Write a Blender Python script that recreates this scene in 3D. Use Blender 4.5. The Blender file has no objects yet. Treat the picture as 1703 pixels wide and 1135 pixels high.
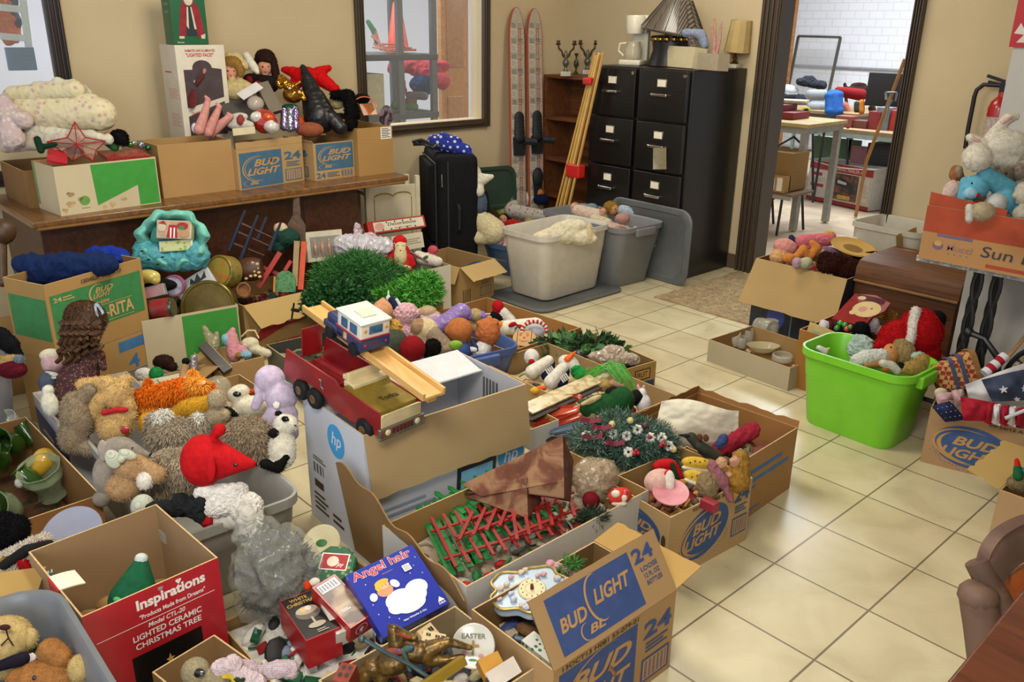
import bpy, bmesh, math, random
import numpy as np
from mathutils import Vector as V, Matrix, Euler, noise
from mathutils.bvhtree import BVHTree
random.seed(7); RNG = np.random.default_rng(7)
SC = bpy.context.scene; COL = SC.collection; R_ = math.radians
# ---------------------------------------------------------------- camera
S = .305
_w = np.array([1.79478923, 0.801792300, -0.539951978])
_t = np.linalg.norm(_w); _k = _w/_t
_K = np.array([[0,-_k[2],_k[1]],[_k[2],0,-_k[0]],[-_k[1],_k[0],0]])
CR = np.eye(3)+np.sin(_t)*_K+(1-np.cos(_t))*_K@_K          # rows: right, down, forward
CC = np.array([4.57219366,-6.98518306,5.13278817])*S
FPX = 1411.007
cam = bpy.data.cameras.new('camera'); cam.sensor_width = 36; cam.lens = FPX/1703*36
camo = bpy.data.objects.new('camera', cam); COL.objects.link(camo); SC.camera = camo
camo.matrix_world = Matrix(((CR[0][0],-CR[1][0],-CR[2][0],CC[0]),(CR[0][1],-CR[1][1],-CR[2][1],CC[1]),(CR[0][2],-CR[1][2],-CR[2][2],CC[2]),(0,0,0,1)))
cam.clip_start = .05; cam.clip_end = 60
# ---------------------------------------------------------------- look, world, lights
SC.view_settings.view_transform = 'Standard'; SC.view_settings.look = 'None'
SC.view_settings.gamma = 1; SC.view_settings.use_curve_mapping = False; SC.view_settings.exposure = 0.66
wd = bpy.data.worlds.new('world'); SC.world = wd; wd.use_nodes = True
wd.node_tree.nodes['Background'].inputs[0].default_value = (.80,.88,1,1)
wd.node_tree.nodes['Background'].inputs[1].default_value = .6
def area(name, loc, aim, sx, sy, power, col):
    l = bpy.data.lights.new(name,'AREA'); l.shape='RECTANGLE'; l.size=sx; l.size_y=sy; l.energy=power; l.color=col
    o = bpy.data.objects.new(name,l); COL.objects.link(o); o.location=loc
    o.rotation_euler=(V(aim)-V(loc)).to_track_quat('-Z','Y').to_euler(); return o
area('ceiling_lamp', (-1.2,-.3,2.62), (-1.2,-.3,0), 1.2,.6, 34, (1,.93,.80))
area('ceiling_lamp', (.9,-2.2,2.6), (-.5,-.6,0), 1.2,.6, 42, (1,.94,.82))
area('ceiling_lamp', (-1.6,1.9,2.62), (-1.6,1.9,0), 1.2,.5, 14, (1,.93,.80))
area('workshop_lamp', (-2.6,6.2,3.3), (-2.6,6.4,0), 3,2, 190, (.90,.95,1))
area('workshop_lamp', (-5.2,1.2,3.0), (-5.2,1.6,0), 2,3, 90, (.92,.95,1))
area('shop_window_daylight', (3.4,-3.6,1.7), (-1,.6,.5), 2.6,1.6, 62, (.93,.96,1))
# ---------------------------------------------------------------- pixel <-> place
def ray(x,y): return V(CR.T@np.array([(x-851.5)/FPX,(y-567.5)/FPX,1.0]))
CV = V(CC)
def P(x,y,z=0): d=ray(x,y); return CV+d*((z-CV.z)/d.z)
def PX(x,y,v): d=ray(x,y); return CV+d*((v-CV.x)/d.x)
def PY(x,y,v): d=ray(x,y); return CV+d*((v-CV.y)/d.y)
RIGHT,UP,TOW = V(CR[0]), V(-CR[1]), V(-CR[2])
class Fr:
    "a local frame at a place: measures there in the photo's scale"
    def __init__(s,x,y,z=None,p=None):
        s.x,s.y=x,y; s.o = V(p) if p is not None else (PX(x,y,z) if z<-1 else P(x,y,z))       # z below -1 means the plane x=z
        s.dep = (s.o-CV).dot(-TOW); s.k = s.dep/FPX
    def w(s,x,y,d=0): return CV+ray(x,y)*(s.dep-d*s.k)
# ---------------------------------------------------------------- materials
def lin(h):
    if isinstance(h,tuple): return h
    h=h.lstrip('#'); c=[int(h[i:i+2],16)/255 for i in (0,2,4)]
    return tuple(x/12.92 if x<=.04045 else ((x+.055)/1.055)**2.4 for x in c)
_MC={}
def M(col, rough=.65, var=.10, sc=40, metal=0, bump=0, trans=0, alpha=1, col2=None, pat=None, emit=0, coat=0, ior=1.45, sheen=0):
    key=(col,rough,var,sc,metal,bump,trans,alpha,col2,pat,emit,coat,ior,sheen)
    if key in _MC: return _MC[key]
    m=bpy.data.materials.new('surface_'+(pat or 'plain')); m.use_nodes=True; nt=m.node_tree; N=nt.nodes; L=nt.links
    b=N['Principled BSDF']; c=lin(col); b.inputs['Roughness'].default_value=rough; b.inputs['Metallic'].default_value=metal
    if trans: b.inputs['Transmission Weight'].default_value=trans; b.inputs['IOR'].default_value=ior
    if alpha<1: b.inputs['Alpha'].default_value=alpha
    if coat: b.inputs['Coat Weight'].default_value=coat; b.inputs['Coat Roughness'].default_value=.1
    b.inputs['Specular IOR Level'].default_value=.12 if rough>=.75 else .3 if rough>=.55 else .5
    tc=N.new('ShaderNodeTexCoord'); src=tc.outputs['Object']
    def noise_(scale,detail=4,dist=0,vec=None,rough_=.55):
        n=N.new('ShaderNodeTexNoise'); n.inputs['Scale'].default_value=scale; n.inputs['Detail'].default_value=detail
        n.inputs['Distortion'].default_value=dist; n.inputs['Roughness'].default_value=rough_; L.new(vec or src,n.inputs['Vector']); return n.outputs['Fac']
    def mapr(scale): 
        mp=N.new('ShaderNodeMapping'); mp.inputs['Scale'].default_value=scale; L.new(src,mp.inputs['Vector']); return mp.outputs['Vector']
    def mix(f,a,b_):
        x=N.new('ShaderNodeMix'); x.data_type='RGBA'
        if isinstance(f,(int,float)): x.inputs[0].default_value=f
        else: L.new(f,x.inputs[0])
        for i,q in ((6,a),(7,b_)):
            if isinstance(q,tuple): x.inputs[i].default_value=(*q,1)
            else: L.new(q,x.inputs[i])
        return x.outputs[2]
    def ramp(f,a,b_,c0=(0,0,0),c1=(1,1,1)):
        r=N.new('ShaderNodeValToRGB'); r.color_ramp.elements[0].position=a; r.color_ramp.elements[1].position=b_
        r.color_ramp.elements[0].color=(*c0,1); r.color_ramp.elements[1].color=(*c1,1); L.new(f,r.inputs[0]); return r.outputs[0]
    dk=tuple(x*(1-var*1.5) for x in c); lt=tuple(min(1,x*(1+var)) for x in c)
    f=noise_(sc); out=mix(ramp(f,.3,.7),dk,lt); hf=f
    if pat:
        c2=lin(col2) if col2 else tuple(x*.55 for x in c)
        if pat=='wood':
            w=noise_(1,6,1.2,mapr((2.5,30,30)) if sc>0 else mapr((30,2.5,30)),.65); out=mix(ramp(w,.35,.68),c2,lt)
        elif pat=='woodx':
            w=noise_(1,6,1.0,mapr((3,3,60)),.6); out=mix(ramp(w,.35,.68),c2,lt)
        elif pat=='card':
            w=noise_(3,3)
            out=mix(ramp(w,.35,.7),tuple(x*.88 for x in c),c); hf=f
        elif pat=='blotch':
            out=mix(ramp(noise_(sc,5,.6),.42,.56),out,c2)
        elif pat=='fleck':
            out=mix(ramp(noise_(sc*3,3,0),.56,.62),c,c2)
        elif pat=='floral':
            v=N.new('ShaderNodeTexVoronoi'); v.inputs['Scale'].default_value=sc; L.new(src,v.inputs['Vector'])
            pal=mix(ramp(v.outputs['Color'],.3,.7),c2,c); out=mix(ramp(v.outputs['Distance'],.3,.45),pal,c)
        elif pat=='dots':
            v=N.new('ShaderNodeTexVoronoi'); v.inputs['Scale'].default_value=sc; v.inputs['Randomness'].default_value=.35; L.new(src,v.inputs['Vector'])
            out=mix(ramp(v.outputs['Distance'],.30,.34),c2,c)
        elif pat in('check','weave'):
            v=N.new('ShaderNodeTexChecker'); v.inputs['Scale'].default_value=sc; v.inputs[1].default_value=(*c,1); v.inputs[2].default_value=(*c2,1); L.new(src,v.inputs['Vector']); out=v.outputs[0]
        elif pat=='stripe':
            v=N.new('ShaderNodeTexWave'); v.inputs['Scale'].default_value=sc; v.bands_direction='X'; L.new(src,v.inputs['Vector']); out=mix(ramp(v.outputs['Fac'],.47,.53),c,c2)
        elif pat=='stripez':
            v=N.new('ShaderNodeTexWave'); v.inputs['Scale'].default_value=sc; v.bands_direction='Z'; L.new(src,v.inputs['Vector']); out=mix(ramp(v.outputs['Fac'],.47,.53),c,c2)
        elif pat=='block':
            v=N.new('ShaderNodeTexBrick'); v.inputs['Scale'].default_value=sc; v.inputs['Color1'].default_value=(*c,1); v.inputs['Color2'].default_value=(*lt,1)
            v.inputs['Mortar'].default_value=(*c2,1); v.inputs['Mortar Size'].default_value=.012; v.inputs['Brick Width'].default_value=.4; v.inputs['Row Height'].default_value=.2
            mp=N.new('ShaderNodeMapping'); mp.inputs['Rotation'].default_value=(R_(-90),0,0); L.new(src,mp.inputs['Vector']); L.new(mp.outputs[0],v.inputs['Vector']); out=v.outputs[0]
    L.new(out,b.inputs['Base Color'])
    if emit: L.new(out,b.inputs['Emission Color']); b.inputs['Emission Strength'].default_value=emit
    if bump:
        bp=N.new('ShaderNodeBump'); bp.inputs['Strength'].default_value=bump; bp.inputs['Distance'].default_value=.004
        L.new(noise_(sc*2.2,6),bp.inputs['Height']); L.new(bp.outputs[0],b.inputs['Normal'])
    _MC[key]=m; return m
def G(col='#f4f8f6',rough=.04,a=.28): return M(col,rough,0,10,0,0,0,a,coat=.4)       # clear glass or film: a thin see-through shell
# ---------------------------------------------------------------- mesh builder
TMP = bpy.data.scenes.new('workbench')
def evalmesh(ob):
    TMP.collection.objects.link(ob)
    with bpy.context.temp_override(scene=TMP,view_layer=TMP.view_layers[0]):
        dg=bpy.context.evaluated_depsgraph_get(); dg.update(); me=bpy.data.meshes.new_from_object(ob.evaluated_get(dg))
    TMP.collection.objects.unlink(ob); bpy.data.objects.remove(ob); return me
ORG={}
def tagit(o,label=None,cat=None,group=None,kind=None):
    if label: o['label']=label
    if cat: o['category']=cat
    if group: o['group']=group
    if kind: o['kind']=kind
    return o
def T(name,label,cat,base,group=None,kind=None):
    o=bpy.data.objects.new(name,None); o.empty_display_size=.05; COL.objects.link(o); o.location=V(base); ORG[o.name]=V(base)
    return tagit(o,label,cat,group,kind)
def frame_from(o,u,v,n=None):
    u=V(u).normalized(); v=V(v); n=u.cross(v).normalized() if n is None else V(n); v=n.cross(u)
    m=Matrix((u,v,n)).transposed().to_4x4(); m.translation=V(o); return m
class MB:
    def __init__(s): s.v=[];s.f=[];s.m=[]
    def add(s,vs,fs,mi=0,X=None):
        n=len(s.v); s.v+=[tuple(X@V(p)) if X is not None else tuple(p) for p in vs]
        s.f+=[tuple(i+n for i in f) for f in fs]; s.m+=[mi]*len(fs); return s
    def box(s,c,d,mi=0,X=None,b=0):
        x,y,z=[q/2 for q in d]
        if b<=0:
            vs=[(c[0]+i*x,c[1]+j*y,c[2]+k*z) for k in(-1,1) for j in(-1,1) for i in(-1,1)]
            return s.add(vs,[(0,2,3,1),(4,5,7,6),(0,1,5,4),(2,6,7,3),(0,4,6,2),(1,3,7,5)],mi,X)
        bm=bmesh.new(); bmesh.ops.create_cube(bm,size=1)
        for v in bm.verts: v.co=V((v.co.x*d[0],v.co.y*d[1],v.co.z*d[2]))
        bmesh.ops.bevel(bm,geom=bm.edges[:],offset=min(b,min(d)*.45),segments=3,profile=.6,affect='EDGES')
        bm.verts.index_update(); vs=[v.co+V(c) for v in bm.verts]; fs=[[v.index for v in f.verts] for f in bm.faces]; bm.free(); return s.add(vs,fs,mi,X)
    def bar(s,a,b,w,h,mi=0,up=(0,0,1)):
        a,b=V(a),V(b); d=b-a; up=V(up)
        if abs(d.normalized().dot(up))>.98: up=V((1,0,0))
        X=frame_from((a+b)/2,d,up-d*(up.dot(d)/d.dot(d))); return s.box((0,0,0),(d.length,w,h),mi,X)
    def tube(s,pts,r,n=8,mi=0,cap=True):
        pts=[V(p) for p in pts]; k=len(pts); rs=r if isinstance(r,(list,tuple)) else [r]*k
        vs=[];fs=[]; pv=None
        for i,p in enumerate(pts):
            t=(pts[min(i+1,k-1)]-pts[max(i-1,0)]).normalized()
            if pv is None: pv=t.orthogonal().normalized()
            pv=(pv-t*pv.dot(t)); pv=pv.normalized() if pv.length>1e-6 else t.orthogonal().normalized(); q=t.cross(pv)
            for j in range(n): a=2*math.pi*j/n; vs.append(p+(pv*math.cos(a)+q*math.sin(a))*rs[i])
        for i in range(k-1):
            for j in range(n): fs.append((i*n+j,i*n+(j+1)%n,(i+1)*n+(j+1)%n,(i+1)*n+j))
        if cap: fs.append(tuple(range(n))[::-1]); fs.append(tuple((k-1)*n+j for j in range(n)))
        return s.add(vs,fs,mi)
    def lathe(s,prof,n=28,mi=0,X=None,sx=1,wave=0,wn=8):
        vs=[];fs=[];k=len(prof)
        for r,z in prof:
            for j in range(n):
                a=2*math.pi*j/n; q=r*(1+wave*math.cos(wn*a)); vs.append((q*math.cos(a)*sx,q*math.sin(a),z))
        for i in range(k-1):
            for j in range(n): fs.append((i*n+j,i*n+(j+1)%n,(i+1)*n+(j+1)%n,(i+1)*n+j))
        if prof[0][0]>0: fs.append(tuple(range(n))[::-1])
        if prof[-1][0]>0: fs.append(tuple((k-1)*n+j for j in range(n)))
        return s.add(vs,fs,mi,X)
    def ell(s,c,r,mi=0,n=14,X=None):
        if isinstance(r,(int,float)): r=(r,r,r)
        h=n//2; vs=[(c[0],c[1],c[2]-r[2])]
        for i in range(1,h):
            t=math.pi*i/h
            for j in range(n): a=2*math.pi*j/n; vs.append((c[0]+r[0]*math.sin(t)*math.cos(a),c[1]+r[1]*math.sin(t)*math.sin(a),c[2]-r[2]*math.cos(t)))
        vs.append((c[0],c[1],c[2]+r[2])); fs=[]; e=len(vs)-1
        for j in range(n): fs.append((0,1+(j+1)%n,1+j)); fs.append((e,e-n+j,e-n+(j+1)%n))
        for i in range(h-2):
            for j in range(n): a=1+i*n; fs.append((a+j,a+(j+1)%n,a+n+(j+1)%n,a+n+j))
        return s.add(vs,fs,mi,X)
    def sheet(s,fn,nu,nv,th=.002,mi=0):
        "a grid fn(u,v)->point, given thickness"
        top=[[V(fn(i/nu,j/nv)) for j in range(nv+1)] for i in range(nu+1)]
        vs=[p for r in top for p in r]; nrm=[]
        for i in range(nu+1):
            for j in range(nv+1):
                a=top[min(i+1,nu)][j]-top[max(i-1,0)][j]; b=top[i][min(j+1,nv)]-top[i][max(j-1,0)]; q=a.cross(b); nrm.append(q.normalized() if q.length>0 else V((0,0,1)))
        m=len(vs); vs2=[p-nrm[i]*th for i,p in enumerate(vs)]; w=nv+1; fs=[]
        for i in range(nu):
            for j in range(nv):
                a=i*w+j; fs.append((a,a+w,a+w+1,a+1)); fs.append((m+a,m+a+1,m+a+w+1,m+a+w))
        for i in range(nu):
            for a,b in ((i*w,(i+1)*w),((i+1)*w+nv,i*w+nv)): fs.append((a,m+a,m+b,b)[::1])
        for j in range(nv):
            for a,b in ((j+1,j),(nu*w+j,nu*w+j+1)): fs.append((a,m+a,m+b,b))
        return s.add(vs+vs2,fs,mi)
    def prism(s,pts,h,X,mi=0):
        "2D outline pts extruded 0..h along frame n"
        n=len(pts); vs=[(x,y,0) for x,y in pts]+[(x,y,h) for x,y in pts]
        fs=[tuple(range(n))[::-1],tuple(range(n,2*n))]+[(i,(i+1)%n,n+(i+1)%n,n+i) for i in range(n)]
        return s.add(vs,fs,mi,X)
    def build(s,name,mats,parent=None,label=None,cat=None,group=None,kind=None,base=None,smooth=38):
        if not isinstance(mats,(list,tuple)): mats=[mats]
        me=bpy.data.meshes.new(name); v=np.array(s.v,dtype=float)
        if parent is not None: o0=ORG[parent.name]
        elif base is not None: o0=V(base)
        else: o0=V(((v[:,0].min()+v[:,0].max())/2,(v[:,1].min()+v[:,1].max())/2,v[:,2].min()))
        me.from_pydata((v-np.array(o0)).tolist(),[],s.f)
        for m in mats: me.materials.append(m)
        me.polygons.foreach_set('material_index',s.m)
        if smooth:
            me.polygons.foreach_set('use_smooth',[True]*len(s.f)); me.set_sharp_from_angle(angle=R_(smooth))
        me.update(); o=bpy.data.objects.new(name,me); COL.objects.link(o)
        if parent is not None: o.parent=parent
        else: o.location=o0
        ORG[o.name]=V(o0); return tagit(o,label,cat,group,kind)
# ---------------------------------------------------------------- lettering and prints
_TX={}
def textgeo(t,shear=0,bold=0.0,font=None):
    k=(t,shear,bold)
    if k in _TX: return _TX[k]
    c=bpy.data.curves.new('t','FONT'); c.body=t; c.size=1; c.shear=shear; c.offset=bold; c.resolution_u=3; c.align_x='LEFT'
    me=evalmesh(bpy.data.objects.new('t',c)); v=np.array([tuple(x.co) for x in me.vertices])[:,:2]; f=[tuple(p.vertices) for p in me.polygons]
    lo=v.min(0); hi=v.max(0); v=(v-lo)/(hi-lo); _TX[k]=(v,f,(hi-lo)[0]/(hi-lo)[1]); bpy.data.meshes.remove(me); return _TX[k]
class Print:
    "flat marks on a face frame X (u right, v up, n out); w,h size of the face"
    def __init__(s,X,w,h): s.X,s.w,s.h=X,w,h; s.mb=MB(); s.mats=[]; s.lay=1
    def _m(s,m):
        if m not in s.mats: s.mats.append(m)
        return s.mats.index(m)
    def poly(s,pts,m):
        n=.00045*s.lay; s.lay+=.5; s.mb.add([(u*s.w,v*s.h,n) for u,v in pts],[tuple(range(len(pts)))],s._m(m),s.X); return s
    def rect(s,a,b,c,d,m): return s.poly([(a,b),(c,b),(c,d),(a,d)],m)
    def ell(s,u,v,ru,rv,m,ang=0,n=40):
        q=[]; ca,sa=math.cos(R_(ang)),math.sin(R_(ang))
        for i in range(n):
            t=2*math.pi*i/n; x=ru*s.w*math.cos(t); y=rv*s.h*math.sin(t); q.append((u+(x*ca-y*sa)/s.w,v+(x*sa+y*ca)/s.h))
        return s.poly(q,m)
    def arc(s,u,v,ru,rv,a0,a1,th,m,n=24):
        n_=.00045*s.lay; s.lay+=.5; vs=[];fs=[]
        for i in range(n+1):
            t=R_(a0+(a1-a0)*i/n); e=th*math.sin(math.pi*i/n)+th*.08
            for q in (1+e,1-e): vs.append(((u+ru*q*math.cos(t))*s.w,(v+rv*q*math.sin(t))*s.h,n_))
        for i in range(n): a=2*i; fs.append((a,a+2,a+3,a+1))
        s.mb.add(vs,fs,s._m(m),s.X); return s
    def text(s,t,u,v,w,h,m,shear=0,bold=.02,ang=0):
        tv,tf,_=textgeo(t,shear,bold); n=.00045*s.lay; s.lay+=.5; ca,sa=math.cos(R_(ang)),math.sin(R_(ang)); vs=[]
        for x,y in tv:
            x=x*w*s.w; y=y*h*s.h; vs.append((u*s.w+x*ca-y*sa,v*s.h+x*sa+y*ca,n))
        s.mb.add(vs,tf,s._m(m),s.X); return s
    def bars(s,a,b,c,d,m,n=14):
        for i in range(n):
            if i%3!=2: x=a+(c-a)*i/n; s.rect(x,b,x+(c-a)/n*.6,d,m); s.lay-=.5
        return s
    def lines(s,a,b,c,d,m,n=3):
        for i in range(n): y=b+(d-b)*(i+.5)/n; s.rect(a,y-(d-b)/n*.22,c-(c-a)*.2*(i%2),y+(d-b)/n*.22,m); s.lay-=.5
        return s
    def done(s,parent,name='printed_label',label=None): return s.mb.build(name,s.mats,parent,label=label,smooth=0)
# ---------------------------------------------------------------- soft bodies
def prim_mats(fr,prims):
    out=[]
    for p in prims:
        if p[0]=='c':
            _,x1,y1,x2,y2,r1,r2=p[:7]; c=p[7] if len(p)>7 else 0; d1=p[8] if len(p)>8 else 0; d2=p[9] if len(p)>9 else d1
            a,b=fr.w(x1,y1,d1),fr.w(x2,y2,d2); n=max(2,int((b-a).length/(min(r1,r2)*fr.k*.45))+1); n=min(n,26)
            for i in range(n+1):
                t=i/n; r=(r1+(r2-r1)*t)*fr.k; q=Matrix.Diagonal((r,r,r,1)); q.translation=a.lerp(b,t); out.append((q,c))
        else:
            x,y,rx,ry=p[:4]; ang=p[4] if len(p)>4 else 0; c=p[5] if len(p)>5 else 0; d=p[6] if len(p)>6 else 0; rd=p[7] if len(p)>7 else min(rx,ry)
            A=R_(ang); u=RIGHT*math.cos(A)+UP*math.sin(A); v=UP*math.cos(A)-RIGHT*math.sin(A)
            q=Matrix((u*rx*fr.k,v*ry*fr.k,TOW*rd*fr.k)).transposed().to_4x4(); q.translation=fr.w(x,y,d); out.append((q,c))
    return out
_ico=None
def soft(fr,prims,vox=None,wr=0,wsc=30,ridge=False,smooth=4,quick=False):
    "one continuous surface around ellipsoids; returns MB with material index of nearest ellipsoid"
    pm=prim_mats(fr,prims); mb=MB()
    for q,c in pm: mb.ell((0,0,0),1,c,20,q)
    vv=np.array(mb.v); ext=float((vv.max(0)-vv.min(0)).max())
    vox=vox or max(fr.k*1.6,ext/70)
    me=bpy.data.meshes.new('b'); me.from_pydata(mb.v,[],mb.f); ob=bpy.data.objects.new('b',me)
    r=ob.modifiers.new('r','REMESH'); r.mode='VOXEL'; r.voxel_size=vox
    if smooth: s_=ob.modifiers.new('s','SMOOTH'); s_.iterations=smooth; s_.factor=.5
    em=evalmesh(ob); bpy.data.meshes.remove(me)
    n=len(em.vertices); co=np.empty(n*3); em.vertices.foreach_get('co',co); co=co.reshape(-1,3)
    if wr:
        nr=np.array([tuple(v.normal) for v in em.vertices]); off=np.empty(n)
        for i in range(n):
            p=V(co[i])*wsc
            if ridge: a=1-abs(noise.noise(p))*2; b=1-abs(noise.noise(p*2.3+V((5,1,7))))*2; off[i]=(a*.7+b*.3-.4)
            else: off[i]=noise.noise(p)*.7+noise.noise(p*2.1)*.3
        co=co+nr*(off*wr)[:,None]
    fs=[tuple(p.vertices) for p in em.polygons]; out=MB(); out.v=[tuple(c) for c in co]; out.f=fs
    if len({c for _,c in pm})>1 and fs:
        cen=np.array([co[list(f)].mean(0) for f in fs]); best=np.full(len(fs),1e9); idx=np.zeros(len(fs),int)
        for q,c in pm:
            inv=np.array(q.inverted()); l=cen@inv[:3,:3].T+inv[:3,3]; d=np.linalg.norm(l,axis=1); k=d<best; best[k]=d[k]; idx[k]=c
        out.m=idx.tolist()
    else: out.m=[pm[0][1] if pm else 0]*len(fs)
    bpy.data.meshes.remove(em); return out
def fuzz(mb,n,ln,wd=None,down=.3,curl=0):
    "fur tufts grown from the surface, part of the same mesh"
    wd=wd or ln*.22; v=np.array(mb.v); nf=len(mb.f)
    if nf==0: return mb
    pick=RNG.integers(0,nf,n); vs=[];fs=[];ms=[]; b0=len(mb.v)
    for t in pick:
        f=mb.f[t]; a,b,c=V(v[f[0]]),V(v[f[1]]),V(v[f[2]]); nm=(b-a).cross(c-a)
        if nm.length==0: continue
        nm.normalize(); o=a.lerp(c,random.random())-nm*ln*.1; r=V((random.uniform(-1,1),random.uniform(-1,1),random.uniform(-1,1)))
        sd=nm.cross(r).normalized()*wd; L=ln*random.uniform(.6,1.25); tip=o+nm*L+r*L*.45+V((0,0,-down*L)); md=o+nm*L*.55+r*L*.12
        k=b0+len(vs); vs+=[tuple(o-sd),tuple(o+sd),tuple(md+sd*.7),tuple(md-sd*.7),tuple(tip)]; fs+=[(k,k+1,k+2,k+3),(k+3,k+2,k+4)]; ms+=[mb.m[t]]*2
    mb.v+=vs; mb.f+=fs; mb.m+=ms; return mb
def bvh(mb): return BVHTree.FromPolygons([V(p) for p in mb.v],mb.f)
def onto(tree,fr,x,y):
    h=tree.ray_cast(CV,ray(x,y).normalized())
    if h[0] is None: return fr.w(x,y,0),TOW
    return h[0],h[1]
CATC={}
def base_of(mb):
    v=np.array(mb.v); return V(((v[:,0].min()+v[:,0].max())/2,(v[:,1].min()+v[:,1].max())/2,v[:,2].min()))
def fig(name,label,cat,at,body,cols,parts=(),dots=(),fz=0,fn=2500,group=None,wr=0,wsc=30,ridge=False,vox=None,bodyname='body',kind=None,fdown=.3,smooth=4,plabel=None):
    """a soft thing: body = continuous surface; parts = [(name,prims,cols,{fz,wr,..})]; dots = [(name,x,y,r,col,squash)]"""
    fr=at if isinstance(at,Fr) else Fr(*at); mb=soft(fr,body,vox,wr,wsc,ridge,smooth); tree=bvh(mb)
    if fz: fuzz(mb,fn,fz*fr.k,down=fdown)
    cm=[c if not isinstance(c,(str,tuple)) else M(c,.85,.14,60,sheen=.3) for c in cols]
    if not parts and not dots: 
        o=mb.build(name,cm,label=label,cat=cat,group=group,kind=kind); return o,fr,tree
    root=T(name,label,cat,base_of(mb),group,kind); bo=mb.build(bodyname,cm,root)
    last=tree
    for pt in parts:
        nm,pr,pc=pt[:3]; op=pt[3] if len(pt)>3 else {}
        m2=soft(fr,pr,op.get('vox'),op.get('wr',0),op.get('wsc',30),op.get('ridge',False),op.get('smooth',4))
        if op.get('top',1): last=bvh(m2)
        if op.get('fz'): fuzz(m2,op.get('fn',1200),op['fz']*fr.k,down=op.get('down',.5))
        m2.build(nm,[c if not isinstance(c,(str,tuple)) else M(c,.8,.14,60,sheen=.2) for c in pc],root,label=op.get('label'))
    for dt in dots:
        nm,x,y,r,c=dt[:5]; sq=dt[5] if len(dt)>5 else 1
        best=None
        for tr in (tree,last):
            h,nr=onto(tr,fr,x,y)
            if best is None or (h-CV).length<(best[0]-CV).length: best=(h,nr)
        h,nr=best; q=MB(); rr=r*fr.k; X=frame_from(h,RIGHT,nr.cross(RIGHT),nr) if abs(nr.dot(RIGHT))<.9 else frame_from(h,UP,nr.cross(UP),nr)
        q.ell((0,0,0),(rr,rr*sq,rr*.45),0,12,X); q.build(nm,c if not isinstance(c,str) else M(c,.2,.05,40,coat=.5),root)
    return root,fr,tree
def strands(mb,fr,pts,r,n=6,mi=0,amp=0,turns=0):
    "hair lock through abs px points (x,y,d)"
    w=[fr.w(*p) for p in pts]; m=14; path=[]
    for i in range(m+1):
        t=i/m*(len(w)-1); a=min(int(t),len(w)-2); p=w[a].lerp(w[a+1],t-a)
        if turns: an=2*math.pi*turns*i/m; p=p+RIGHT*math.cos(an)*amp*fr.k+TOW*math.sin(an)*amp*fr.k
        path.append(p)
    mb.tube(path,[r*fr.k*(1-.5*i/m) for i in range(m+1)],n,mi)
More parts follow.
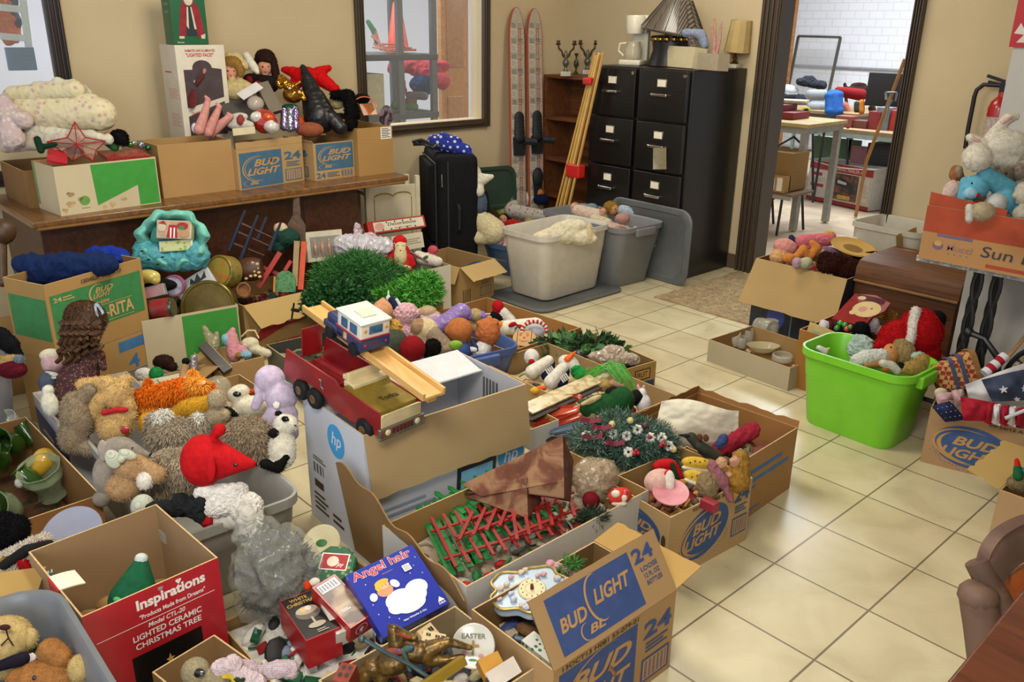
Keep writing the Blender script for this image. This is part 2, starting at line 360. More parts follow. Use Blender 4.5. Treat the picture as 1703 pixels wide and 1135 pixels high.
# ---------------------------------------------------------------- cartons, slabs, tubs
CARD='#b58d58'; CARDL='#c4a26d'; CARDD='#9c7546'
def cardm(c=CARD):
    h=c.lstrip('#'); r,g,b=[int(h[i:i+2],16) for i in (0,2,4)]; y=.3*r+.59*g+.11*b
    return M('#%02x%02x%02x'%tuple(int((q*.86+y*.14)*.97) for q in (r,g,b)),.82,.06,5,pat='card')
class Carton:
    """open box; near rim corner (largest x, smallest y) over pixel px,py at height z1; dx runs to -x, dy to +y"""
    def __init__(s,name,label,px,py,z1,dx,dy,rot=0,z0=0,col=CARD,inner=None,group=None,cat='box',wall=.004,floor=True,near=None):
        n=P(px,py,z1) if near is None else V((*near,z1)); a=R_(rot); s.e1=V((-math.sin(a),math.cos(a),0)); s.e2=V((-math.cos(a),-math.sin(a),0))
        s.n0=V((n.x,n.y,z0)); s.dx,s.dy,s.h,s.z0,s.z1=dx,dy,z1-z0,z0,z1
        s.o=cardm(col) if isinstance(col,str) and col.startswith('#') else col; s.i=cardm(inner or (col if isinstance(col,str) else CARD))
        s.root=T(name,label,cat,s.n0+s.e1*dy/2+s.e2*dx/2,group)
        mb=MB(); w=wall
        for q,L in (('R',dy),('L',dx),('B',dy),('A',dx)):
            X,W=s.face(q); mb.add([(0,0,0),(W,0,0),(W,s.h,0),(0,s.h,0)],[(0,1,2,3)],0,X)
            mb.add([(w,0,-w),(W-w,0,-w),(W-w,s.h,-w),(w,s.h,-w)],[(3,2,1,0)],1,X)
            mb.add([(0,s.h,0),(W,s.h,0),(W-w,s.h,-w),(w,s.h,-w)],[(0,1,2,3)],2,X)
        X,W=s.face('R'); mb.add([(0,.002,0),(W,.002,0),(W,.002,-dx),(0,.002,-dx)],[(0,1,2,3)],1,X)
        mb.build('box_walls',[s.o,s.i,M('#c9ac7c',.9,.2,200)],s.root,smooth=0)
    def face(s,q):
        n=s.n0; 
        if q=='R': return frame_from(n,s.e1,(0,0,1)),s.dy
        if q=='L': return frame_from(n+s.e2*s.dx,-s.e2,(0,0,1)),s.dx
        if q=='B': return frame_from(n+s.e2*s.dx+s.e1*s.dy,-s.e1,(0,0,1)),s.dy
        return frame_from(n+s.e1*s.dy,s.e2,(0,0,1)),s.dx
    def pr(s,q): X,W=s.face(q); return Print(X,W,s.h)
    def flapframe(s,q,ang):
        "hinged on top of side q; ang 0 = up, 90 = level outwards, 170 = hanging"
        X,W=s.face(q); u=X.to_3x3()@V((1,0,0)); n=X.to_3x3()@V((0,0,1)); a=R_(ang); d=V((0,0,1))*math.cos(a)+n*math.sin(a)
        o=X@V((0,s.h,0)); return frame_from(o+n*.001,u,d),W
    def flap(s,q,ln,ang,t0=0,t1=0,th=.003,lab=None,wob=.003,out=None,inn=None,notch=0):
        X,W=s.flapframe(q,ang); mb=MB(); N=14; pts=[(0,0),(W,0)]
        for i in range(N+1):
            f=i/N; pts.append((W-t1-(W-t0-t1)*f, ln+random.uniform(-wob,wob)-notch*math.sin(math.pi*f)))
        n=len(pts); vs=[(x,y,0) for x,y in pts]+[(x,y,-th) for x,y in pts]
        mb.add(vs,[tuple(range(n))],0,X); mb.add(vs,[tuple(range(2*n-1,n-1,-1))],1,X); mb.add(vs,[(i,n+i,n+(i+1)%n,(i+1)%n) for i in range(n)],1,X)
        s.fl=mb.build('flap',[out or s.o,inn or s.i],s.root,smooth=0,label=lab); return Print(X,W,ln),s.fl
BLUE='#33537f'
def bud_rect(p,u0,v0,u1,v1,c=BLUE,ink=CARD,small=True):
    m,k=M(c,.7,.08,30),M(ink,.8,.05,30); w,h=u1-u0,v1-v0; p.rect(u0,v0,u1,v1,m)
    X=lambda a:u0+a*w; Y=lambda a:v0+a*h
    p.arc(X(.42),Y(.52),w*.36,h*.36,70,290,.035,k); p.arc(X(.47),Y(.52),w*.36,h*.33,75,280,.02,k)
    p.text('BUD',X(.32),Y(.58),w*.62,h*.20,k,.35,.03); p.text('LIGHT',X(.15),Y(.34),w*.80,h*.20,k,.35,.03)
    if small: p.text('BL',X(.2),Y(.08),w*.22,h*.11,k,.4,.03); p.arc(X(.2),Y(.13),w*.14,h*.09,80,290,.06,k)
def bud_oval(p,u,v,ru,rv,c=BLUE,ink=CARD,ang=0):
    m,k=M(c,.7,.08,30),M(ink,.8,.05,30); p.ell(u,v,ru,rv,m,ang); p.ell(u-ru*.1,v,ru*.93,rv*.84,k,ang); p.ell(u-.02*ru,v,ru*.93,rv*.80,m,ang); p.ell(u-ru*.10,v-.02,ru*.8,rv*.72,k,ang); p.ell(u+ru*.05,v,ru*.84,rv*.76,m,ang)
    p.text('BUD',u-ru*.5,v+rv*.02,ru*1.15,rv*.46,k,.3,.03,ang*.3); p.text('LIGHT',u-ru*.78,v-rv*.55,ru*1.5,rv*.46,k,.3,.03,ang*.3)
    for i in range(26): a=R_(200+i*5.5); q=1+random.uniform(.0,.16); p.ell(u+ru*q*math.cos(a),v+rv*q*math.sin(a),.006,.008,m,0,6); p.lay-=.5
def box24(p,u0,v0,u1,v1,c=BLUE):
    m=M(c,.7,.08,30); w,h=u1-u0,v1-v0
    p.text('24',u0,v0+h*.70,w,h*.26,m,0,.03); p.lines(u0+w*.1,v0+h*.46,u0+w*.9,v0+h*.64,m,3)
    p.rect(u0,v0,u1,v0+h*.38,m); p.rect(u0+w*.06,v0+h*.03,u1-w*.06,v0+h*.35,M(CARD,.8,.05,30)); p.bars(u0+w*.12,v0+h*.05,u1-w*.1,v0+h*.33,m,16)
class Slab:
    "box lying anyhow: top face corner A, then B along u, D along v; thickness hangs below"
    def __init__(s,name,label,cat,A,B,D,th,cols,group=None,bev=0,edge='sides',lidlab=None):
        A,B,D=V(A),V(B),V(D); u=B-A; v=D-A; v=v-u*(v.dot(u)/u.dot(u)); s.X=frame_from(A,u,v); s.w,s.l,s.th=u.length,v.length,th; s.n=s.X.to_3x3()@V((0,0,1))
        cs=[A,A+u,A+u+v,A+v]; lo=[c-s.n*th for c in cs]; s.cs,s.lo=cs,lo
        s.root=T(name,label,cat,(sum((c for c in lo),V())/4)) ; tagit(s.root,group=group)
        mb=MB(); mb.box((s.w/2,s.l/2,-th/2),(s.w,s.l,th),0,s.X,bev); mb.build('box_body' if cat=='box' else 'body',cols[0] if not isinstance(cols[0],str) else M(cols[0],.45,.06,20),s.root,smooth=40)
    def top(s): return Print(s.X,s.w,s.l)
    def front(s): return Print(frame_from(s.lo[0],s.cs[1]-s.cs[0],s.n),s.w,s.th)      # side under edge A-B
    def right(s): return Print(frame_from(s.lo[1],s.cs[2]-s.cs[1],s.n),s.l,s.th)      # side under edge B-C
    def left(s): return Print(frame_from(s.lo[3],s.cs[0]-s.cs[3],s.n),s.l,s.th)
def rrect(lx,ly,r,n=5):
    out=[]
    for cx,cy,a0 in ((lx/2-r,ly/2-r,0),(-lx/2+r,ly/2-r,90),(-lx/2+r,-ly/2+r,180),(lx/2-r,-ly/2+r,270)):
        for i in range(n+1): a=R_(a0+90*i/n); out.append((cx+r*math.cos(a),cy+r*math.sin(a)))
    return out
def loft(mb,rings,mi=0,cap0=True,cap1=False):
    n=len(rings[0]); vs=[p for r in rings for p in r]; fs=[]
    for i in range(len(rings)-1):
        for j in range(n): fs.append((i*n+j,i*n+(j+1)%n,(i+1)*n+(j+1)%n,(i+1)*n+j))
    if cap0: fs.append(tuple(range(n))[::-1])
    if cap1: fs.append(tuple(range((len(rings)-1)*n,len(rings)*n)))
    mb.add(vs,fs,mi); return mb
def tub(name,label,cx,cy,lx,ly,h,mat,rot=0,taper=.82,rad=.05,rim=.018,z0=0,cat='storage tub',group=None,handles=True):
    root=T(name,label,cat,(cx,cy,z0),group); Mx=Matrix.Translation((cx,cy,z0))@Matrix.Rotation(R_(rot),4,'Z')
    def ring(s,z,o=0): return [Mx@V((x,y,z)) for x,y in rrect(lx*s+o,ly*s+o,max(.012,rad*s+o/2))]
    t=.0035; mb=MB(); rings=[ring(taper*.97,0),ring(taper,.012),ring(taper+(1-taper)*.62,h*.62),ring(taper+(1-taper)*.62+.012,h*.64),ring(.985,h-.03),ring(.985,h-.03,rim*2),ring(.99,h,rim*1.8),ring(.99,h,rim*.4),ring(.985,h-.012,-t*2),ring(taper+(1-taper)*.6,h*.62,-t*2),ring(taper,.012+t,-t*2)]
    loft(mb,rings); n=len(rings[0]); k=len(mb.v); mb.f.append(tuple(range(k-n,k))); mb.m.append(0)
    mb.build('tub_body',mat,root,smooth=50)
    if handles:
        for sg in (-1,1):
            q=MB(); q.box((sg*(lx/2+.012),0,h-.035),(.03,ly*.42,.05),0,Mx,.008); q.build('handle',mat,root)
    return root
# ================================================================ the room
def structure(mb,name,m,smooth=0): return mb.build(name,m,kind='structure',base=(0,0,0),smooth=smooth)
def floor_mat():
    m=bpy.data.materials.new('floor_tile'); m.use_nodes=True; N=m.node_tree.nodes; L=m.node_tree.links; b=N['Principled BSDF']
    tc=N.new('ShaderNodeTexCoord'); br=N.new('ShaderNodeTexBrick'); br.offset=0; br.squash=1
    for k,v in (('Scale',1),('Mortar Size',.0034),('Mortar Smooth',.3),('Brick Width',S),('Row Height',S),('Bias',0)): br.inputs[k].default_value=v
    br.inputs['Color1'].default_value=(*lin('#ccbf9a'),1); br.inputs['Color2'].default_value=(*lin('#d6cba8'),1); br.inputs['Mortar'].default_value=(*lin('#7d7059'),1)
    L.new(tc.outputs['Object'],br.inputs['Vector'])
    n=N.new('ShaderNodeTexNoise'); n.inputs['Scale'].default_value=5; n.inputs['Detail'].default_value=9; n.inputs['Distortion'].default_value=.8; L.new(tc.outputs['Object'],n.inputs['Vector'])
    r=N.new('ShaderNodeValToRGB'); r.color_ramp.elements[0].position=.32; r.color_ramp.elements[1].position=.66; r.color_ramp.elements[0].color=(.80,.78,.74,1); r.color_ramp.elements[1].color=(1,1,1,1); L.new(n.outputs['Fac'],r.inputs[0])
    x=N.new('ShaderNodeMix'); x.data_type='RGBA'; x.blend_type='MULTIPLY'; x.inputs[0].default_value=1; L.new(br.outputs['Color'],x.inputs[6]); L.new(r.outputs[0],x.inputs[7]); L.new(x.outputs[2],b.inputs['Base Color'])
    rr=N.new('ShaderNodeMapRange'); rr.inputs[3].default_value=.20; rr.inputs[4].default_value=.42; L.new(n.outputs['Fac'],rr.inputs[0]); L.new(rr.outputs[0],b.inputs['Roughness'])
    bp=N.new('ShaderNodeBump'); bp.inputs['Strength'].default_value=.5; bp.inputs['Distance'].default_value=.003; bp.invert=True; L.new(br.outputs['Fac'],bp.inputs['Height']); L.new(bp.outputs[0],b.inputs['Normal']); return m
WALL=M('#c6b491',.85,.03,3,bump=.05); WALLR=M('#b9b6b0',.85,.03,3)
q=MB(); q.box((0,0,-.05),(6.9,5.86,.1)); q.box((-1.214,2.95,-.05),(.82,.16,.1)); structure(q,'floor',floor_mat())
q=MB(); q.box((-2,4,-.06),(11,13,.1)); structure(q,'floor_workshop',M('#b6a48c',.55,.12,4,pat='woodx',col2='#a08f79'))
q=MB(); q.box((.5,0,2.75),(8,5.9,.1)); structure(q,'ceiling',M('#d8d2c4',.9,.03,3))
XL=-3.411; YB=2.87; WY0,WY1,WZ0=.985,1.965,.93
q=MB()      # left wall with two window openings
q.box((XL-.06,2.42,1.35),(.12,.91,2.7)); q.box((XL-.06,.5*(WY0+WY1),WZ0/2),(.12,WY1-WY0,WZ0)); q.box((XL-.06,.5*(WY0+WY1),2.35),(.12,WY1-WY0,.7))
W0=PX(77,0,XL).y; W0=PX(80,0,XL).y
q.box((XL-.06,(W0+WY0)/2,1.35),(.12,WY0-W0,2.7)); q.box((XL-.06,(W0-1.6)/2,.5),(.12,W0+1.6,1.0)); q.box((XL-.06,-2.3,1.35),(.12,1.4,2.7)); q.box((XL-.06,(W0-1.6)/2,2.45),(.12,W0+1.6,.5))
structure(q,'wall_left',WALL)
q=MB(); CLo,CLi,CRi,CRo=-1.75,-1.624,-.804,-.748
q.box(((XL+CLi)/2,YB+.06,1.35),(CLi-XL,.12,2.7)); q.box(((CRi+.6)/2,YB+.06,1.35),(.6-CRi,.12,2.7)); q.box(((CLi+CRi)/2,YB+.06,2.4),(CRi-CLi,.12,.7)); structure(q,'wall_back',WALL)
q=MB(); q.box((.10+1.2,1.75+.55,1.35),(2.4,1.1,2.7)); structure(q,'wall_right',WALLR)
q=MB(); q.box((2.52,-.6,1.35),(.1,4.7,2.7)); structure(q,'wall_side',WALLR)
# dark ribbed casings
DK=M('#46392c',.45,.08,30); DKB=M('#2e2524',.35,.08,30)
def casing(name,x0,x1):
    q=MB(); w=x1-x0; q.box(((x0+x1)/2,YB-.012,1.05),(w,.03,2.1),0,None,.004)
    for t in (.12,.36,.62,.88): q.box((x0+w*t,YB-.032,1.05),(w*.14,.018,2.1),0,None,.005)
    q.box(((x0+x1)/2,YB+.06,1.05),(.03,.14,2.1)) if w<.08 else q.box((x1-.004,YB+.06,1.05),(.024,.145,2.1)); structure(q,name,DK,40)
casing('trim_1',CLo,CLi); casing('trim_2',CRi,CRo)
def frame_l(name,y0,y1,z0,z1,w,m,sill=True):
    q=MB()
    for a,b,c,d in ((y0-w,y0,z0-w,z1+w),(y1,y1+w,z0-w,z1+w),(y0,y1,z0-w,z0),(y0,y1,z1,z1+w)):
        q.box((XL+.012,(a+b)/2,(c+d)/2),(.034,b-a,d-c),0,None,.004)
        if b-a<d-c:
            for t in (.25,.6,.85): q.box((XL+.032,a+(b-a)*t,(c+d)/2),(.014,(b-a)*.14,d-c),0,None,.005)
        else: q.box((XL+.032,(a+b)/2,(c+d)/2),(.012,b-a,(d-c)*.3),0,None,.004)
    return structure(q,name,m,40)
frame_l('window_1',-1.6,W0-.03,.86,2.2,.075,DKB); frame_l('window_2',WY0+.0,WY1,WZ0,2.0,.055,DK)
q=MB(); q.box((XL-.05,(WY0+WY1)/2,(WZ0+2)/2),(.004,WY1-WY0,2-WZ0)); structure(q,'window_pane',G('#eef4f4',.02,.06))
q=MB(); q.box((XL-.05,(-1.6+W0-.06)/2,1.59),(.004,W0+1.5,1.2)); structure(q,'window_pane_left',G('#eef4f4',.02,.06))
for nm,c,d in (('baseboard_left',(XL+.008,.6,.05),(.016,4.4,.1)),('baseboard_back',(-2.55,YB-.008,.05),(1.6,.016,.1)),('baseboard_right',(-.3,YB-.008,.05),(.88,.016,.1)),('baseboard_wall',(1.2,1.742,.05),(2.2,.016,.1))):
    q=MB(); q.box(c,d,0,None,.003); structure(q,nm,M('#5a4a3c',.5,.06,20))
# far workshop shell
q=MB(); q.box((-4,9.3,2),(12,.1,4.2)); structure(q,'wall_far',M('#dfe1e6',.8,.02,2,pat='block',col2='#cfd1d6'))
q=MB(); q.box((-7.6,3.4,2),(.1,12,4.2)); structure(q,'wall_workshop',M('#c9ccd2',.8,.03,1))
q=MB(); q.box((2.4,6.2,2),(.1,6.4,4.2)); structure(q,'wall_workshop_right',M('#d5d8de',.8,.03,1))
q=MB(); q.box((-2.6,4,4.1),(10.4,13,.1)); structure(q,'ceiling_workshop',M('#d8dade',.8,.03,1))
# ---------------------------------------------------------------- carpet mat at the doorway
a=P(1093,497,0); mx0,mx1,my0,my1=a.x-.02,-.30,a.y-.0,2.8
q=MB()
def matf(u,v): 
    x=mx0+(mx1-mx0)*u; y=my0+(my1-my0)*v; e=.01*noise.noise(V((x*6,y*6,0))); return (x+e,y+e,.009+.004*noise.noise(V((x*9,y*9,3))))
A1,A2=P(1093,497),P(1240,540)
my0=min(A1.y,A2.y); q.sheet(matf,60,60,.009)
fz=MB(); fz.v,fz.f,fz.m=list(q.v),list(q.f),list(q.m); RN=fuzz(fz,16000,.006,.0016,0)
RN.build('carpet_mat',M('#a4906f',.95,.22,30),label='beige shaggy carpet mat on the tiles in front of the doorway',cat='mat')
# ================================================================ desk along the left wall
DW='#6b4526'
d=T('office_desk','long brown wooden desk under the left wall, covered with cartons','desk',(-3.0,-.25,0))
DX0,DX1,DY0,DY1=XL+.02,-2.612,-1.235,.735
q=MB(); X=Matrix(); q.box(((DX0+DX1)/2,(DY0+DY1)/2,.735),(DX1-DX0,DY1-DY0,.03),0,None,.008); q.build('desk_top',M('#7d5630',.3,.08,20,pat='wood',col2='#5b3c20',coat=.3),d)
q=MB(); q.box((DX1-.012,(DY0+DY1)/2,.722),(.02,DY1-DY0-.04,.03),0,None,.008); q.build('top_moulding',M('#8d6338',.35,.1,20),d)
q=MB(); q.box((DX1-.10,-.30,.36),(.03,1.10,.7)); q.build('modesty_panel',M('#4a2a18',.4,.1,12,pat='wood',col2='#33190d'),d)
for y in (-1.02,.27):
    q=MB(); q.box(((DX0+DX1)/2-.02,y,.36),(DX1-DX0-.12,.34,.70),0,None,.004); q.build('pedestal',M('#4a2a18',.4,.1,12,pat='wood',col2='#33190d'),d)
# ================================================================ filing cabinets
BK=M('#141210',.38,.1,40,coat=.1); CHR=M('#cfcac0',.22,.04,30,metal=1); CW=.405
cn=Z0=P(1122,470,0)
labs=['black four-drawer filing cabinet, left of the pair, beside the bundle of sticks','black four-drawer filing cabinet, right of the pair, next to the door casing']
for ci in (1,0):
    x1=-1.819-(1-ci)*CW; x0=x1-CW; y0=2.268; y1=2.86; yf=y0-(0 if ci else -.02)
    r=T('filing_cabinet',labs[ci],'filing cabinet',((x0+x1)/2,(y0+y1)/2,0),'pair of filing cabinets')
    q=MB(); q.box(((x0+x1)/2,(y0+y1)/2+.01,.662),(CW-.004,y1-y0-.02,1.324),0,None,.006); q.build('cabinet_body',BK,r)
    for k in range(4):
        zc=1.31-.145-k*.315; q=MB(); q.box(((x0+x1)/2,y0-.004,zc),(CW-.03,.03,.300),0,None,.005); dr=q.build('drawer',BK,r)
        q=MB(); z=zc+.075; q.box(((x0+x1)/2+.0,y0-.022,z),(.074,.006,.050),0,None,.002); q.build('label_holder',CHR,dr)
        q=MB(); q.box(((x0+x1)/2+.0,y0-.026,z),(.062,.002,.040)); q.build('paper_label',M('#efe6cf',.8,.04,30),dr)
        q=MB(); z=zc+.005
        for s_ in (-.05,.05): q.box(((x0+x1)/2+s_,y0-.03,z),(.014,.03,.014),0,None,.003)
        q.box(((x0+x1)/2,y0-.046,z),(.12,.012,.018),0,None,.005); q.ell(((x0+x1)/2-.075,y0-.024,z),.009); q.build('handle',CHR,dr)
    q=MB(); q.lathe([(.0,0),(.011,0),(.011,.012),(.0,.012)],14,0,Matrix.Translation((x1-.03,y0-.018,1.29))@Matrix.Rotation(R_(90),4,'X')); q.build('lock',CHR,r)
# little bag of keys hanging from the right cabinet's second handle
q=MB(); fr=Fr(1098,262,p=(-2.02,2.20,.92)); q.sheet(lambda u,v:fr.w(1086+u*22,246+v*36,2*math.sin(u*3)*(v)),8,10,.003)
q.build('plastic_pouch',M('#8d8468',.3,.15,60,alpha=.7),label='small clear pouch hanging from a handle of the right filing cabinet',cat='pouch')
# ================================================================ bookshelf, skis, sticks
BS='#7a4a28'
r=T('bookshelf','brown wooden bookcase in the corner with trophies on top','bookcase',(-3.15,2.6,0)); bx0,bx1,by0,by1=XL+.29,-2.66,2.56,2.85
bx0=PY(905,125,2.56).x
wm=M(BS,.5,.1,14,pat='wood',col2='#5d351b'); wh=M(BS,.5,.1,14,pat='woodx',col2='#5d351b')
for nm,c,dd in (('side_panel',(bx0+.012,(by0+by1)/2,.61),(.024,by1-by0,1.22)),('side_panel',(bx1-.012,(by0+by1)/2,.61),(.024,by1-by0,1.22)),('back_panel',((bx0+bx1)/2,by1-.01,.61),(bx1-bx0-.05,.012,1.2))):
    q=MB(); q.box(c,dd,0,None,.002); q.build(nm,wm,r)
for z in (1.21,.905,.60,.32,.06):
    q=MB(); q.box(((bx0+bx1)/2,(by0+by1)/2,z),(bx1-bx0-(.0 if z>1.2 else .052),by1-by0+(.01 if z>1.2 else 0),.022),0,None,.002); q.build('shelf',wh,r)
q=MB(); fr=Fr(967,182,p=((bx0+bx1)/2+.08,2.68,1.02)); X=Matrix.Translation(((bx0+bx1)/2+.1,2.7,.917))
q.lathe([(.05,0),(.05,.008),(.012,.02),(.012,.05),(.045,.09),(.05,.16),(.047,.16),(.04,.09),(0,.055)],20,0,X); q.build('glass_vase',G('#cfd8d8',.05,.4),label='clear glass vase on the upper shelf of the brown bookcase',cat='vase')
def ski(px_top,px_bot,lab,heel):
    # leaning against the left wall near the corner
    t=PX(*px_top,XL+.03); b=PX(px_bot[0],px_bot[1],XL+.22); b.z=0; 
    ax=(t-b); L=ax.length; ax.normalize(); v=V((0,1,0)); v=(v-ax*v.dot(ax)).normalized(); nn=v.cross(ax).normalized()
    if nn.x<0: nn=-nn
    X=Matrix((v,ax,nn)).transposed().to_4x4(); X.translation=b
    r=T('water_ski',lab,'ski',b,'pair of water skis')
    w=.075; pts=[]; N=12
    pts=[(-w,0),(w,0),(w,L-.22)]+[(w*math.cos(R_(a)),L-.22+.22*math.sin(R_(a))) for a in range(10,180,10)]+[(-w,L-.22)]
    q=MB(); q.prism(pts,.014,X); q.build('ski_board',M('#b0553a',.4,.05,20),r)
    p2=[(x*.9,y*.995+.004) for x,y in pts]; X2=X@Matrix.Translation((0,0,.0145)); q=MB(); q.prism(p2,.0012,X2); q.build('top_sheet',M('#b5aa98',.4,.1,40,pat='fleck',col2='#8a8278'),r)
    pr=Print(X@Matrix.Translation((0,0,.0158)),1,1); rd,gy,dk=M('#a34a40',.5,.1,30),M('#8f8a80',.5,.1,30),M('#4a4642',.5,.1,30)
    y=.03
    i=0
    while y<L-.16:
        s_=1 if i%2 else -1; pr.rect(-.062,y,-.006,y+.05,M('#c9c2b2',.5,.05,20)); pr.lines(-.058,y+.005,-.01,y+.045,gy,4)
        pr.rect(.012,y-.02,.018,y+.055,rd); pr.rect(.03,y-.02,.036,y+.055,rd); pr.rect(.006,y+.055,.045,y+.06,rd); pr.lines(.002,y+.066,.055,y+.095,dk if s_>0 else gy,3); pr.rect(-.055,y+.058,-.012,y+.09,gy); pr.lay=1; y+=.105; i+=1
    pr.done(r,'printed_pattern')
    rub=M('#25282a',.6,.2,40)
    hy=.60*L if not heel else .60*L
    q=MB(); fy=L*.47
    q.prism([(-.05,fy-.13),(.05,fy-.13),(.055,fy),(-.055,fy)],.02,X@Matrix.Translation((0,0,.014)))
    for i in range(7): 
        t_=i/6; q.ell((0,fy+.0+.14*t_,.03),(.05-.006*t_,.045,.028-.008*t_),0,14,X)
    q.build('foot_binding',rub,r)
    q=MB(); q.sheet(lambda u,v:X@V((.02+.075*u,fy-.05+.05*v-.01*u,.05+.05*u+.02*math.sin(3*v))),6,6,.006); q.build('heel_strap',rub,r)
    if heel:
        q=MB(); y2=fy-.33; q.prism([(-.03,y2-.14),(.035,y2-.14),(.05,y2+.04),(-.045,y2+.04)],.02,X@Matrix.Translation((0,0,.014))); q.ell((0,y2+.03,.03),(.05,.07,.03),0,14,X); q.build('rear_binding',rub,r)
ski((857,12),(863,322),'wide water ski leaning on the wall, left one of the pair',False)
ski((887,14),(893,322),'water ski with a second rear binding, right one of the pair leaning on the wall',True)
# sticks
stick_cols=['#c89a4a','#d8b064','#b98a3c','#e0c070','#a87838','#8d2f28','#d0a858']
for i in range(7):
    b=V((-2.78+.02*i-.0,2.10+.012*(i%3),0)); b=P(936+i*5.0,338-(i%2)*3,.02); b=V((-2.92+.022*i,2.16+.015*(i%2),0)); t=PY(990+i*2.2,88+4*(i%3),2.235-.012*i) 
    q=MB(); q.bar(b,t,.013,.013); 
    r_=q.build('wooden_stick',M(stick_cols[i],.5,.08,20),label='thin '+['golden','pale','tan','light yellow','brown','dark red','honey'][i]+' wooden stick in the bundle leaning on the left filing cabinet',cat='stick',group='sticks taped in a bundle')
for k,(px,py,hh) in enumerate(((981,135,.045),(957,284,.09))):
    c=PY(px,py,2.19); q=MB(); q.box((c.x,c.y-.002,c.z),(.125 if k else .07,.07,hh),0,None,.01); q.build('red_tape',M('#c4261e',.4,.1,30),label='red tape wrapped round the '+('foot' if k else 'upper end')+' of the stick bundle',cat='tape')
# ================================================================ suitcase
sx0,sx1,sy0,sy1=-3.34,-2.98,.98,1.0
sA=P(726,258,.80); 
r=T('suitcase','large upright black fabric suitcase beside the desk','suitcase',(sA.x-.28,sA.y+.1,0))
sw=V((math.cos(R_(62)),math.sin(R_(62)),0)); sl=V((-sw.y,sw.x,0))*.57; sw=sw*.27
X=frame_from(V((sA.x,sA.y,0)),sl,sw); X.translation=V((sA.x,sA.y,0))
n_=(-V((0,0,1)))
Xs=Matrix((sl.normalized(),sw.normalized(),V((0,0,1)))).transposed().to_4x4(); Xs.translation=V((sA.x,sA.y,0)); fab=M('#17171a',.8,.2,60,bump=.2)
q=MB(); q.box((.285,.135,.40),(.57,.27,.79),0,Xs,.05); q.build('case_body',fab,r)
for z,hh,t in ((.48,.50,.03),(.13,.18,.03)):
    q=MB(); q.box((.29,-.012,z),(.46,.05,hh),0,Xs,.02); q.build('front_pocket',fab,r)
q=MB(); 
for (a,b) in (((.03,-.004,.06),(.03,-.004,.74)),((.03,-.004,.74),(.54,-.004,.74)),((.0,.07,.04),(.0,.07,.76))): q.tube([Xs@V(a),Xs@V(b)],.006)
q.build('zip_piping',M('#2c2c30',.5,.1,60),r)
q=MB(); q.tube([Xs@V(p) for p in ((-.005,.135,.48),(-.03,.135,.46),(-.03,.135,.33),(-.005,.135,.31))],.012); q.build('side_handle',M('#1f1f22',.6,.1,60),r)
q=MB(); q.tube([Xs@V((-.004,.03,.68)),Xs@V((-.012,.03,.60))],.005); q.build('zip_pull',CHR,r)
# ================================================================ cartons and tubs on the desk
INK=M('#4a3d2c',.8,.1,30); WHT=M('#ddd8cc',.7,.05,20); REDM=M('#a8202a',.5,.08,20); GRN=M('#3f8f3a',.6,.06,20); DGRN=M('#2e6a45',.6,.08,20)
DZ=.75
b=Carton('cardboard_box','brown box at the left end of the desk under the folded quilts','',0,0,.94,.40,.34,0,DZ,near=(-2.93,-1.20)) if 0 else None
def desk(name,lab,near,dx,dy,h,rot=0,**k): return Carton(name,lab,0,0,DZ+h,dx,dy,rot,DZ,near=near,**k)
ba=desk('cardboard_box','plain brown box at the left end of the desk, under the folded quilts',(-2.93,-1.16),.40,.42,.17,0,col='#8d673c')
bb=desk('cardboard_box','white box with a green panel and water stains, at the desk\'s front left',(-2.668,-1.10),.255,.455,.215,4.5,col='#cdbb93',inner='#b08a58')
p=bb.pr('R'); p.poly([(.34,.97),(.99,.97),(.99,.02),(.78,.02),(.78,.45),(.36,.12)],GRN); st=M('#b29a6c',.9,.3,20)
for u,v,r in ((.12,.42,.06),(.10,.22,.06),(.2,.30,.04),(.5,.12,.06),(.62,.18,.04),(.05,.10,.05),(.42,.06,.05)):
    p.poly([(u+r*(.6+.5*noise.noise(V((u*9,a,v*7))))*math.cos(a),v+2*r*(.5+.6*noise.noise(V((v*9,a,3))))*math.sin(a)) for a in [i*.35 for i in range(18)]],st); p.lay-=.5
p.ell(.24,.26,.05,.10,M('#6b9648',.8,.1,30)); p.rect(.2,.10,.28,.115,M('#6b9648',.8,.1,30)); p.done(bb.root)
p=bb.pr('L'); p.rect(.0,.1,.12,1,M('#7d8f5c',.8,.1,20)); p.done(bb.root)
bd=desk('shallow_tray_box','shallow box with a white rim on the desk, behind the plain brown one',(-3.04,-.60),.25,.42,.20,0,col='#cdbf9c',inner='#7d5a3a')
bc=desk('cardboard_box','plain brown box on the desk with pink doll legs sticking out',(-2.79,-.60),.25,.375,.255,1,col='#b48a50')
be=desk('beer_carton','blue and brown carton printed with large lettering, in the middle of the desk',(-2.765,-.218),.28,.42,.205,10,col='#b9935c')
p=be.pr('R'); bud_rect(p,.03,.02,.66,.90,'#41647c'); box24(p,.70,.06,.96,.84,'#41647c'); p.done(be.root)
bf=desk('beer_carton','blue and brown carton on the desk under the black witch hat',(-2.775,.225),.30,.262,.20,2,col='#b9935c')
p=bf.pr('R'); bud_rect(p,.06,.26,.97,.97,'#41647c'); p.text('24',.04,.05,.22,.15,M('#41647c',.7,.1,30)); p.lines(.3,.06,.6,.2,M('#41647c',.7,.1,30),3); p.bars(.66,.05,.96,.22,M('#41647c',.7,.1,30),12); p.done(bf.root)
p=bf.pr('L'); box24(p,.08,.06,.8,.82,'#41647c'); p.done(bf.root)
bg=desk('cardboard_box','tall plain brown box with a white sticker at the right end of the desk',(-2.75,.492),.34,.235,.265,0,col='#b08546')
p=bg.pr('R'); p.rect(.66,.74,.97,.99,WHT); p.lines(.69,.76,.94,.97,INK,6); p.done(bg.root)
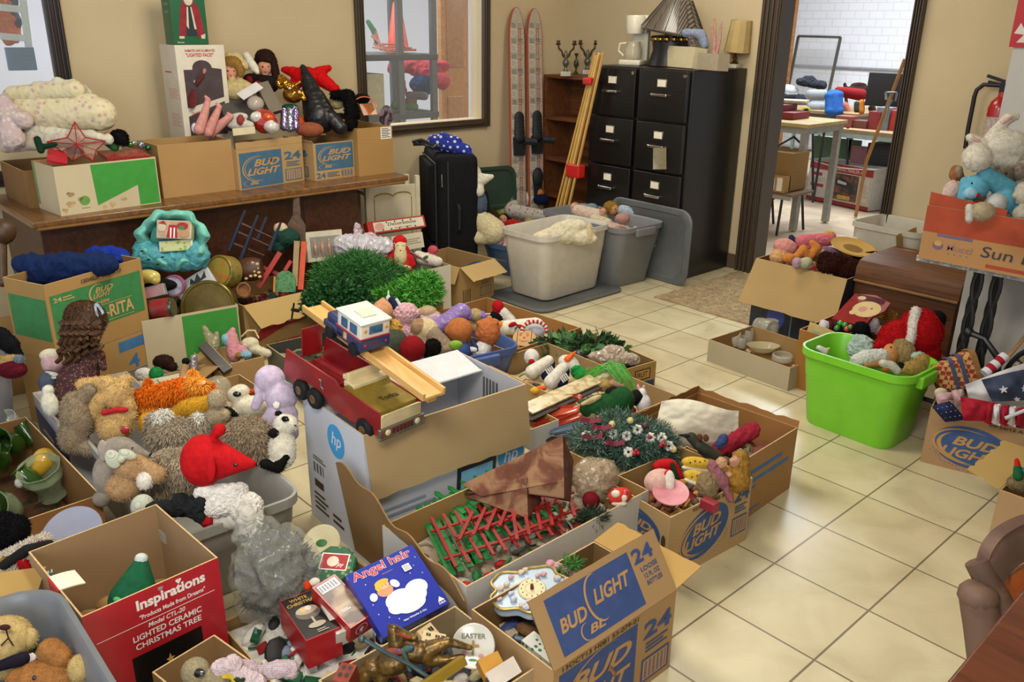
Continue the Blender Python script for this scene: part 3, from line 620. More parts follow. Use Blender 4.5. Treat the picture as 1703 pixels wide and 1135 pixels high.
p,_=be.flap('R',.035,0,t0=0); p,_=bf.flap('L',.012,20)
# ================================================================ floor, left part
def floorbox(name,lab,near,dx,dy,h,rot=0,z0=0,**k): return Carton(name,lab,0,0,z0+h,dx,dy,rot,z0,near=near,**k)
LN=tuple(P(72,475,.62))[:2]
b4=floorbox('beer_carton','brown carton printed with a blue figure 4, under the green and brown carton',LN,.235,.455,.308,21.8,col='#b58a4c')
bl=M('#3f6f9c',.7,.1,30); p=b4.pr('R'); p.rect(.62,.80,.94,.95,bl); p.text('4',.70,.52,.13,.2,bl); p.lines(.62,.40,.94,.50,bl,3); p.bars(.66,.05,.95,.32,bl,16); p.poly([(.05,.82),(.36,.95),(.42,.88),(.30,.72),(.38,.55),(.28,.38),(.38,.1),(.12,.1),(.2,.35),(.08,.6)],bl); p.arc(.22,.5,.1,.15,0,350,.06,M(CARD,.8,.05,30)); p.done(b4.root)
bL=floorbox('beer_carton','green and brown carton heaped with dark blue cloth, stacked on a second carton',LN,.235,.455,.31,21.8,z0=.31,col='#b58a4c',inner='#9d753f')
p=bL.pr('R'); gk=M('#3c7f49',.7,.08,30); ck=M('#c3a06a',.8,.05,30); p.rect(.03,.27,.97,.84,gk); p.rect(.04,.04,.3,.22,gk); p.rect(.05,.055,.29,.205,ck); p.bars(.07,.07,.27,.19,gk,12)
p.text('24',.06,.74,.08,.06,ck); p.lines(.15,.73,.26,.8,ck,2); p.arc(.5,.70,.09,.12,60,300,.08,ck); p.text('BUD',.47,.71,.19,.07,ck,.3); p.text('LIGHT',.44,.64,.19,.065,ck,.3); p.text('Lime',.51,.555,.09,.06,ck,.2); p.rect(.3,.53,.84,.537,ck); p.text('LIME-A-RITA',.17,.34,.68,.17,ck,0,.03); p.rect(.17,.30,.84,.307,ck)
p.text('12034SL27  01-OCT-17',.35,.89,.42,.05,INK); p.done(bL.root)
p=bL.pr('L'); p.rect(.05,.25,.97,.80,gk); p.done(bL.root)
bgw=Carton('cardboard_box','white and green box of decorative tins on the floor by the desk',235,535,.35,.42,.42,-6,col='#cdbb93',inner='#9d753f')
p=bgw.pr('R'); p.poly([(.40,.97),(.985,.97),(.985,.50),(.40,.14)],GRN); p.ell(.27,.21,.045,.075,GRN); p.ell(.27,.21,.035,.06,M('#cdbb93',.8,.05,20)); p.ell(.27,.21,.02,.05,GRN); p.lines(.19,.06,.37,.12,GRN,2); p.done(bgw.root)
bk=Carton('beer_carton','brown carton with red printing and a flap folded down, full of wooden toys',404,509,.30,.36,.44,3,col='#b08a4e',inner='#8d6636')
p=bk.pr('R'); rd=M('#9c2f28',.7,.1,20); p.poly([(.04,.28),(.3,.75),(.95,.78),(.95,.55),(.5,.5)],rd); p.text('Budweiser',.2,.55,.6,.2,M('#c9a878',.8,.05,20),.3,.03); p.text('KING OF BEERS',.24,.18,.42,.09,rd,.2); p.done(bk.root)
p,_=bk.flap('R',.125,148,t0=.045,t1=-.02,lab='flap folded down',wob=.006,out=cardm('#c4a05c'),inn=cardm('#c4a05c')); p.text('K1502405:33',.34,.45,.36,.14,M('#a58a55',.8,.1,20),0,.02); p.done(bk.root)
bt=floorbox('cardboard_box','brown box heaped with artificial greenery',(-1.98,-.10),.34,.58,.20,0,col='#a87a44')
bw=floorbox('drawer_box','white cardboard drawer box with a dark pull, right of the greenery',(-2.235,.405),.36,.33,.30,0,col='#d6cfbd',inner='#a89c84')
p=bw.pr('R'); p.rect(.1,.5,.95,.51,INK); p.arc(.62,.30,.09,.06,180,360,.2,INK); p.rect(.5,.3,.72,.32,INK); p.rect(0,.0,1,.1,M('#e4dfd0',.7,.04,20)); p.done(bw.root)
bx=Carton('beer_carton','empty brown carton with flaps spread, in front of the black suitcase',765,446,.245,.40,.29,6,col='#b08c55',inner='#a5834e')
p=bx.pr('R'); box24(p,.58,.15,.92,.75,'#4a5a60'); p.ell(.4,.92,.3,.14,M('#34506e',.7,.1,20)); p.bars(.08,.1,.32,.42,INK,12); p.done(bx.root)
p=bx.pr('L'); p.bars(.1,.1,.5,.42,INK,12); p.done(bx.root)
bx.flap('R',.125,120,lab='open flap',out=cardm('#c2a065'),inn=cardm('#c2a065')); bx.flap('L',.10,155,out=cardm('#c2a065'),inn=cardm('#c2a065')); bx.flap('A',.11,110)
# small boxes at the left edge
bq=floorbox('cardboard_box','small brown box at the photo\'s left edge behind the grey bin',(-2.62,-1.55),.30,.30,.28,-4,col='#b08650')
bq2=floorbox('cardboard_box','low brown box by the left edge, touching the green and brown carton',(-2.44,-1.38),.30,.17,.20,0,col='#a98450')
tub('round_bin','grey plastic bin of black plush toys at the left edge',-2.02,-1.83,.62,.60,.44,M('#85858c',.45,.06,20),0,.86,.28,.01,cat='bin',handles=False)
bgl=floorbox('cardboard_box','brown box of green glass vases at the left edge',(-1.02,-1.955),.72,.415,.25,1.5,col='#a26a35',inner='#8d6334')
p=bgl.pr('R'); p.rect(.18,0,.34,1,M('#c29a5c',.5,.08,20)); p.text('BEER',.4,.4,.2,.2,M('#7d4a22',.8,.1,20)); p.done(bgl.root)
tub('storage_tub','long shallow translucent tub heaped with plush animals',-1.05,-1.29,.88,.37,.28,M('#a8a6a0',.3,.05,20,alpha=.82),-2,.88,.05,.014,handles=False)
bwb=floorbox('box_lid','white box with a blue side behind the plush tub, holding a seated doll',(-1.50,-1.50),.46,.34,.25,-2,col=M('#c9cdd6',.5,.05,20),inner='#d5d5d5')
p=bwb.pr('L'); p.rect(0,0,1,.8,M('#33457a',.5,.08,20)); p.lines(.2,.2,.5,.6,WHT,3); p.done(bwb.root)
bO=floorbox('cardboard_box','low brown box of small ceramic figures in front of the carton with the figure 4',(-2.03,-1.13),.36,.36,.16,0,col='#b58f5c')
bM=Carton('cardboard_box','small brown box with a leaning black book and pink figurines',365,610,.17,.22,.20,-4,col='#b98f58')
bM.flap('L',.09,120,out=cardm('#b08a54')); 
bN=floorbox('cardboard_box','small open brown box behind the panda plush',(-1.50,-1.00),.36,.28,.15,0,col='#b58c55')
bR=floorbox('milk_crate','clear plastic bin with dark odds and ends behind the red toy truck',(-1.62,-.52),.44,.38,.17,-4,col=M('#6f7160',.4,.2,20),inner='#4b4a40')
# ================================================================ the white printer box
hp=Carton('printer_box','tall white printer box with blue logo, carrying the toy truck',604,725,.45,.386,.615,-3,col='#cfd3dc',inner='#c9ccd3')
hpm=M('#3d9bd8',.5,.05,20); hw=M('#d8dbe2',.5,.04,20)
p=hp.pr('L'); p.ell(.55,.80,.14,.125,hpm); p.text('hp',.475,.735,.16,.13,hw,.25,.01); p.lay+=1; p.bars(.12,.42,.30,.50,INK,10); p.lines(.12,.52,.34,.56,INK,2); p.rect(.12,.30,.28,.36,INK); p.lines(.1,.1,.34,.26,INK,4); p.lines(.42,.1,.6,.2,INK,2); p.done(hp.root)
p=hp.pr('R'); bk_=M('#22262c',.4,.1,20); p.poly([(.52,.05),(.78,.05),(.80,.52),(.54,.52)],bk_); p.poly([(.55,.08),(.76,.08),(.775,.47),(.565,.47)],M('#7fc3e8',.3,.1,20)); p.ell(.90,.46,.09,.13,hpm); p.text('hp',.85,.38,.1,.14,hw,.25,.01); 
for i in range(3): p.rect(.035,.10+.13*i,.07,.17+.13*i,hpm)
p.lines(.09,.1,.4,.42,M('#8d99ac',.6,.05,20),6); p.done(hp.root)
hp.flap('R',.205,172,t0=.006,t1=-.0,lab='brown inner side of the flap hanging down',out=cardm('#b99a68'),inn=cardm('#b99a68'),wob=.004)
X,W=hp.flapframe('B',-97); 
q=MB(); q.prism([(0,0),(W,0),(W-.02,.17),(.02,.17)],.004,X); q.build('flap',M('#c9cacc',.6,.05,20),hp.root,label='flap folded inwards')
q=MB(); q.tube([X@V((.02,.17,.004)),X@V((W*.5,.175,.006)),X@V((W-.02,.17,.004))],.004); q.build('tape_edge',M('#e4e6e8',.2,.05,20,alpha=.5),hp.root)
p=Print(frame_from(hp.face('A')[0]@V((W*0+.38,0,-.006)),-hp.e2,(0,0,1)),.386,.45); p.bars(.40,.66,.62,.90,bk_,14); p.done(hp.root,'barcode')
# ---------------------------------------------------------------- white tree box with picket fences
tr=floorbox('christmas_tree_box','long white box printed with a green tree, filled with red picket fencing',(.022,-1.01),.37,.715,.25,0,col='#cdc8c0',inner='#ae8148')
p=tr.pr('R'); tg=M('#2f8a68',.6,.08,20)
p.poly([(.845,.58),(.80,.42),(.822,.42),(.785,.28),(.81,.28),(.77,.13),(.835,.15),(.835,.05),(.85,.05),(.85,.15),(.905,.16),(.875,.28),(.90,.3),(.868,.42),(.885,.44)],tg)
for u,v in ((.8,.34),(.885,.38),(.79,.2),(.9,.22)): p.ell(u,v,.006,.018,REDM,0,10)
p.done(tr.root)
q=MB()
def pan(u,v):
    x=-.60+.635*u; y=-.975-.03*u; zt=.34-.05*u-.06*u*u+.012*math.sin(9*u)+.012*math.sin(23*u); z=.0+v*zt; return (x,y-(v-.5)*.05,z)
q.sheet(pan,40,10,.004); q.build('cardboard_flap',cardm('#9c7546'),tr.root,label='ragged flap standing up between the printer box and the blue package')
# ---------------------------------------------------------------- red ceramic tree box
rb=floorbox('gift_box','tall open box with a red front showing a lighted ceramic tree',(-.335,-1.79),.34,.315,.355,3,col='#b08a5c',inner='#a8845a')
p=rb.pr('R'); rr=M('#b3202c',.35,.06,20,coat=.2); p.rect(0,0,1,1,rr); w_=M('#efe9e2',.5,.03,20); p.text('Inspirations',.36,.845,.52,.10,w_,0,.035); p.text('"Products Made from Dreams"',.37,.795,.5,.035,w_); p.rect(.06,.765,.94,.77,w_); p.text('Model CTL-20',.42,.715,.28,.035,w_,.2); p.text('LIGHTED CERAMIC',.30,.65,.52,.045,w_); p.text('CHRISTMAS TREE',.31,.585,.50,.045,w_)
p.rect(.27,-.05,.80,.54,M('#131313',.3,.1,20))
t1=M('#31543c',.5,.2,60); t2=M('#c8d0c4',.5,.1,60)
for i in range(9):
    y=.36-.045*i; w2=.025+.012*i; p.poly([(.535-w2,y),(.535+w2,y),(.535+w2*.5,y+.06),(.535-w2*.5,y+.06)],t1)
    for j in range(i+2): p.ell(.535+(-w2+2*w2*(j+.5)/(i+2)),y+.01,.008,.006,t2 if (i+j)%3 else M(['#c43a2e','#d8b83a','#3a6ad0'][(i+j)%9//3],.4,.05,20),0,8); p.lay-=.45
p.poly([(.535,.46),(.545,.425),(.57,.42),(.55,.405),(.557,.375),(.535,.39),(.513,.375),(.52,.405),(.50,.42),(.525,.425)],M('#d8a860',.4,.05,20)); p.done(rb.root)
p=Print(rb.face('R')[0],.315,.355)
for u in (.545,.68): p.ell(u-.010,.965,.012,.010,w_,0,12); p.lay-=.5; p.ell(u+.010,.965,.012,.010,w_,0,12); p.lay-=.5; p.poly([(u-.021,.96),(u+.021,.96),(u,.935)],w_)
p.lay=4; p.done(rb.root,'printed_heart')
X,W=rb.face('L'); q=MB(); q.prism([(W*.42,.30),(W*.62,.30),(W*.62,.356),(W*.42,.356)],.004,X); q.build('cover_strip',M('#b3202c',.4,.05,20),rb.root)
q=MB(); q.sheet(lambda u,v:X@V((W*(.42+.2*u),.357-.008*v*v,-.055*v)),6,6,.003); q.build('folded_tab',M('#e8dfc8',.6,.04,20),rb.root,label='cream tab folded over the rim')
# ---------------------------------------------------------------- grey tub bottom left
tub('storage_tub','dark grey plastic tub of teddy bears in the bottom left corner',-.175,-2.065,.64,.50,.37,M('#6d7074',.35,.05,20),-1,.82,.09,.016)
# ---------------------------------------------------------------- bottom middle cartons
bh=floorbox('cardboard_box','light brown box with a carousel horse at the bottom of the photo',(.31,-1.43),.29,.385,.21,0,col='#b39a72',inner='#ab926b')
bb9=floorbox('beer_carton','front beer carton, its blue and brown flap raised, beside the decorated clocks',(.372,-1.052),.28,.435,.245,0,col='#b58d5a',inner='#8d6a3c')
p=bb9.pr('R'); c9='#3c4f80'; p.rect(.04,-.02,.66,.90,M(c9,.7,.08,30)); p.text('BUD',.12,.55,.50,.22,M(CARD,.8,.05,20),.35,.03); p.text('LIGHT',.06,.25,.56,.22,M(CARD,.8,.05,20),.35,.03); p.arc(.4,.5,.3,.4,70,290,.03,M(CARD,.8,.05,20)); box24(p,.72,.08,.97,.86,c9); p.text('13OCT13 H081 53-079-01',.06,.925,.60,.055,INK); p.done(bb9.root)
p,_=bb9.flap('R',.160,-33,t0=.0,t1=-.0,lab='raised flap with blue printing',wob=.001); mm=M(c9,.7,.08,30); k=M(CARD,.8,.05,30)
p.rect(.09,.08,.74,.90,mm); p.text('BUD',.13,.36,.20,.20,k,.2,.03); p.text('LIGHT',.40,.46,.30,.22,k,.3,.03); p.arc(.435,.55,.085,.34,75,285,.08,k); p.arc(.29,.21,.045,.12,75,285,.1,k); p.text('BL',.30,.15,.12,.12,k,.3,.03)
p.text('24',.76,.66,.17,.22,mm,0,.03); p.text('LOOSE',.79,.52,.14,.07,mm); p.text('12 FL OZ',.80,.41,.13,.07,mm); p.text('BOTTLES',.80,.30,.13,.07,mm); p.done(bb9.root)
bb9.flap('A',.10,80,lab='open side flap',out=cardm('#c0964e'),inn=cardm('#c0964e')); 
b8b=floorbox('beer_carton','back beer carton of the pair by the tiles, with a white cloth and red fabric',(.105,.02),.42,.43,.245,2,col='#b0814a',inner='#a06c38')
p=b8b.pr('R'); p.lines(.3,.5,.9,.8,BL if 0 else bl,2); p.text('BL',.2,.45,.2,.2,bl); p.rect(.1,.1,.5,.13,bl); p.done(b8b.root); b8b.flap('B',.035,-8,wob=.007); b8b.flap('A',.02,10,wob=.005)
b8=floorbox('beer_carton','beer carton with a blue oval logo by the tiles, heaped with fruit-like slices and angels',(.145,-.345),.27,.385,.232,-4,col='#bb9862',inner='#a5824c')
p=b8.pr('R'); bud_oval(p,.43,.52,.30,.36,'#37527c',ang=18); box24(p,.78,.2,.97,.95,'#37527c'); p.text('02APR12 SP02 30',.25,.93,.4,.05,INK); p.done(b8.root)
p=b8.pr('L'); bud_oval(p,.50,.62,.38,.26,'#37527c'); p.text('24',.4,.05,.5,.22,M('#37527c',.7,.1,20)); p.ell(.93,.6,.03,.1,INK); p.done(b8.root)
# ---------------------------------------------------------------- middle cartons
tub('storage_tub','dark blue plastic tub with two bald troll heads',-1.43,.10,.52,.40,.25,M('#4a5f94',.35,.06,20),-10,.82,.06,.014)
bs=floorbox('cardboard_box','low brown box of cloth dolls with candy-striped trim',(-1.205,.255),.66,.475,.20,2.5,col='#a8743a',inner='#a8743a')
bp_=floorbox('cardboard_box','low brown tray of artificial plums and green leaves',(-.815,.545),.46,.225,.15,-7,col='#b08a48',inner='#8a6a3a')
p=bp_.pr('R'); p.rect(.3,0,.97,.42,M('#2d3c6c',.7,.1,20)); p.rect(.42,.5,.85,.85,INK); p.rect(.45,.54,.82,.81,k); p.text('FRUIT',.47,.58,.3,.18,INK); p.done(bp_.root)
bK=floorbox('cardboard_box','long brown box of snowmen, shoes and a green plush',(-.43,.05),.76,.385,.20,-2,col='#b9945c',inner='#a98857')
bi=floorbox('shoe_box','small white-fronted box beside the snowman dolls',(-.53,-.26),.20,.13,.085,-3,z0=.15,col='#cfd0cc',inner='#b58a50')
# ---------------------------------------------------------------- right side
tub('storage_tub','translucent white tub heaped with cream cloth, standing on a grey lid',-2.185,1.52,.375,.60,.40,M('#cfc9ba',.35,.05,20,alpha=.88),2,.84,.07,.014,z0=.022)
q=MB(); loft(q,[[V((x-2.15,y+1.50,z)) for x,y in rrect(.50+o,.74+o,.08)] for z,o in ((0,0),(.014,.01),(.018,-.01),(.018,-.06),(.012,-.08))],0,True,True)
q.build('tub_lid',M('#5d5f5e',.45,.06,20),label='flat grey plastic lid on the floor under the white tub',cat='lid')
tub('storage_tub','grey plastic tub full of dolls in front of the filing cabinets',-2.275,2.03,.76,.40,.40,M('#77797a',.4,.05,20),-3,.80,.07,.016)
q=MB(); A=P(1060,478,.0); 
Xl=frame_from((-1.80,2.18,.22),(.34,.5,0.0),(-.10,.05,1)); 
loft(q,[[Xl@V((x,y,z)) for x,y in rrect(.30+o,.44+o,.07)] for z,o in ((0,.03),(.012,.035),(.02,.02),(.02,-.04),(.012,-.06))],0,True,True)
q2=MB(); 
q=MB(); Xl=frame_from((-2.04,2.245,.245),V((1,-.03,0)),V((.0,.02,1)))
loft(q,[[Xl@V((x,y,z)) for x,y in rrect(.66+o,.46+o,.09)] for z,o in ((0,.03),(.012,.035),(.02,.02),(.02,-.04),(.010,-.06))],0,True,True)
q.build('tub_lid',M('#5f6363',.4,.06,20),label='grey plastic lid standing on edge between the doll tub and the cabinets',cat='lid')
tub('wash_basket','round blue plastic basket of dolls beside the suitcase',-2.70,1.74,.54,.56,.22,M('#3f5a7c',.35,.06,20),0,.8,.26,.012,cat='basket',handles=False)
bgf=floorbox('tray_box','shallow grey-brown box of clear glassware on the tiles',(-.385,1.235),.47,.35,.115,-4,col='#b3a384',inner='#a8834e')
bpn=floorbox('cardboard_box','plain brown box behind the lime green tub, full of red toys',(.03,1.30),.43,.34,.285,0,col='#a9702c',inner='#8d5c2a')
q=MB(); q.prism([(0,.20),(.15,.20),(.14,.30),(.02,.315)],.003,bpn.face('L')[0]@Matrix.Translation((.0,0,-.05))); q.build('inner_card',M('#c9b072',.7,.05,20),bpn.root)
p=Print(bpn.face('L')[0]@Matrix.Translation((.04,.245,-.044)),.035,.035); p.rect(0,0,1,1,M('#8fae9e',.6,.1,20)); p.rect(.2,.2,.8,.8,M('#5f7d7c',.6,.3,90)); p.done(bpn.root,'sticker')
tub('storage_tub','lime green plastic tub with two blonde dolls inside',.01,1.115,.46,.30,.335,M('#74c22a',.35,.05,10),-2,.82,.075,.014)
bbg=floorbox('cardboard_box','large box with a brown flap folded over its dark printed side, heaped with dolls',(-.49,1.89),.53,.42,.39,-1,col=M('#1c2232',.45,.2,20),inner='#7d5c34')
p=bbg.pr('L'); p.ell(.3,.25,.1,.2,M('#3a4a9c',.5,.1,20)); p.rect(.47,0,.485,.6,M('#6a6a70',.4,.1,20)); p.done(bbg.root)
bbg.flap('L',.255,150,t0=.0,t1=-.03,lab='plain brown flap folded down over the front',out=cardm('#b7955c'),inn=cardm('#b7955c'))
bbk=floorbox('cardboard_box','brown box with an upright flap in the doorway, behind the straw hat',(-.10,2.42),.36,.30,.34,4,col='#b58f50')
bbk.flap('B',.20,12,out=cardm('#bf9c5c'),inn=cardm('#bf9c5c')); bbk.flap('L',.16,25,out=cardm('#bf9c5c'),inn=cardm('#bf9c5c'))
tub('storage_tub','clear plastic tub of pale things in the doorway, beyond the brown boxes',-.60,2.66,.40,.34,.55,M('#c9c2b0',.3,.05,20,alpha=.75),-4,.86,.05,.012,handles=False)
# trunk
r=T('domed_cabinet','brown wooden sewing-machine cabinet with a domed top behind the red Santa plush','cabinet',(-.22,2.15,0)); tw=M('#6a4220',.55,.1,12,pat='wood',col2='#4a2a12'); tw2=M('#8a6438',.4,.1,20)
q=MB(); q.box((-.235,2.17,.19),(.50,.42,.38),0,None,.004); q.build('cabinet_body',M('#5d3820',.4,.1,12,pat='wood',col2='#40240f'),r)
Xt=frame_from((-.487,1.955,.385),(0,1,0),(0,0,1)); q=MB(); q.prism([(0,0),(.43,0),(.43,.10),(.08,.10),(.03,.09),(.006,.06)],.51,Xt); q.build('domed_lid',tw,r)
q=MB(); q.box((-.232,1.95,.378),(.51,.012,.012),0,None,.003); q.build('lid_moulding',tw2,r)
# sewing table with iron legs
r=T('sewing_table','table with a white marbled top on black cast-iron sewing-machine legs','table',(.42,1.42,0)); 
q=MB(); q.box((.46,1.43,.742),(.72,.50,.022),0,Matrix.Rotation(0,4,'Z'),.003); q.build('table_top',M('#c9c8c4',.3,.15,60,pat='blotch',col2='#8f9194'),r)
irn=M('#15171a',.45,.15,60)
def P0(x,z): return V((x,0,z))
for yy in (1.36,1.60):
    for (a,b) in [(PY(u,462,yy),PY(v,w,yy)) for u,v,w in ((1628,1588,620),(1660,1622,620))]:
        b.z=0; a.z=.72
        q=MB(); pts=[]
        for s_ in (0,1):
            pts=[]
            for i in range(25):
                t=i/24; pp=V(a).lerp(V(b),t); pp.x+=.014*math.sin(t*14+s_*math.pi); pts.append(pp)
            q.tube(pts,.0095,8)
        q.tube([V(a),V(b)],.005,6); q.build('iron_leg',irn,r)
q=MB(); q.tube([(.29,1.34,.45),(.35,1.34,.44),(.41,1.34,.38),(.43,1.34,.26),(.47,1.34,.18)],[.014,.012,.014,.016,.012],8); q.ell((.29,1.34,.45),.02); q.build('treadle_arm',irn,r)
q=MB(); q.tube([(.62+.19*math.cos(R_(a)),1.40,.28+.19*math.sin(R_(a))) for a in range(0,361,12)],.010,8)
for a in range(0,180,30): q.tube([(.62+.19*math.cos(R_(a)),1.40,.28+.19*math.sin(R_(a))),(.62-.19*math.cos(R_(a)),1.40,.28-.19*math.sin(R_(a)))],.006,6)
q.ell((.62,1.40,.28),.03); q.build('hand_wheel',irn,r)
q=MB(); q.box((.40,1.30,.10),(.34,.02,.14)); q.tube([(.2,1.25,.16),(.6,1.25,.16)],.01); q.build('treadle_plate',irn,r)
sd=Carton('produce_box','orange and brown produce box of plush rabbits on the sewing table',0,0,.955,.60,.40,0,.753,col='#b5834e',inner='#94482a',near=(.72,1.145))
p=sd.pr('L'); orr=M('#9c4228',.7,.08,20); pu=M('#6a5a72',.6,.08,20); p.rect(0,.52,1,1,orr); p.rect(.09,.46,.30,.515,pu); p.ell(.105,.30,.032,.085,pu); p.ell(.105,.335,.024,.05,M(CARD,.8,.05,20)); p.text('Mucci',.16,.235,.15,.12,M('#8a6a6a',.7,.1,20),0,.01); p.text('. . . .',.17,.17,.12,.02,pu)
p.text('Sun Drop',.36,.17,.50,.26,M('#3c3a44',.7,.1,20),.1,.005); p.rect(.40,.06,.82,.12,orr); p.done(sd.root)
q=MB(); X,W=sd.face('L'); q.prism([(0,.19),(.27,.185),(.27,.225),(.0,.25)],.003,X@Matrix.Translation((0,0,-.012))); q.build('corner_tab',orr,sd.root)
bfl=floorbox('beer_carton','beer carton of small American flags at the right edge',(.317+.40*math.cos(R_(14.5)),1.019+.40*math.sin(R_(14.5))),.40,.27,.225,14.5,col='#b38c60',inner='#9c7648')
p=bfl.pr('L'); bud_oval(p,.40,.46,.33,.37,'#3c5684',ang=-4); p.text('24',.88,.3,.12,.3,M('#3c5684',.7,.1,20)); p.text('09/24/12 A3',.5,.92,.3,.05,INK); p.done(bfl.root)
bbr=floorbox('cardboard_box','brown box with a torn flap sticking out at the right edge',(1.13,.52),.40,.36,.25,0,col='#ba9464',inner='#a8834e')
bbr.flap('B',.10,74,lab='torn flap',wob=.006,t0=.06,t1=-.0,out=cardm('#c9a45c'),inn=cardm('#c9a45c'))
# ================================================================ plush animals in the long tub
PG='plush toys in the long tub'
def plush(name,lab,at,body,cols,parts=(),dots=(),**k): return fig(name,lab,'plush toy',at,body,cols,parts,dots,**k)
TAN='#c2a068'; 
plush('plush_dog','tan plush dog lying face down with a red collar and round badge',(190,680,.36),
 [(193,655,26,27,0,0),('c',138,641,178,640,11,15,0,8),('c',143,700,168,664,11,14,0,14),(205,634,16,11,20,0,-6),('c',200,660,214,676,15,12),(191,708,29,27,0,0,2),(215,690,12,12),(150,713,9,8,0,1)],[TAN,'#a58a68'],
 [('collar',[('c',172,687,190,683,4.5,4.5,0,24),('c',190,683,209,682,4.5,4.5,0,24)],['#b3202a'],{'top':0})],
 [('badge',205,716,10.5,'#a8202a'),('badge_centre',205,716,7,'#e0d8b8'),('badge_emblem',205,716,4,'#1c1c1c')],fz=3.2,fn=5000)
plush('plush_elephant','grey-brown shaggy plush lying behind the tan dog',(128,705,.33),[(128,690,26,40,10),(122,725,24,30),('c',140,660,150,650,14,12),('c',130,740,150,748,15,12)],['#8b7a62'],fz=3,fn=4000)
plush('plush_monster','shaggy bright orange plush with a blue oval on its foot',(285,655,.37),
 [('c',232,664,300,650,14,19),('c',300,650,345,652,19,14),('c',232,680,255,683,10,9,1),(247,645,7,14,10,0),('c',320,622,322,640,6,9,1),(328,640,17,12,-10,1,14)],['#e0731c','#eda23c'],
 dots=[('foot_pad',334,637,9,'#e89a4a',.7),('eye_oval',335,636,5,'#3a5f9c',.7)],fz=6.5,fn=7000,fdown=.5)
plush('plush_duck','mustard yellow plush under the orange one',(322,680,.345),[(322,678,34,17,14),('c',292,692,352,668,12,13),(243,704,13,18)],['#c8962a'],fz=2.6,fn=3500)
plush('plush_paw_toy','small grey plush with rounded paws right of the yellow one',(361,675,.36),[(361,665,15,18),(357,694,17,16),('c',352,700,372,690,9,10)],['#b0a083'],fz=2.4,fn=2500)
MOT='#a59781'
plush('plush_badger','long-haired grey mottled plush with white paw pads, feet up',(285,720,.35),
 [(288,727,42,30),('c',262,705,290,730,18,20),('c',330,702,318,722,13,18),(268,696,17,11,25,1,8),(330,697,6,9,20,1,8),(300,750,32,22)],[MOT,'#d8d4c6'],fz=7,fn=9000,fdown=.5)
plush('plush_koala','curly grey and cream plush ball behind the red mouse',(412,726,.35),[(412,725,37,31),(395,752,22,20),(430,745,18,20)],['#a08e76'],fz=6,fn=7000,fdown=.6,wr=.004,wsc=70)
plush('plush_fox','long-haired beige plush in the middle of the tub, under the red mouse',(285,785,.32),[(290,778,46,30),(262,806,32,20),(310,800,30,18)],['#ab9a82'],fz=6.5,fn=8000,fdown=.5)
plush('plush_mouse','grey plush mouse with a pointed nose by the tub\'s left rim',(200,760,.36),
 [(198,748,30,22,0),('c',205,748,246,758,20,5,0,4),(175,790,20,34),('c',170,745,174,752,8,8),(171,750,9,19,5,1,16,4),(170,830,16,14)],['#8c8378','#9b8f83'],
 dots=[('eye',220,746,2.6,'#111111'),('nose',250,757,4,'#1a1718')])
plush('plush_bear','peach plush bear with a green gingham bow on its ear',(215,785,.37),
 [(218,777,27,24,0,0),(205,810,28,24,0,0),(241,800,13,15,0,1,10),('c',230,768,262,790,12,14,0)],['#a8865f','#d6cfc2'],
 [('bow',[(188,764,13,17,30,0,24,5),(212,756,16,8,-20,0,26,5),(202,765,6,6,0,0,30)],[M('#7f8a6c',.8,.1,30,pat='check',col2='#cfcdb8',sc=300) if 0 else M('#8a9478',.8,0,520,pat='check',col2='#d2d0bd')],{'top':0,'smooth':2})],
 [('stitch',229,772,2,'#2a2018',.5)],fz=2.4,fn=3500)
plush('plush_red_mouse','large red felt mouse head with black button eye and white lace collar',(355,790,.40),
 [(338,766,37,44,0,0),('c',345,765,419,772,38,7,0,0,6),(365,716,10,12,-30,0,8),('c',357,724,364,714,8,9,0,4),(351,781,8,21,0,0,40,5)],['#b3141a'],
 [('lace_collar',[(372,838,46,22,15,0,-4),('c',335,820,400,815,12,12),(410,845,28,26,0,0,-6)],['#d9d4cc'],{'wr':.006,'wsc':110,'ridge':True,'top':0}),
  ('body',[(375,862,45,22,0,0,-18)],['#c9c4ba'],{'top':0})],
 [('eye',391,774,3.6,'#120c0c'),('nose',428,773,3.6,'#2a0c10')],bodyname='head')
plush('plush_panda','white and black plush panda lying on its side at the right end of the tub',(470,735,.36),
 [(475,706,20,17,0,0),(470,748,23,34,0,0,-2),('c',440,772,462,777,8,10,1,10),('c',462,777,474,760,10,8,1,12),(455,721,9,8,0,1,12),(474,697,6.5,4.5,-15,1,17,4),(463,688,6,5,0,1,2)],['#d8d2c0','#141414'],
 dots=[('eye',476,698,2.4,'#3b2a20'),('nose',490,708,3,'#141414'),('eye',461,721,3,'#2a1a10')],fz=2.2,fn=3500)
plush('plush_lavender_bear','pale lavender plush bear seen from behind, bent over the tub rim',(458,665,.42),
 [(449,632,25,25,0,0),(432,650,9,17,15,0,6),(468,660,27,27,0,0),(468,690,28,22,0,0),('c',430,664,425,676,9,8,0,10),('c',448,697,440,722,13,11,0,6),('c',484,700,487,722,12,10,0,2)],['#bfb0c6'],
 [('tag',[(460,674,7,7,10,0,30,1)],['#ddd9cc'],{'top':0,'smooth':0})])
plush('plush_dalmatian','cream plush dog with black ears left of the lavender bear',(400,672,.34),
 [(396,655,20,14,30,0),(415,676,30,18,0,0),(384,685,14,5,-35,1,14),('c',372,690,388,696,9,11,2)],['#d4ccb4','#151515','#a3937a'],dots=[('nose',394,656,7,'#121212',.7)],fz=1.8,fn=2500)
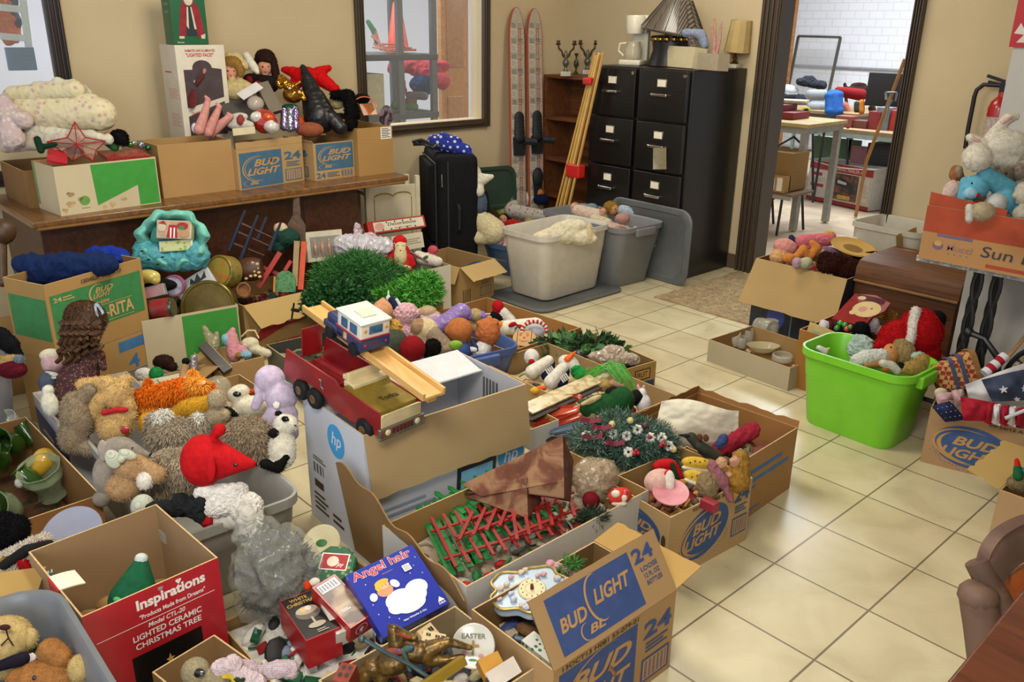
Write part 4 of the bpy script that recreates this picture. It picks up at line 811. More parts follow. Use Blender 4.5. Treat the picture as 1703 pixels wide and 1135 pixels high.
plush('plush_doll_legs','black satin and red plush figure under the red mouse',(285,848,.31),
 [('c',250,848,330,842,12,17,0,4),('c',300,835,335,862,14,9,0,8),('c',240,858,290,852,8,7,1,8),(343,867,10,10,0,1,4)],['#202224','#a01a1c'],wr=.006,wsc=50,ridge=True)
plush('plush_gingham_ball','round green gingham plush end beside the black satin one',(238,845,.31),[(237,843,19,21)],[M('#85907a',.8,0,420,pat='check',col2='#cfcdbf')])
plush('plush_white_paw','white plush foot poking from the left end of the tub',(83,668,.36),[(83,672,13,21,15),(80,650,9,10)],['#cfcbb8'],fz=1.5,fn=1000)
plush('plush_pig','pale pink plush with a cream rim beside the seated doll',(86,600,.42),[(88,604,18,19,25,0),(82,590,17,10,10,1,6)],['#c9a3a6','#d8ccb0'])
plush('plush_sailor','slate blue plush with white stripes below the pink one',(80,636,.38),[(80,635,15,20,-10,0),(86,622,13,4,-10,1,6),(84,628,13,2,-10,1,8)],['#4a5564','#c8c6bc'])
# seated doll with ringlets, seen from behind
hb=M('#4a3019',.55,.35,120,sheen=.3)
r,fr,tr_=fig('ringlet_doll','doll seen from behind with long brown ringlets and a dark floral dress','doll',(135,610,.42),
 [(146,535,24,26,0,0),('c',146,560,146,580,8,10)],['#c99a7c'],
 [('dress',[(150,585,17,14,0,1),('c',146,590,128,640,18,34,0),(122,655,34,34,0,0),(118,680,28,22,0,0)],[M('#4a2f33',.85,.2,130,pat='floral',col2='#8a6a48'),'#27303e'],{'wr':.006,'wsc':35,'ridge':True,'top':0}),
  ('sleeve',[('c',166,590,172,612,8,6)],[M('#4a2f33',.85,.2,130,pat='floral',col2='#8a6a48')],{'top':0}),
  ('hair',[(142,528,33,28,-8,0,8),(138,548,30,22,0,0,10)],[hb],{'fz':4,'fn':3000,'down':1.0})])
q=MB()
for x0,x1,y1,ds in ((104,98,603,20),(112,110,606,26),(122,118,600,30),(132,128,602,30),(142,143,590,26),(160,172,598,18),(155,158,585,20)):
    strands(q,fr,[(x0+4,535,ds),(x0,560,ds+6),(x1,y1,ds+2)],7,8,0,4,5.5)
q.build('ringlet',hb,r)
q=MB(); q.sheet(lambda u,v:fr.w(156+14*u+3*v,508+16*u*u-4*v,26+3*math.sin(5*u)),10,3,.0015); q.sheet(lambda u,v:fr.w(156+5*u+3*v,510+20*u-4*v,26+3*math.sin(5*u)),10,3,.0015); q.build('hair_ribbon',M('#9fb2bb',.4,.1,40),r)
# ================================================================ toy truck, ramp, toy mail jeep
TRD=M('#94161a',.4,.12,12,pat='blotch',col2='#80141a',coat=.2); TIR=M('#17191c',.7,.2,120,bump=.3); GLD=M('#8f7a2e',.35,.15,30,metal=.3,coat=.3); CRM=M('#d0bf92',.5,.08,30); CHM=M('#a9a9a4',.25,.1,40,metal=.9)
A=P(632,716,.475); B=P(472,617,.515); ax=(A-B); TL=ax.length; ax.normalize(); yv=V((0,1,0)); yv=(yv-ax*yv.dot(ax)).normalized(); zv=ax.cross(yv)
X=Matrix((ax,yv,zv)).transposed().to_4x4(); X.translation=B      # x forward, y across, z up; origin rear near lower corner
r=T('toy_truck','worn red metal toy truck with gold cab, resting on the printer box','toy truck',(A+B)/2+V((0,.08,-.02)))
W=.155; L=TL
q=MB()
side=[(0,.012),(.02,.084),(L*.56,.074),(L*.60,.060),(L*.98,.052),(L,.04),(L,-.022),(L*.95,-.028),(L*.93,-.004),(L*.86,.004),(L*.79,-.004),(L*.765,-.03),(L*.50,-.024),(L*.47,-.006),(L*.40,.006),(L*.24,.010),(L*.16,.0),(L*.13,-.018),(0.0,-.012)]
Xs_=X@Matrix(((1,0,0,0),(0,0,-1,0),(0,1,0,0),(0,0,0,1)))
q.prism(side,-.006,Xs_)
q.build('side_panel',TRD,r)
q=MB(); q.prism([(x,z) for x,z in side],-.006,X@Matrix.Translation((0,W-.006,0))@Matrix(((1,0,0,0),(0,0,-1,0),(0,1,0,0),(0,0,0,1)))); q.build('side_panel',TRD,r)
q=MB(); q.box((L*.28,W/2,.008),(L*.54,W-.012,.006),0,X); q.box((L*.56,W/2,.03),(.005,W-.012,.055),0,X); 
for i in range(5): q.box((L*.28,.02+i*.028,.012),(L*.52,.004,.004),0,X)
q.build('truck_bed',TRD,r)
q=MB(); q.box((-.004,W*.72,.075),(.006,W*.5,.10),0,X,.002); q.build('tailgate',TRD,r)
q=MB(); q.tube([X@V(p) for p in ((-.01,W*.62,.115),(-.012,W*.72,.118),(-.012,W*.72,.085),(-.012,W*.9,.08))],.003); q.build('tailgate_handle',CHM,r)
q=MB(); q.tube([X@V(p) for p in ((L*.43,-.009,.055),(L*.45,-.010,.055),(L*.45,-.010,.035),(L*.47,-.010,.03),(L*.47,-.009,.02))],.0028); q.build('side_latch',CHM,r)
q=MB(); 
q.prism([(L*.60,.0),(L*.60,.05),(L*.66,.075),(L*.70,.074),(L*.735,.055),(L*.97,.048),(L*.985,.0)],-(W-.014),X@Matrix.Translation((0,.007,0))@Matrix(((1,0,0,0),(0,0,-1,0),(0,1,0,0),(0,0,0,1)))); q.build('cab_hood',GLD,r)
q=MB(); q.box((L*.66,W/2,.070),(.05,W-.03,.02),0,X,.004); q.box((L*.635,W/2,.09),(.014,W-.04,.03),0,X,.004); q.box((L*.60,W/2,.082),(.03,W-.05,.016),0,X,.004); q.build('seat_frame',CRM,r)
q=MB(); q.box((L*.995,W/2,.022),(.01,W-.006,.038),0,X,.002); q.box((L*1.0,W/2,.040),(.006,W-.02,.006),0,X); q.build('front_panel',CRM,r)
p=Print(frame_from(X@V((L*.88,.055,.0525)),yv,-ax),.08,.03); p.text('Tonka',0,0,.8,.8,M('#3a3216',.5,.1,30),0,.03); p.done(r,'printed_name')
q=MB(); q.box((L*1.005,W/2,-.014),(.012,W+.012,.034),0,X,.004); q.box((L*1.01,W/2,-.03),(.008,W+.014,.008),0,X,.002); bp=q.build('bumper',CHM,r)
q=MB()
for i in range(6): q.box((L*1.019,W/2-.034+i*.0135,-.012),(.003,.009,.018),0,X,.001)
q.build('grille_slot',M('#5a2020',.4,.1,30),bp)
for s_ in (-.055,.055):
    q=MB(); q.ell((L*1.02,W/2+s_,-.012),(.004,.010,.010),0,14,X); q.build('headlight',M('#d8c89a',.2,.05,30,coat=.5),bp)
for wx in (.20,.355,.86):
    for wy in (.0,W):
        q=MB(); Xw=X@Matrix.Translation((L*wx,wy,-.028))@Matrix.Rotation(R_(90),4,'X'); q.lathe([(.0,-.012),(.014,-.013),(.030,-.012),(.034,-.006),(.034,.006),(.030,.012),(.014,.013),(0,.012)],24,0,Xw,wave=.03,wn=12); wo=q.build('wheel',TIR,r)
        q=MB(); q.lathe([(0,.012),(.012,.0145),(.0155,.0125),(.0155,-.0125),(.012,-.0145),(0,-.012)],18,0,Xw); q.build('hub',M('#7a5a32',.4,.2,60,metal=.4),wo)
# ramp
WD=M('#d2a765',.45,.08,14,pat='wood',col2='#c2924e',coat=.15)
a0,a1=P(520,512,.70),P(722,660,.60); d_=(a1-a0).normalized(); sv=V((0,0,1)).cross(d_).normalized(); uv=d_.cross(sv)
q=MB(); Xr=Matrix((d_,sv,uv)).transposed().to_4x4(); Xr.translation=a0; RL=(a1-a0).length
q.box((RL/2,0,0),(RL,.078,.009),0,Xr,.001); 
for s_ in (-.035,.035): q.box((RL/2,s_,.011),(RL,.009,.014),0,Xr,.001)
q.box((RL/2,.0,-.012),(RL*.98,.03,.016),0,Xr,.001)
q.build('wooden_track',WD,label='pale pine grooved track lying across the red toy truck',cat='wooden track')
q=MB(); q.tube([Xr@V((.0,-.05,.0)),Xr@V((.0,-.075,.01))],.006); q.tube([Xr@V((-.01,-.07,-.03)),Xr@V((.005,-.07,.035))],.003); q.build('clamp_screw',M('#2a2c30',.35,.1,40,metal=.7),label='small dark clamp screw at the upper end of the pine track',cat='clamp')
# mail jeep on the track
nb=P(598,592,.655); r=T('toy_jeep','blue and white toy mail jeep standing on the pine track','toy jeep',nb+V((-.07,.04,0)))
d2=V((d_.x,d_.y,d_.z)); ax=-d2; yv=V((0,1,0)); yv=(yv-ax*yv.dot(ax)).normalized(); zv=yv.cross(-ax); 
X=(Matrix((ax,yv,-ax.cross(yv) if (-ax.cross(yv)).z>0 else ax.cross(yv))).transposed()*1.14).to_4x4(); X.translation=nb
BLU=M('#27315a',.35,.1,30,coat=.3); WHJ=M('#d8d5c8',.35,.04,20,coat=.3); RJ=M('#b3283a',.4,.05,30); WIN=M('#2a5f86',.15,.2,40,coat=.6)
kk=.105; W=.092
q=MB(); q.box((.055,W/2,.024),(.115,W,.034),0,X,.004); q.box((.145,W/2,.030),(.062,W-.018,.040),0,X,.010); q.box((.128,W/2,.02),(.10,W,.020),0,X,.006); q.build('jeep_body',BLU,r)
q=MB(); q.box((.055,W/2,.062),(.110,W-.002,.046),0,X,.005); q.box((.055,W/2,.086),(.118,W+.004,.006),0,X,.003); rf=q.build('cab_roof',WHJ,r)
q=MB(); q.box((.05,W/2,.0905),(.045,.04,.003),0,X,.001); q.build('roof_hatch',M('#c9c6ae',.5,.1,90),rf)
for (x,w_) in ((.032,.030),(.074,.026)):
    q=MB(); q.box((x,-.0005,.064),(w_,.003,.026),0,X,.001); q.build('side_window',WIN,r)
    q=MB(); q.box((x,W+.0005,.064),(w_,.003,.026),0,X,.001); q.build('side_window',WIN,r)
q=MB(); q.box((-.001,W/2,.066),(.003,.040,.022),0,X,.001); q.build('rear_window',WIN,r)
q=MB(); q.box((.055,-.001,.0435),(.115,.002,.003),0,X); q.box((-.001,W/2,.0435),(.002,W,.003),0,X); q.build('red_stripe',RJ,r)
q=MB(); q.box((.068,-.0012,.028),(.013,.002,.018),0,X); q.build('emblem',M('#c9a878',.5,.3,200),r)
for y in (.014,W-.014):
    q=MB(); q.ell((-.001,y,.066),(.002,.005,.005),0,12,X); q.build('rear_lamp',M('#e0963a',.3,.05,30),r)
    q=MB(); q.ell((-.001,y,.026),(.002,.0055,.0055),0,12,X); q.build('tail_lamp',M('#c8304a',.3,.05,30),r)
for x in (.028,.140):
    for y in (.002,W-.002):
        q=MB(); q.lathe([(0,-.009),(.012,-.010),(.0185,-.008),(.0185,.008),(.012,.010),(0,.009)],22,0,X@Matrix.Translation((x,y,.006))@Matrix.Rotation(R_(90),4,'X')); q.build('wheel',TIR,r)
# ================================================================ fillers: uncountable small stuff inside boxes
def clutter(b,z,pal,n,name='jumble',lab=None,sz=.03,rel=(0.02,.98,.02,.98),rise=.03):
    "heap of little lumps filling carton b up to about height z (absolute)"
    q=MB(); mats=[M(c,.6,.15,60) if isinstance(c,str) else c for c in pal]
    u0,u1,v0,v1=rel; n0=b.n0
    def pt(u,v,h): return n0+b.e1*(b.dy*(u0+(u1-u0)*u))+b.e2*(b.dx*(v0+(v1-v0)*v))+V((0,0,h-b.z0))
    q.sheet(lambda u,v: pt(.01+.98*u,.01+.98*v,z-.02+rise*.5*noise.noise(V((u*5,v*5,z*9)))),14,14,.004,0)
    for i in range(n):
        u,v=random.uniform(.08,.92),random.uniform(.08,.92); c=pt(u,v,z-.012+random.uniform(-.3,.6)*rise); k=sz*random.uniform(.4,1.0)
        R=Euler((random.uniform(-.7,.7),random.uniform(-.7,.7),random.uniform(0,6.28))).to_matrix().to_4x4(); R.translation=c; mi=random.randrange(len(mats)); t=random.random()
        if t<.4: q.box((0,0,0),(k*random.uniform(.8,1.8),k*random.uniform(.5,1),k*random.uniform(.2,.6)),mi,R,k*.08)
        elif t<.8: q.ell((0,0,0),(k*.7,k*random.uniform(.3,.6),k*.35),mi,10,R)
        else: q.tube([R@V((-k,0,0)),R@V((0,k*.3,k*.2)),R@V((k,0,0))],k*.12,6,mi)
    return q.build(name,mats,label=lab,kind='stuff')
def leaves(name,lab,fr,prims,n,ln,cols,wd=.35,cat='greenery',needle=False,extra=None,group=None,spread=.35,kind=None):
    "bushy foliage: twigs with many leaf blades over ellipsoids"
    q=MB(); pm=prim_mats(fr,prims); mats=[M(c,.6,.25,90) for c in cols]; k=fr.k; L=ln*k
    vol=[abs(m.determinant())**(2/3) for m,_ in pm]
    for m,c in random.choices(pm,vol,k=n):
        d=V((random.gauss(0,1),random.gauss(0,1),random.gauss(0,1))).normalized(); o=m@(d*random.uniform(.55,1.0)); nm=(m.to_3x3()@d).normalized()
        up=(nm+V((random.uniform(-1,1),random.uniform(-1,1),random.uniform(-.2,1)))*.8).normalized(); mi=random.randrange(len(mats))
        m2=5 if needle else 3; tipd=up
        for j in range(m2):
            sd=tipd.cross(V((random.uniform(-1,1),random.uniform(-1,1),random.uniform(-1,1)))).normalized(); dd=(tipd+sd*(1.0 if needle else .7)).normalized(); w=sd.cross(dd).normalized()*L*wd*.5; oo=o+tipd*L*j*.25
            kx=len(q.v); q.v+=[tuple(oo),tuple(oo+dd*L*.5+w),tuple(oo+dd*L),tuple(oo+dd*L*.5-w)]; q.f.append((kx,kx+1,kx+2,kx+3)); q.m.append(mi)
    for m,c in pm:
        m3=m@Matrix.Diagonal((.72,.72,.72,1)); q.ell((0,0,0),1,0,12,m3)
    if extra is None: return q.build(name,mats,label=lab,cat=cat,group=group,kind=kind,smooth=0)
    r=T(name,lab,cat,base_of(q),group); q.build('foliage',mats,r,smooth=0)
    for nm,pts,rad,col in extra:
        for (x,y,d) in pts:
            e=MB(); c=fr.w(x,y,d)
            if nm in('berry','rose','pine_cone','bell'): e.ell(c,rad*k,0,12)
            elif nm=='ribbon_bow':
                e.sheet(lambda u,v:c+(RIGHT*(u-.5)*2*rad*k*2+UP*((v-.5)*rad*k+abs(u-.5)*rad*k*.8*math.sin(u*9))+TOW*(abs(u-.5)*rad*k)),8,3,.002)
            else:
                for a in range(7): an=a*.9; e.ell(c+(RIGHT*math.cos(an)+UP*math.sin(an))*rad*k*.6+TOW*random.uniform(0,rad*k*.4),rad*k*.42,0,8)
            e.build(nm,M(col,.5,.1,60),r)
    return r
def bag(name,lab,at,prims,col='#d8d4c4',a=.45,wr=.012,wsc=28,fill=None,cat='bag',rough=.18):
    fr=Fr(*at); r=T(name,lab,cat,fr.o); mb=soft(fr,prims,None,wr,wsc,True,3); mb.build('plastic_film',M(col,rough,.05,20,alpha=a,coat=.5),r)
    if fill:
        m2=soft(fr,[(p[0],p[1],p[2]*.82,p[3]*.82)+tuple(p[4:]) if p[0]!='c' else p for p in prims],None,wr*1.2,wsc*1.7,True,2); m2.build('contents',[M(f,.6,.3,50) if isinstance(f,str) else f for f in fill],r)
    return r
# ================================================================ picket fence box
def fence(lab,A,B,D,n,mat,rw=.011):
    A,B,D=V(A),V(B),V(D); u=B-A; v=D-A; nn=u.cross(v).normalized(); r=T('picket_fence',lab,'toy fence',(A+B)/2,'picket fence pieces')
    for t in (.22,.78):
        q=MB(); a=A+v*t; q.bar(a,a+u,rw*1.15,.005,0,v); q.build('rail',mat,r)
    for i in range(n):
        t=(i+.5)/n; a=A+u*t+nn*.006; b=a+v; q=MB(); q.bar(a,b,rw*1.25,.004,0,u) 
        X=frame_from(b,u,v); q.prism([(-rw*.55,0),(rw*.55,0),(0,rw*.9)],.004,X@Matrix.Translation((0,0,-.002))); q.build('picket',mat,r)
RF=M('#8f1c18',.45,.12,60); GF=M('#1f7a3a',.45,.12,60)
clutter(tr,.165,['#b8a890','#8a9088','#c9c4b8','#1f6a36','#a8262a','#6d6a62'],150,'packing_jumble','jumble of plastic wrap and ornaments in the white tree box',.05)
fence('lowest green toy picket fence, at the left end of the tree box',P(745,965,.185),P(820,930,.19),P(690,850,.185),5,GF,.016)
fence('green toy picket fence crossing under the red ones in the middle of the tree box',P(790,925,.20),P(950,860,.205),P(735,835,.195),7,GF,.014)
fence('green toy picket fence under the rusty metal, far side of the tree box',P(762,862,.20),P(870,815,.205),P(715,828,.20),5,GF,.014)
fence('big red picket fence on top, nearest the front of the tree box',P(748,950,.218),P(948,885,.225),P(708,868,.222),10,RF,.0075)
fence('red picket fence lying askew over the front red one',P(752,905,.238),P(925,845,.24),P(775,858,.240),8,RF,.008)
fence('red picket fence at the right, running below the rusty metal',P(850,905,.242),P(965,858,.245),P(842,850,.245),6,RF,.008)
RU_LIT=M('#6b3f2c',.55,.25,14,metal=.35,pat='blotch',col2='#8d6a4c'); RU_SHADE=M('#5a3226',.6,.25,18,metal=.3,pat='blotch',col2='#6d4436')  # one rusty metal, its lit and shaded faces put into the colour
fr=Fr(870,800,.30)
def poly3(q,pts,mi=0,th=.003):
    p=[fr.w(*t) for t in pts]; n=(p[1]-p[0]).cross(p[2]-p[0]).normalized(); k=len(p); q.add(p+[x-n*th for x in p],[tuple(range(k)),tuple(range(2*k-1,k-1,-1))]+[(i,k+i,k+(i+1)%k,(i+1)%k) for i in range(k)],mi)
q=MB(); poly3(q,[(768,806,0),(936,724,20),(938,800,55),(800,826,20)][::-1],0); poly3(q,[(936,724,20),(954,766,-15),(949,834,20),(938,828,56)][::-1],1); poly3(q,[(768,806,0),(938,828,56),(949,834,20),(800,800,-25)],1); poly3(q,[(768,806,0),(938,800,55),(938,828,56)][::-1],0)
q.build('rusty_cone',[RU_LIT,RU_SHADE],label='large rusty folded metal cone lying on the picket fences',cat='metal cone',smooth=0)
q=MB(); poly3(q,[(776,827,0),(876,794,35),(878,862,50)][::-1],0); poly3(q,[(876,794,35),(901,832,10),(878,862,50)][::-1],1); poly3(q,[(776,827,0),(878,862,50),(901,832,10)],1); 
q.build('rusty_cone',[RU_LIT,RU_SHADE],label='small rusty folded metal cone in front of the large one',cat='metal cone',smooth=0)
q=MB(); fr2=Fr(835,815,.24); strands(q,fr2,[(770,818,20),(810,830,20),(850,815,20),(905,800,10)],3.5,6,0,6,6); q.build('rusty_chain',M('#5a3a28',.6,.3,90,metal=.3),label='rusty twisted chain around the metal cones',cat='chain')
bag('clear_bag','crinkled clear bag beside the rusty cone in the tree box',(985,800,.27),[(985,800,36,38),(970,840,26,20),(1005,790,24,26)],'#b9a98c',.34,.012,22,['#9a8064'])
fig('santa_ornament','oval ornament painted with Santa faces at the right end of the tree box','ornament',(1030,826,.26),[(1030,826,21,15,15,0)],['#c23a2c'],
 [('painted_face',[(1024,822,8,7,10,0,10,6),(1037,828,7,7,0,0,10,6),(1030,838,14,5,0,0,8,6)],['#ddd0bc'],{'top':0})],[('hat',1024,814,5,'#b3202a'),('hat',1040,819,5,'#b3202a'),('stripe',1012,830,4,'#2c7a3c')])
fig('burgundy_ball','round burgundy ornament ball beside the Santa ornament','ornament',(985,832,.24),[(983,832,15,16)],['#6d1420'])
leaves('pine_sprig','dark pine sprig below the burgundy ball in the tree box',Fr(983,860,.235),[(985,862,20,9,10)],260,11,['#1c3322','#2c4a2e','#27302a'],.10,needle=True)
# ================================================================ garland, cloth and figures in the two beer cartons
clutter(b8b,.17,['#7d4a3a','#8a7a5c','#b9ab8a','#4a5a4a','#8f2a36'],60,'packing_jumble','jumble of small things in the back beer carton',.05)
clutter(b8,.17,['#7d4a2a','#5a4030','#b9ab8a','#c9923c','#8f2a36'],60,'packing_jumble','jumble of small things in the oval-logo beer carton',.05)
GR=['#3e5c4a','#5a7866','#4c6a5c','#7d9488','#34503c']
leaves('christmas_garland','frosted green Christmas garland with white flowers, red berries and burgundy bows',Fr(1040,735,.27),
 [(985,735,32,24,-10),(1030,715,42,24,-8),(1080,735,42,28,-15),(1040,760,48,22,-12),(1095,770,30,18,-20)],4200,12,GR,.10,cat='garland',needle=True,extra=[
 ('white_flower',[(1042,725,24),(1060,715,24),(1100,728,26),(1082,728,26),(1045,752,28),(1020,722,22),(975,725,20),(1112,742,26)],9,'#d8d6cc'),
 ('berry',[(1103,736,34),(1106,740,34),(1099,741,34),(1058,750,36),(1061,754,36),(1055,755,36),(1080,727,30)],3.6,'#a8142a'),
 ('ribbon_bow',[(985,728,28),(1022,738,32),(982,700,26),(1000,712,26)],8,'#7a1030'),('pine_cone',[(1000,722,26),(1073,708,24)],6,'#4a2c30'),
 ('rose',[(1018,706,24),(1048,700,22),(1120,748,26)],6,'#cdbb78')])
fr=Fr(1155,700,.27)
def cl(u,v):
    x=1082+146*u+ (18*(1-v)*(1-u)); y=668+82*v+10*u*(1-v)-10*math.sin(u*5)*(1-v)*.6; d=22*math.sin(math.pi*min(1,u*1.05))*math.sin(math.pi*(.15+.8*v))-10*v*u+5*noise.noise(V((u*4,v*4,2)))+2*noise.noise(V((u*12,v*12,2)))
    if v>.8: d-= (v-.8)*60
    return fr.w(x,y,d)
q=MB(); q.sheet(cl,40,30,.003); q.build('white_cloth',M('#d6cfba',.8,.04,60,bump=.15),label='cream quilted cloth draped in the back beer carton',cat='cloth')
fig('red_fabric','dark red patterned fabric tucked at the right of the cream cloth','cloth',(1215,735,.25),[('c',1195,750,1250,716,14,14,0),(1200,735,14,8,60,1,10)],['#8c2230','#3a4470'],wr=.006,wsc=40,ridge=True)
fig('soldier_figure','small doll in dark trousers lying beside the cream cloth','doll',(1165,745,.27),[('c',1150,728,1188,765,9,11,0),('c',1140,725,1155,728,4,5,0),('c',1164,742,1194,760,9,9,0,6)],['#3a3a30'],
 [('shoe',[(1164,728,5,7,10,0,12),],['#5a3420'],{'top':0}),('shoe',[(1174,729,5,7,10,0,12)],['#5a3420'],{'top':0}),('stocking',[(1139,725,12,3,-5,0,6)],['#20242c'],{'top':0})])
fig('red_hat','small red felt hat with a dark band beside the fruit slices','hat',(1108,775,.27),[(1105,774,21,11,8,0),('c',1120,775,1132,792,8,5,0)],['#b3161c'],[('hat_band',[('c',1118,772,1126,795,4,4,0,10)],['#1e3c24'],{'top':0})])
fig('ham_slice','pink and white ham-shaped ornament in front of the red hat','ornament',(1105,800,.27),[(1095,800,25,20,20,0)],['#cfa79a'],[('cut_face',[(1114,800,9,18,0,0,16,4)],['#d8cfc0']),('rind',[(1112,800,11,20,0,0,13,4)],['#b8243c'],{'top':0})])
q=MB(); fr=Fr(1115,822,.255); X=frame_from(fr.o,(.75,.66,0),(-.66,.75,.3)); q.lathe([(0,0),(.03,.001),(.05,.006),(.055,.009),(.054,.011),(.03,.005),(0,.004)],30,0,X); q.build('pink_plate',M('#c9828a',.4,.1,50),label='pink saucer at the rim of the oval-logo beer carton',cat='plate')
for i,(x,y,a,lb) in enumerate(((1160,771,-8,'upper yellow melon slice with seeds'),(1163,795,-18,'lower yellow melon slice with seeds'))):
    fig('melon_slice',lb+' on the beer carton','ornament',(x,y,.275),[(x,y,28,11,a,0,0,8),(x-2,y+10,26,5,a,1,0,7)],['#c9a53a','#d8d0b8'],dots=[('seed',x-12+8*j,y-1-(j%2)*2-j*.5,1.6,'#3a2410') for j in range(4)],group='melon slices')
fig('net_angel','doll in grey-gold netting lying at the near end of the beer carton','doll',(1180,805,.27),[(1176,808,18,24,10,0),('c',1185,775,1200,800,9,12,1),(1200,770,9,9,0,2),('c',1200,800,1215,830,7,6,1)],['#7d6a4c','#8c5a60','#b9906a'],wr=.005,wsc=60,ridge=True)
fig('gold_angel','gold satin angel figure at the right corner of the beer carton','doll',(1228,785,.27),[('c',1232,762,1226,800,13,20,0),(1222,768,8,9,0,1,8),('c',1212,790,1200,805,5,5,1,8),(1215,825,12,10,0,2)],['#8f6a2c','#b98a72','#b58c4a'],wr=.007,wsc=45,ridge=True)
q=MB(); fr=Fr(1180,840,.24); q.box(fr.o,(.05,.03,.03),0,None,.003); q.build('tiny_box',M('#8a2030',.5,.1,30),label='tiny red-edged box at the rim under the netted doll',cat='box')
# ================================================================ angel hair package and other Christmas boxes
NV=M('#1d2f9c',.28,.05,10,coat=.5)
q=floorbox('cardboard_box','low brown carton on the floor under the Christmas packages',(.0,-1.46),.44,.42,.10,0,col='#a9844f')
clutter(q,.09,['#d8d4cc','#1c5a3a','#8a1c22','#c9b48a','#2a2a2a','#7a8a9c'],90,'packing_jumble','jumble of flat packages under the Christmas boxes',.06)
sb=Slab('angel_hair_box','bright blue package printed with a blonde angel on a cloud','box',P(637,1062,.19),P(748,1003,.205),P(556,967,.27),.03,[NV])
p=sb.top(); w_=M('#e8e6e6',.4,.03,20); rd=M('#c2303a',.4,.05,20); p.text('Angel hair',.04,.815,.88,.17,w_,0,.035); p.lay+=.5; p.text('Angel hair',.045,.82,.87,.16,rd,0,.012); p.rect(.42,.785,.58,.79,M('#c9a03a',.4,.05,20))
for i,(u,v,a,c) in enumerate(((.45,.36,.20,.14),(.6,.32,.22,.14),(.72,.40,.16,.12),(.55,.22,.2,.1),(.38,.28,.14,.1))): p.ell(u,v,a,c,M('#dfe2ea',.5,.06,14)); p.lay-=.4
p.ell(.34,.56,.11,.085,M('#d8926a',.5,.05,20)); p.ell(.36,.64,.075,.055,M('#e0b290',.5,.05,20)); p.ell(.35,.685,.10,.045,M('#d8b03a',.5,.1,30)); p.ell(.27,.63,.035,.05,M('#d8b03a',.5,.1,30)); p.ell(.50,.59,.05,.07,w_,30); p.ell(.16,.54,.05,.06,w_,-30); p.ell(.335,.63,.006,.005,M('#222',.5) if 0 else M('#2a2020',.5,.05,20)); p.ell(.385,.63,.006,.005,M('#2a2020',.5,.05,20))
p.rect(.70,.67,.81,.77,w_); p.lines(.71,.68,.80,.76,M('#8a8a90',.5,.05,20),4)
for u,v in ((.1,.3),(.2,.2),(.85,.7),(.9,.55),(.15,.75),(.75,.62),(.93,.8),(.3,.12),(.1,.45)): p.poly([(u-.012,v),(u,v+.004),(u+.012,v),(u,v-.004)],w_); p.lay-=.4; p.poly([(u-.003,v),(u,v+.016),(u+.003,v),(u,v-.016)],w_); p.lay-=.4
p.text('Net Weight 2 Oz.',.34,.045,.34,.035,w_); p.poly([(.86,.07),(.96,.07),(.91,.14)],w_); p.text('D&A',.86,.03,.1,.03,w_); p.done(sb.root)
RB=M('#a3191f',.4,.06,20,coat=.2)
wc=Slab('white_christmas_box','red box with a black lid picturing a snow-filled glass goblet','box',P(509,1067,.195),P(568,1043,.195),P(432,1013,.200),.085,[RB])
p=wc.top(); p.rect(.02,.02,.98,.98,M('#171512',.3,.1,20)); gd=M('#b98f3c',.4,.1,20); p.text('WHITE',.22,.86,.5,.07,gd); p.text('CHRISTMAS',.08,.76,.84,.07,gd); gl=M('#b0a48f',.3,.1,20); p.ell(.48,.54,.34,.15,M('#6a6258',.3,.2,20)); p.ell(.48,.60,.3,.09,gl); p.ell(.40,.62,.08,.05,M('#d8b070',.4,.1,20)); p.ell(.55,.63,.09,.05,M('#d9d0c0',.4,.1,20)); p.rect(.46,.24,.52,.42,gl); p.ell(.50,.23,.24,.06,gl); p.lines(.4,.05,.7,.13,gl,2); p.done(wc.root)
mb_=Slab('ornament_box','slim red and brown box with a barcode, between the goblet box and the blue package','box',P(583,1046,.205),P(621,1021,.21),P(520,977,.245),.055,[RB])
p=mb_.top(); p.rect(.05,.03,.97,.97,M('#4a2a1c',.35,.3,8,pat='blotch',col2='#a88a6c')); p.rect(.12,.78,.9,.95,w_); p.bars(.15,.80,.87,.93,M('#2a2a2a',.5,.05,20),18); p.lines(.2,.45,.8,.62,M('#b09880',.5,.1,20),6); p.lines(.2,.3,.55,.36,w_,2); p.done(mb_.root)
p=mb_.front(); p.ell(.5,.5,.26,.3,w_); p.ell(.5,.5,.24,.27,RB); p.text('*',.4,.3,.2,.35,w_); p.done(mb_.root)
wsb=Slab('white_box','white flat box tucked left of the slim ornament box','box',P(560,1056,.185),P(586,1046,.185),P(505,985,.225),.05,['#c9c4b8'])
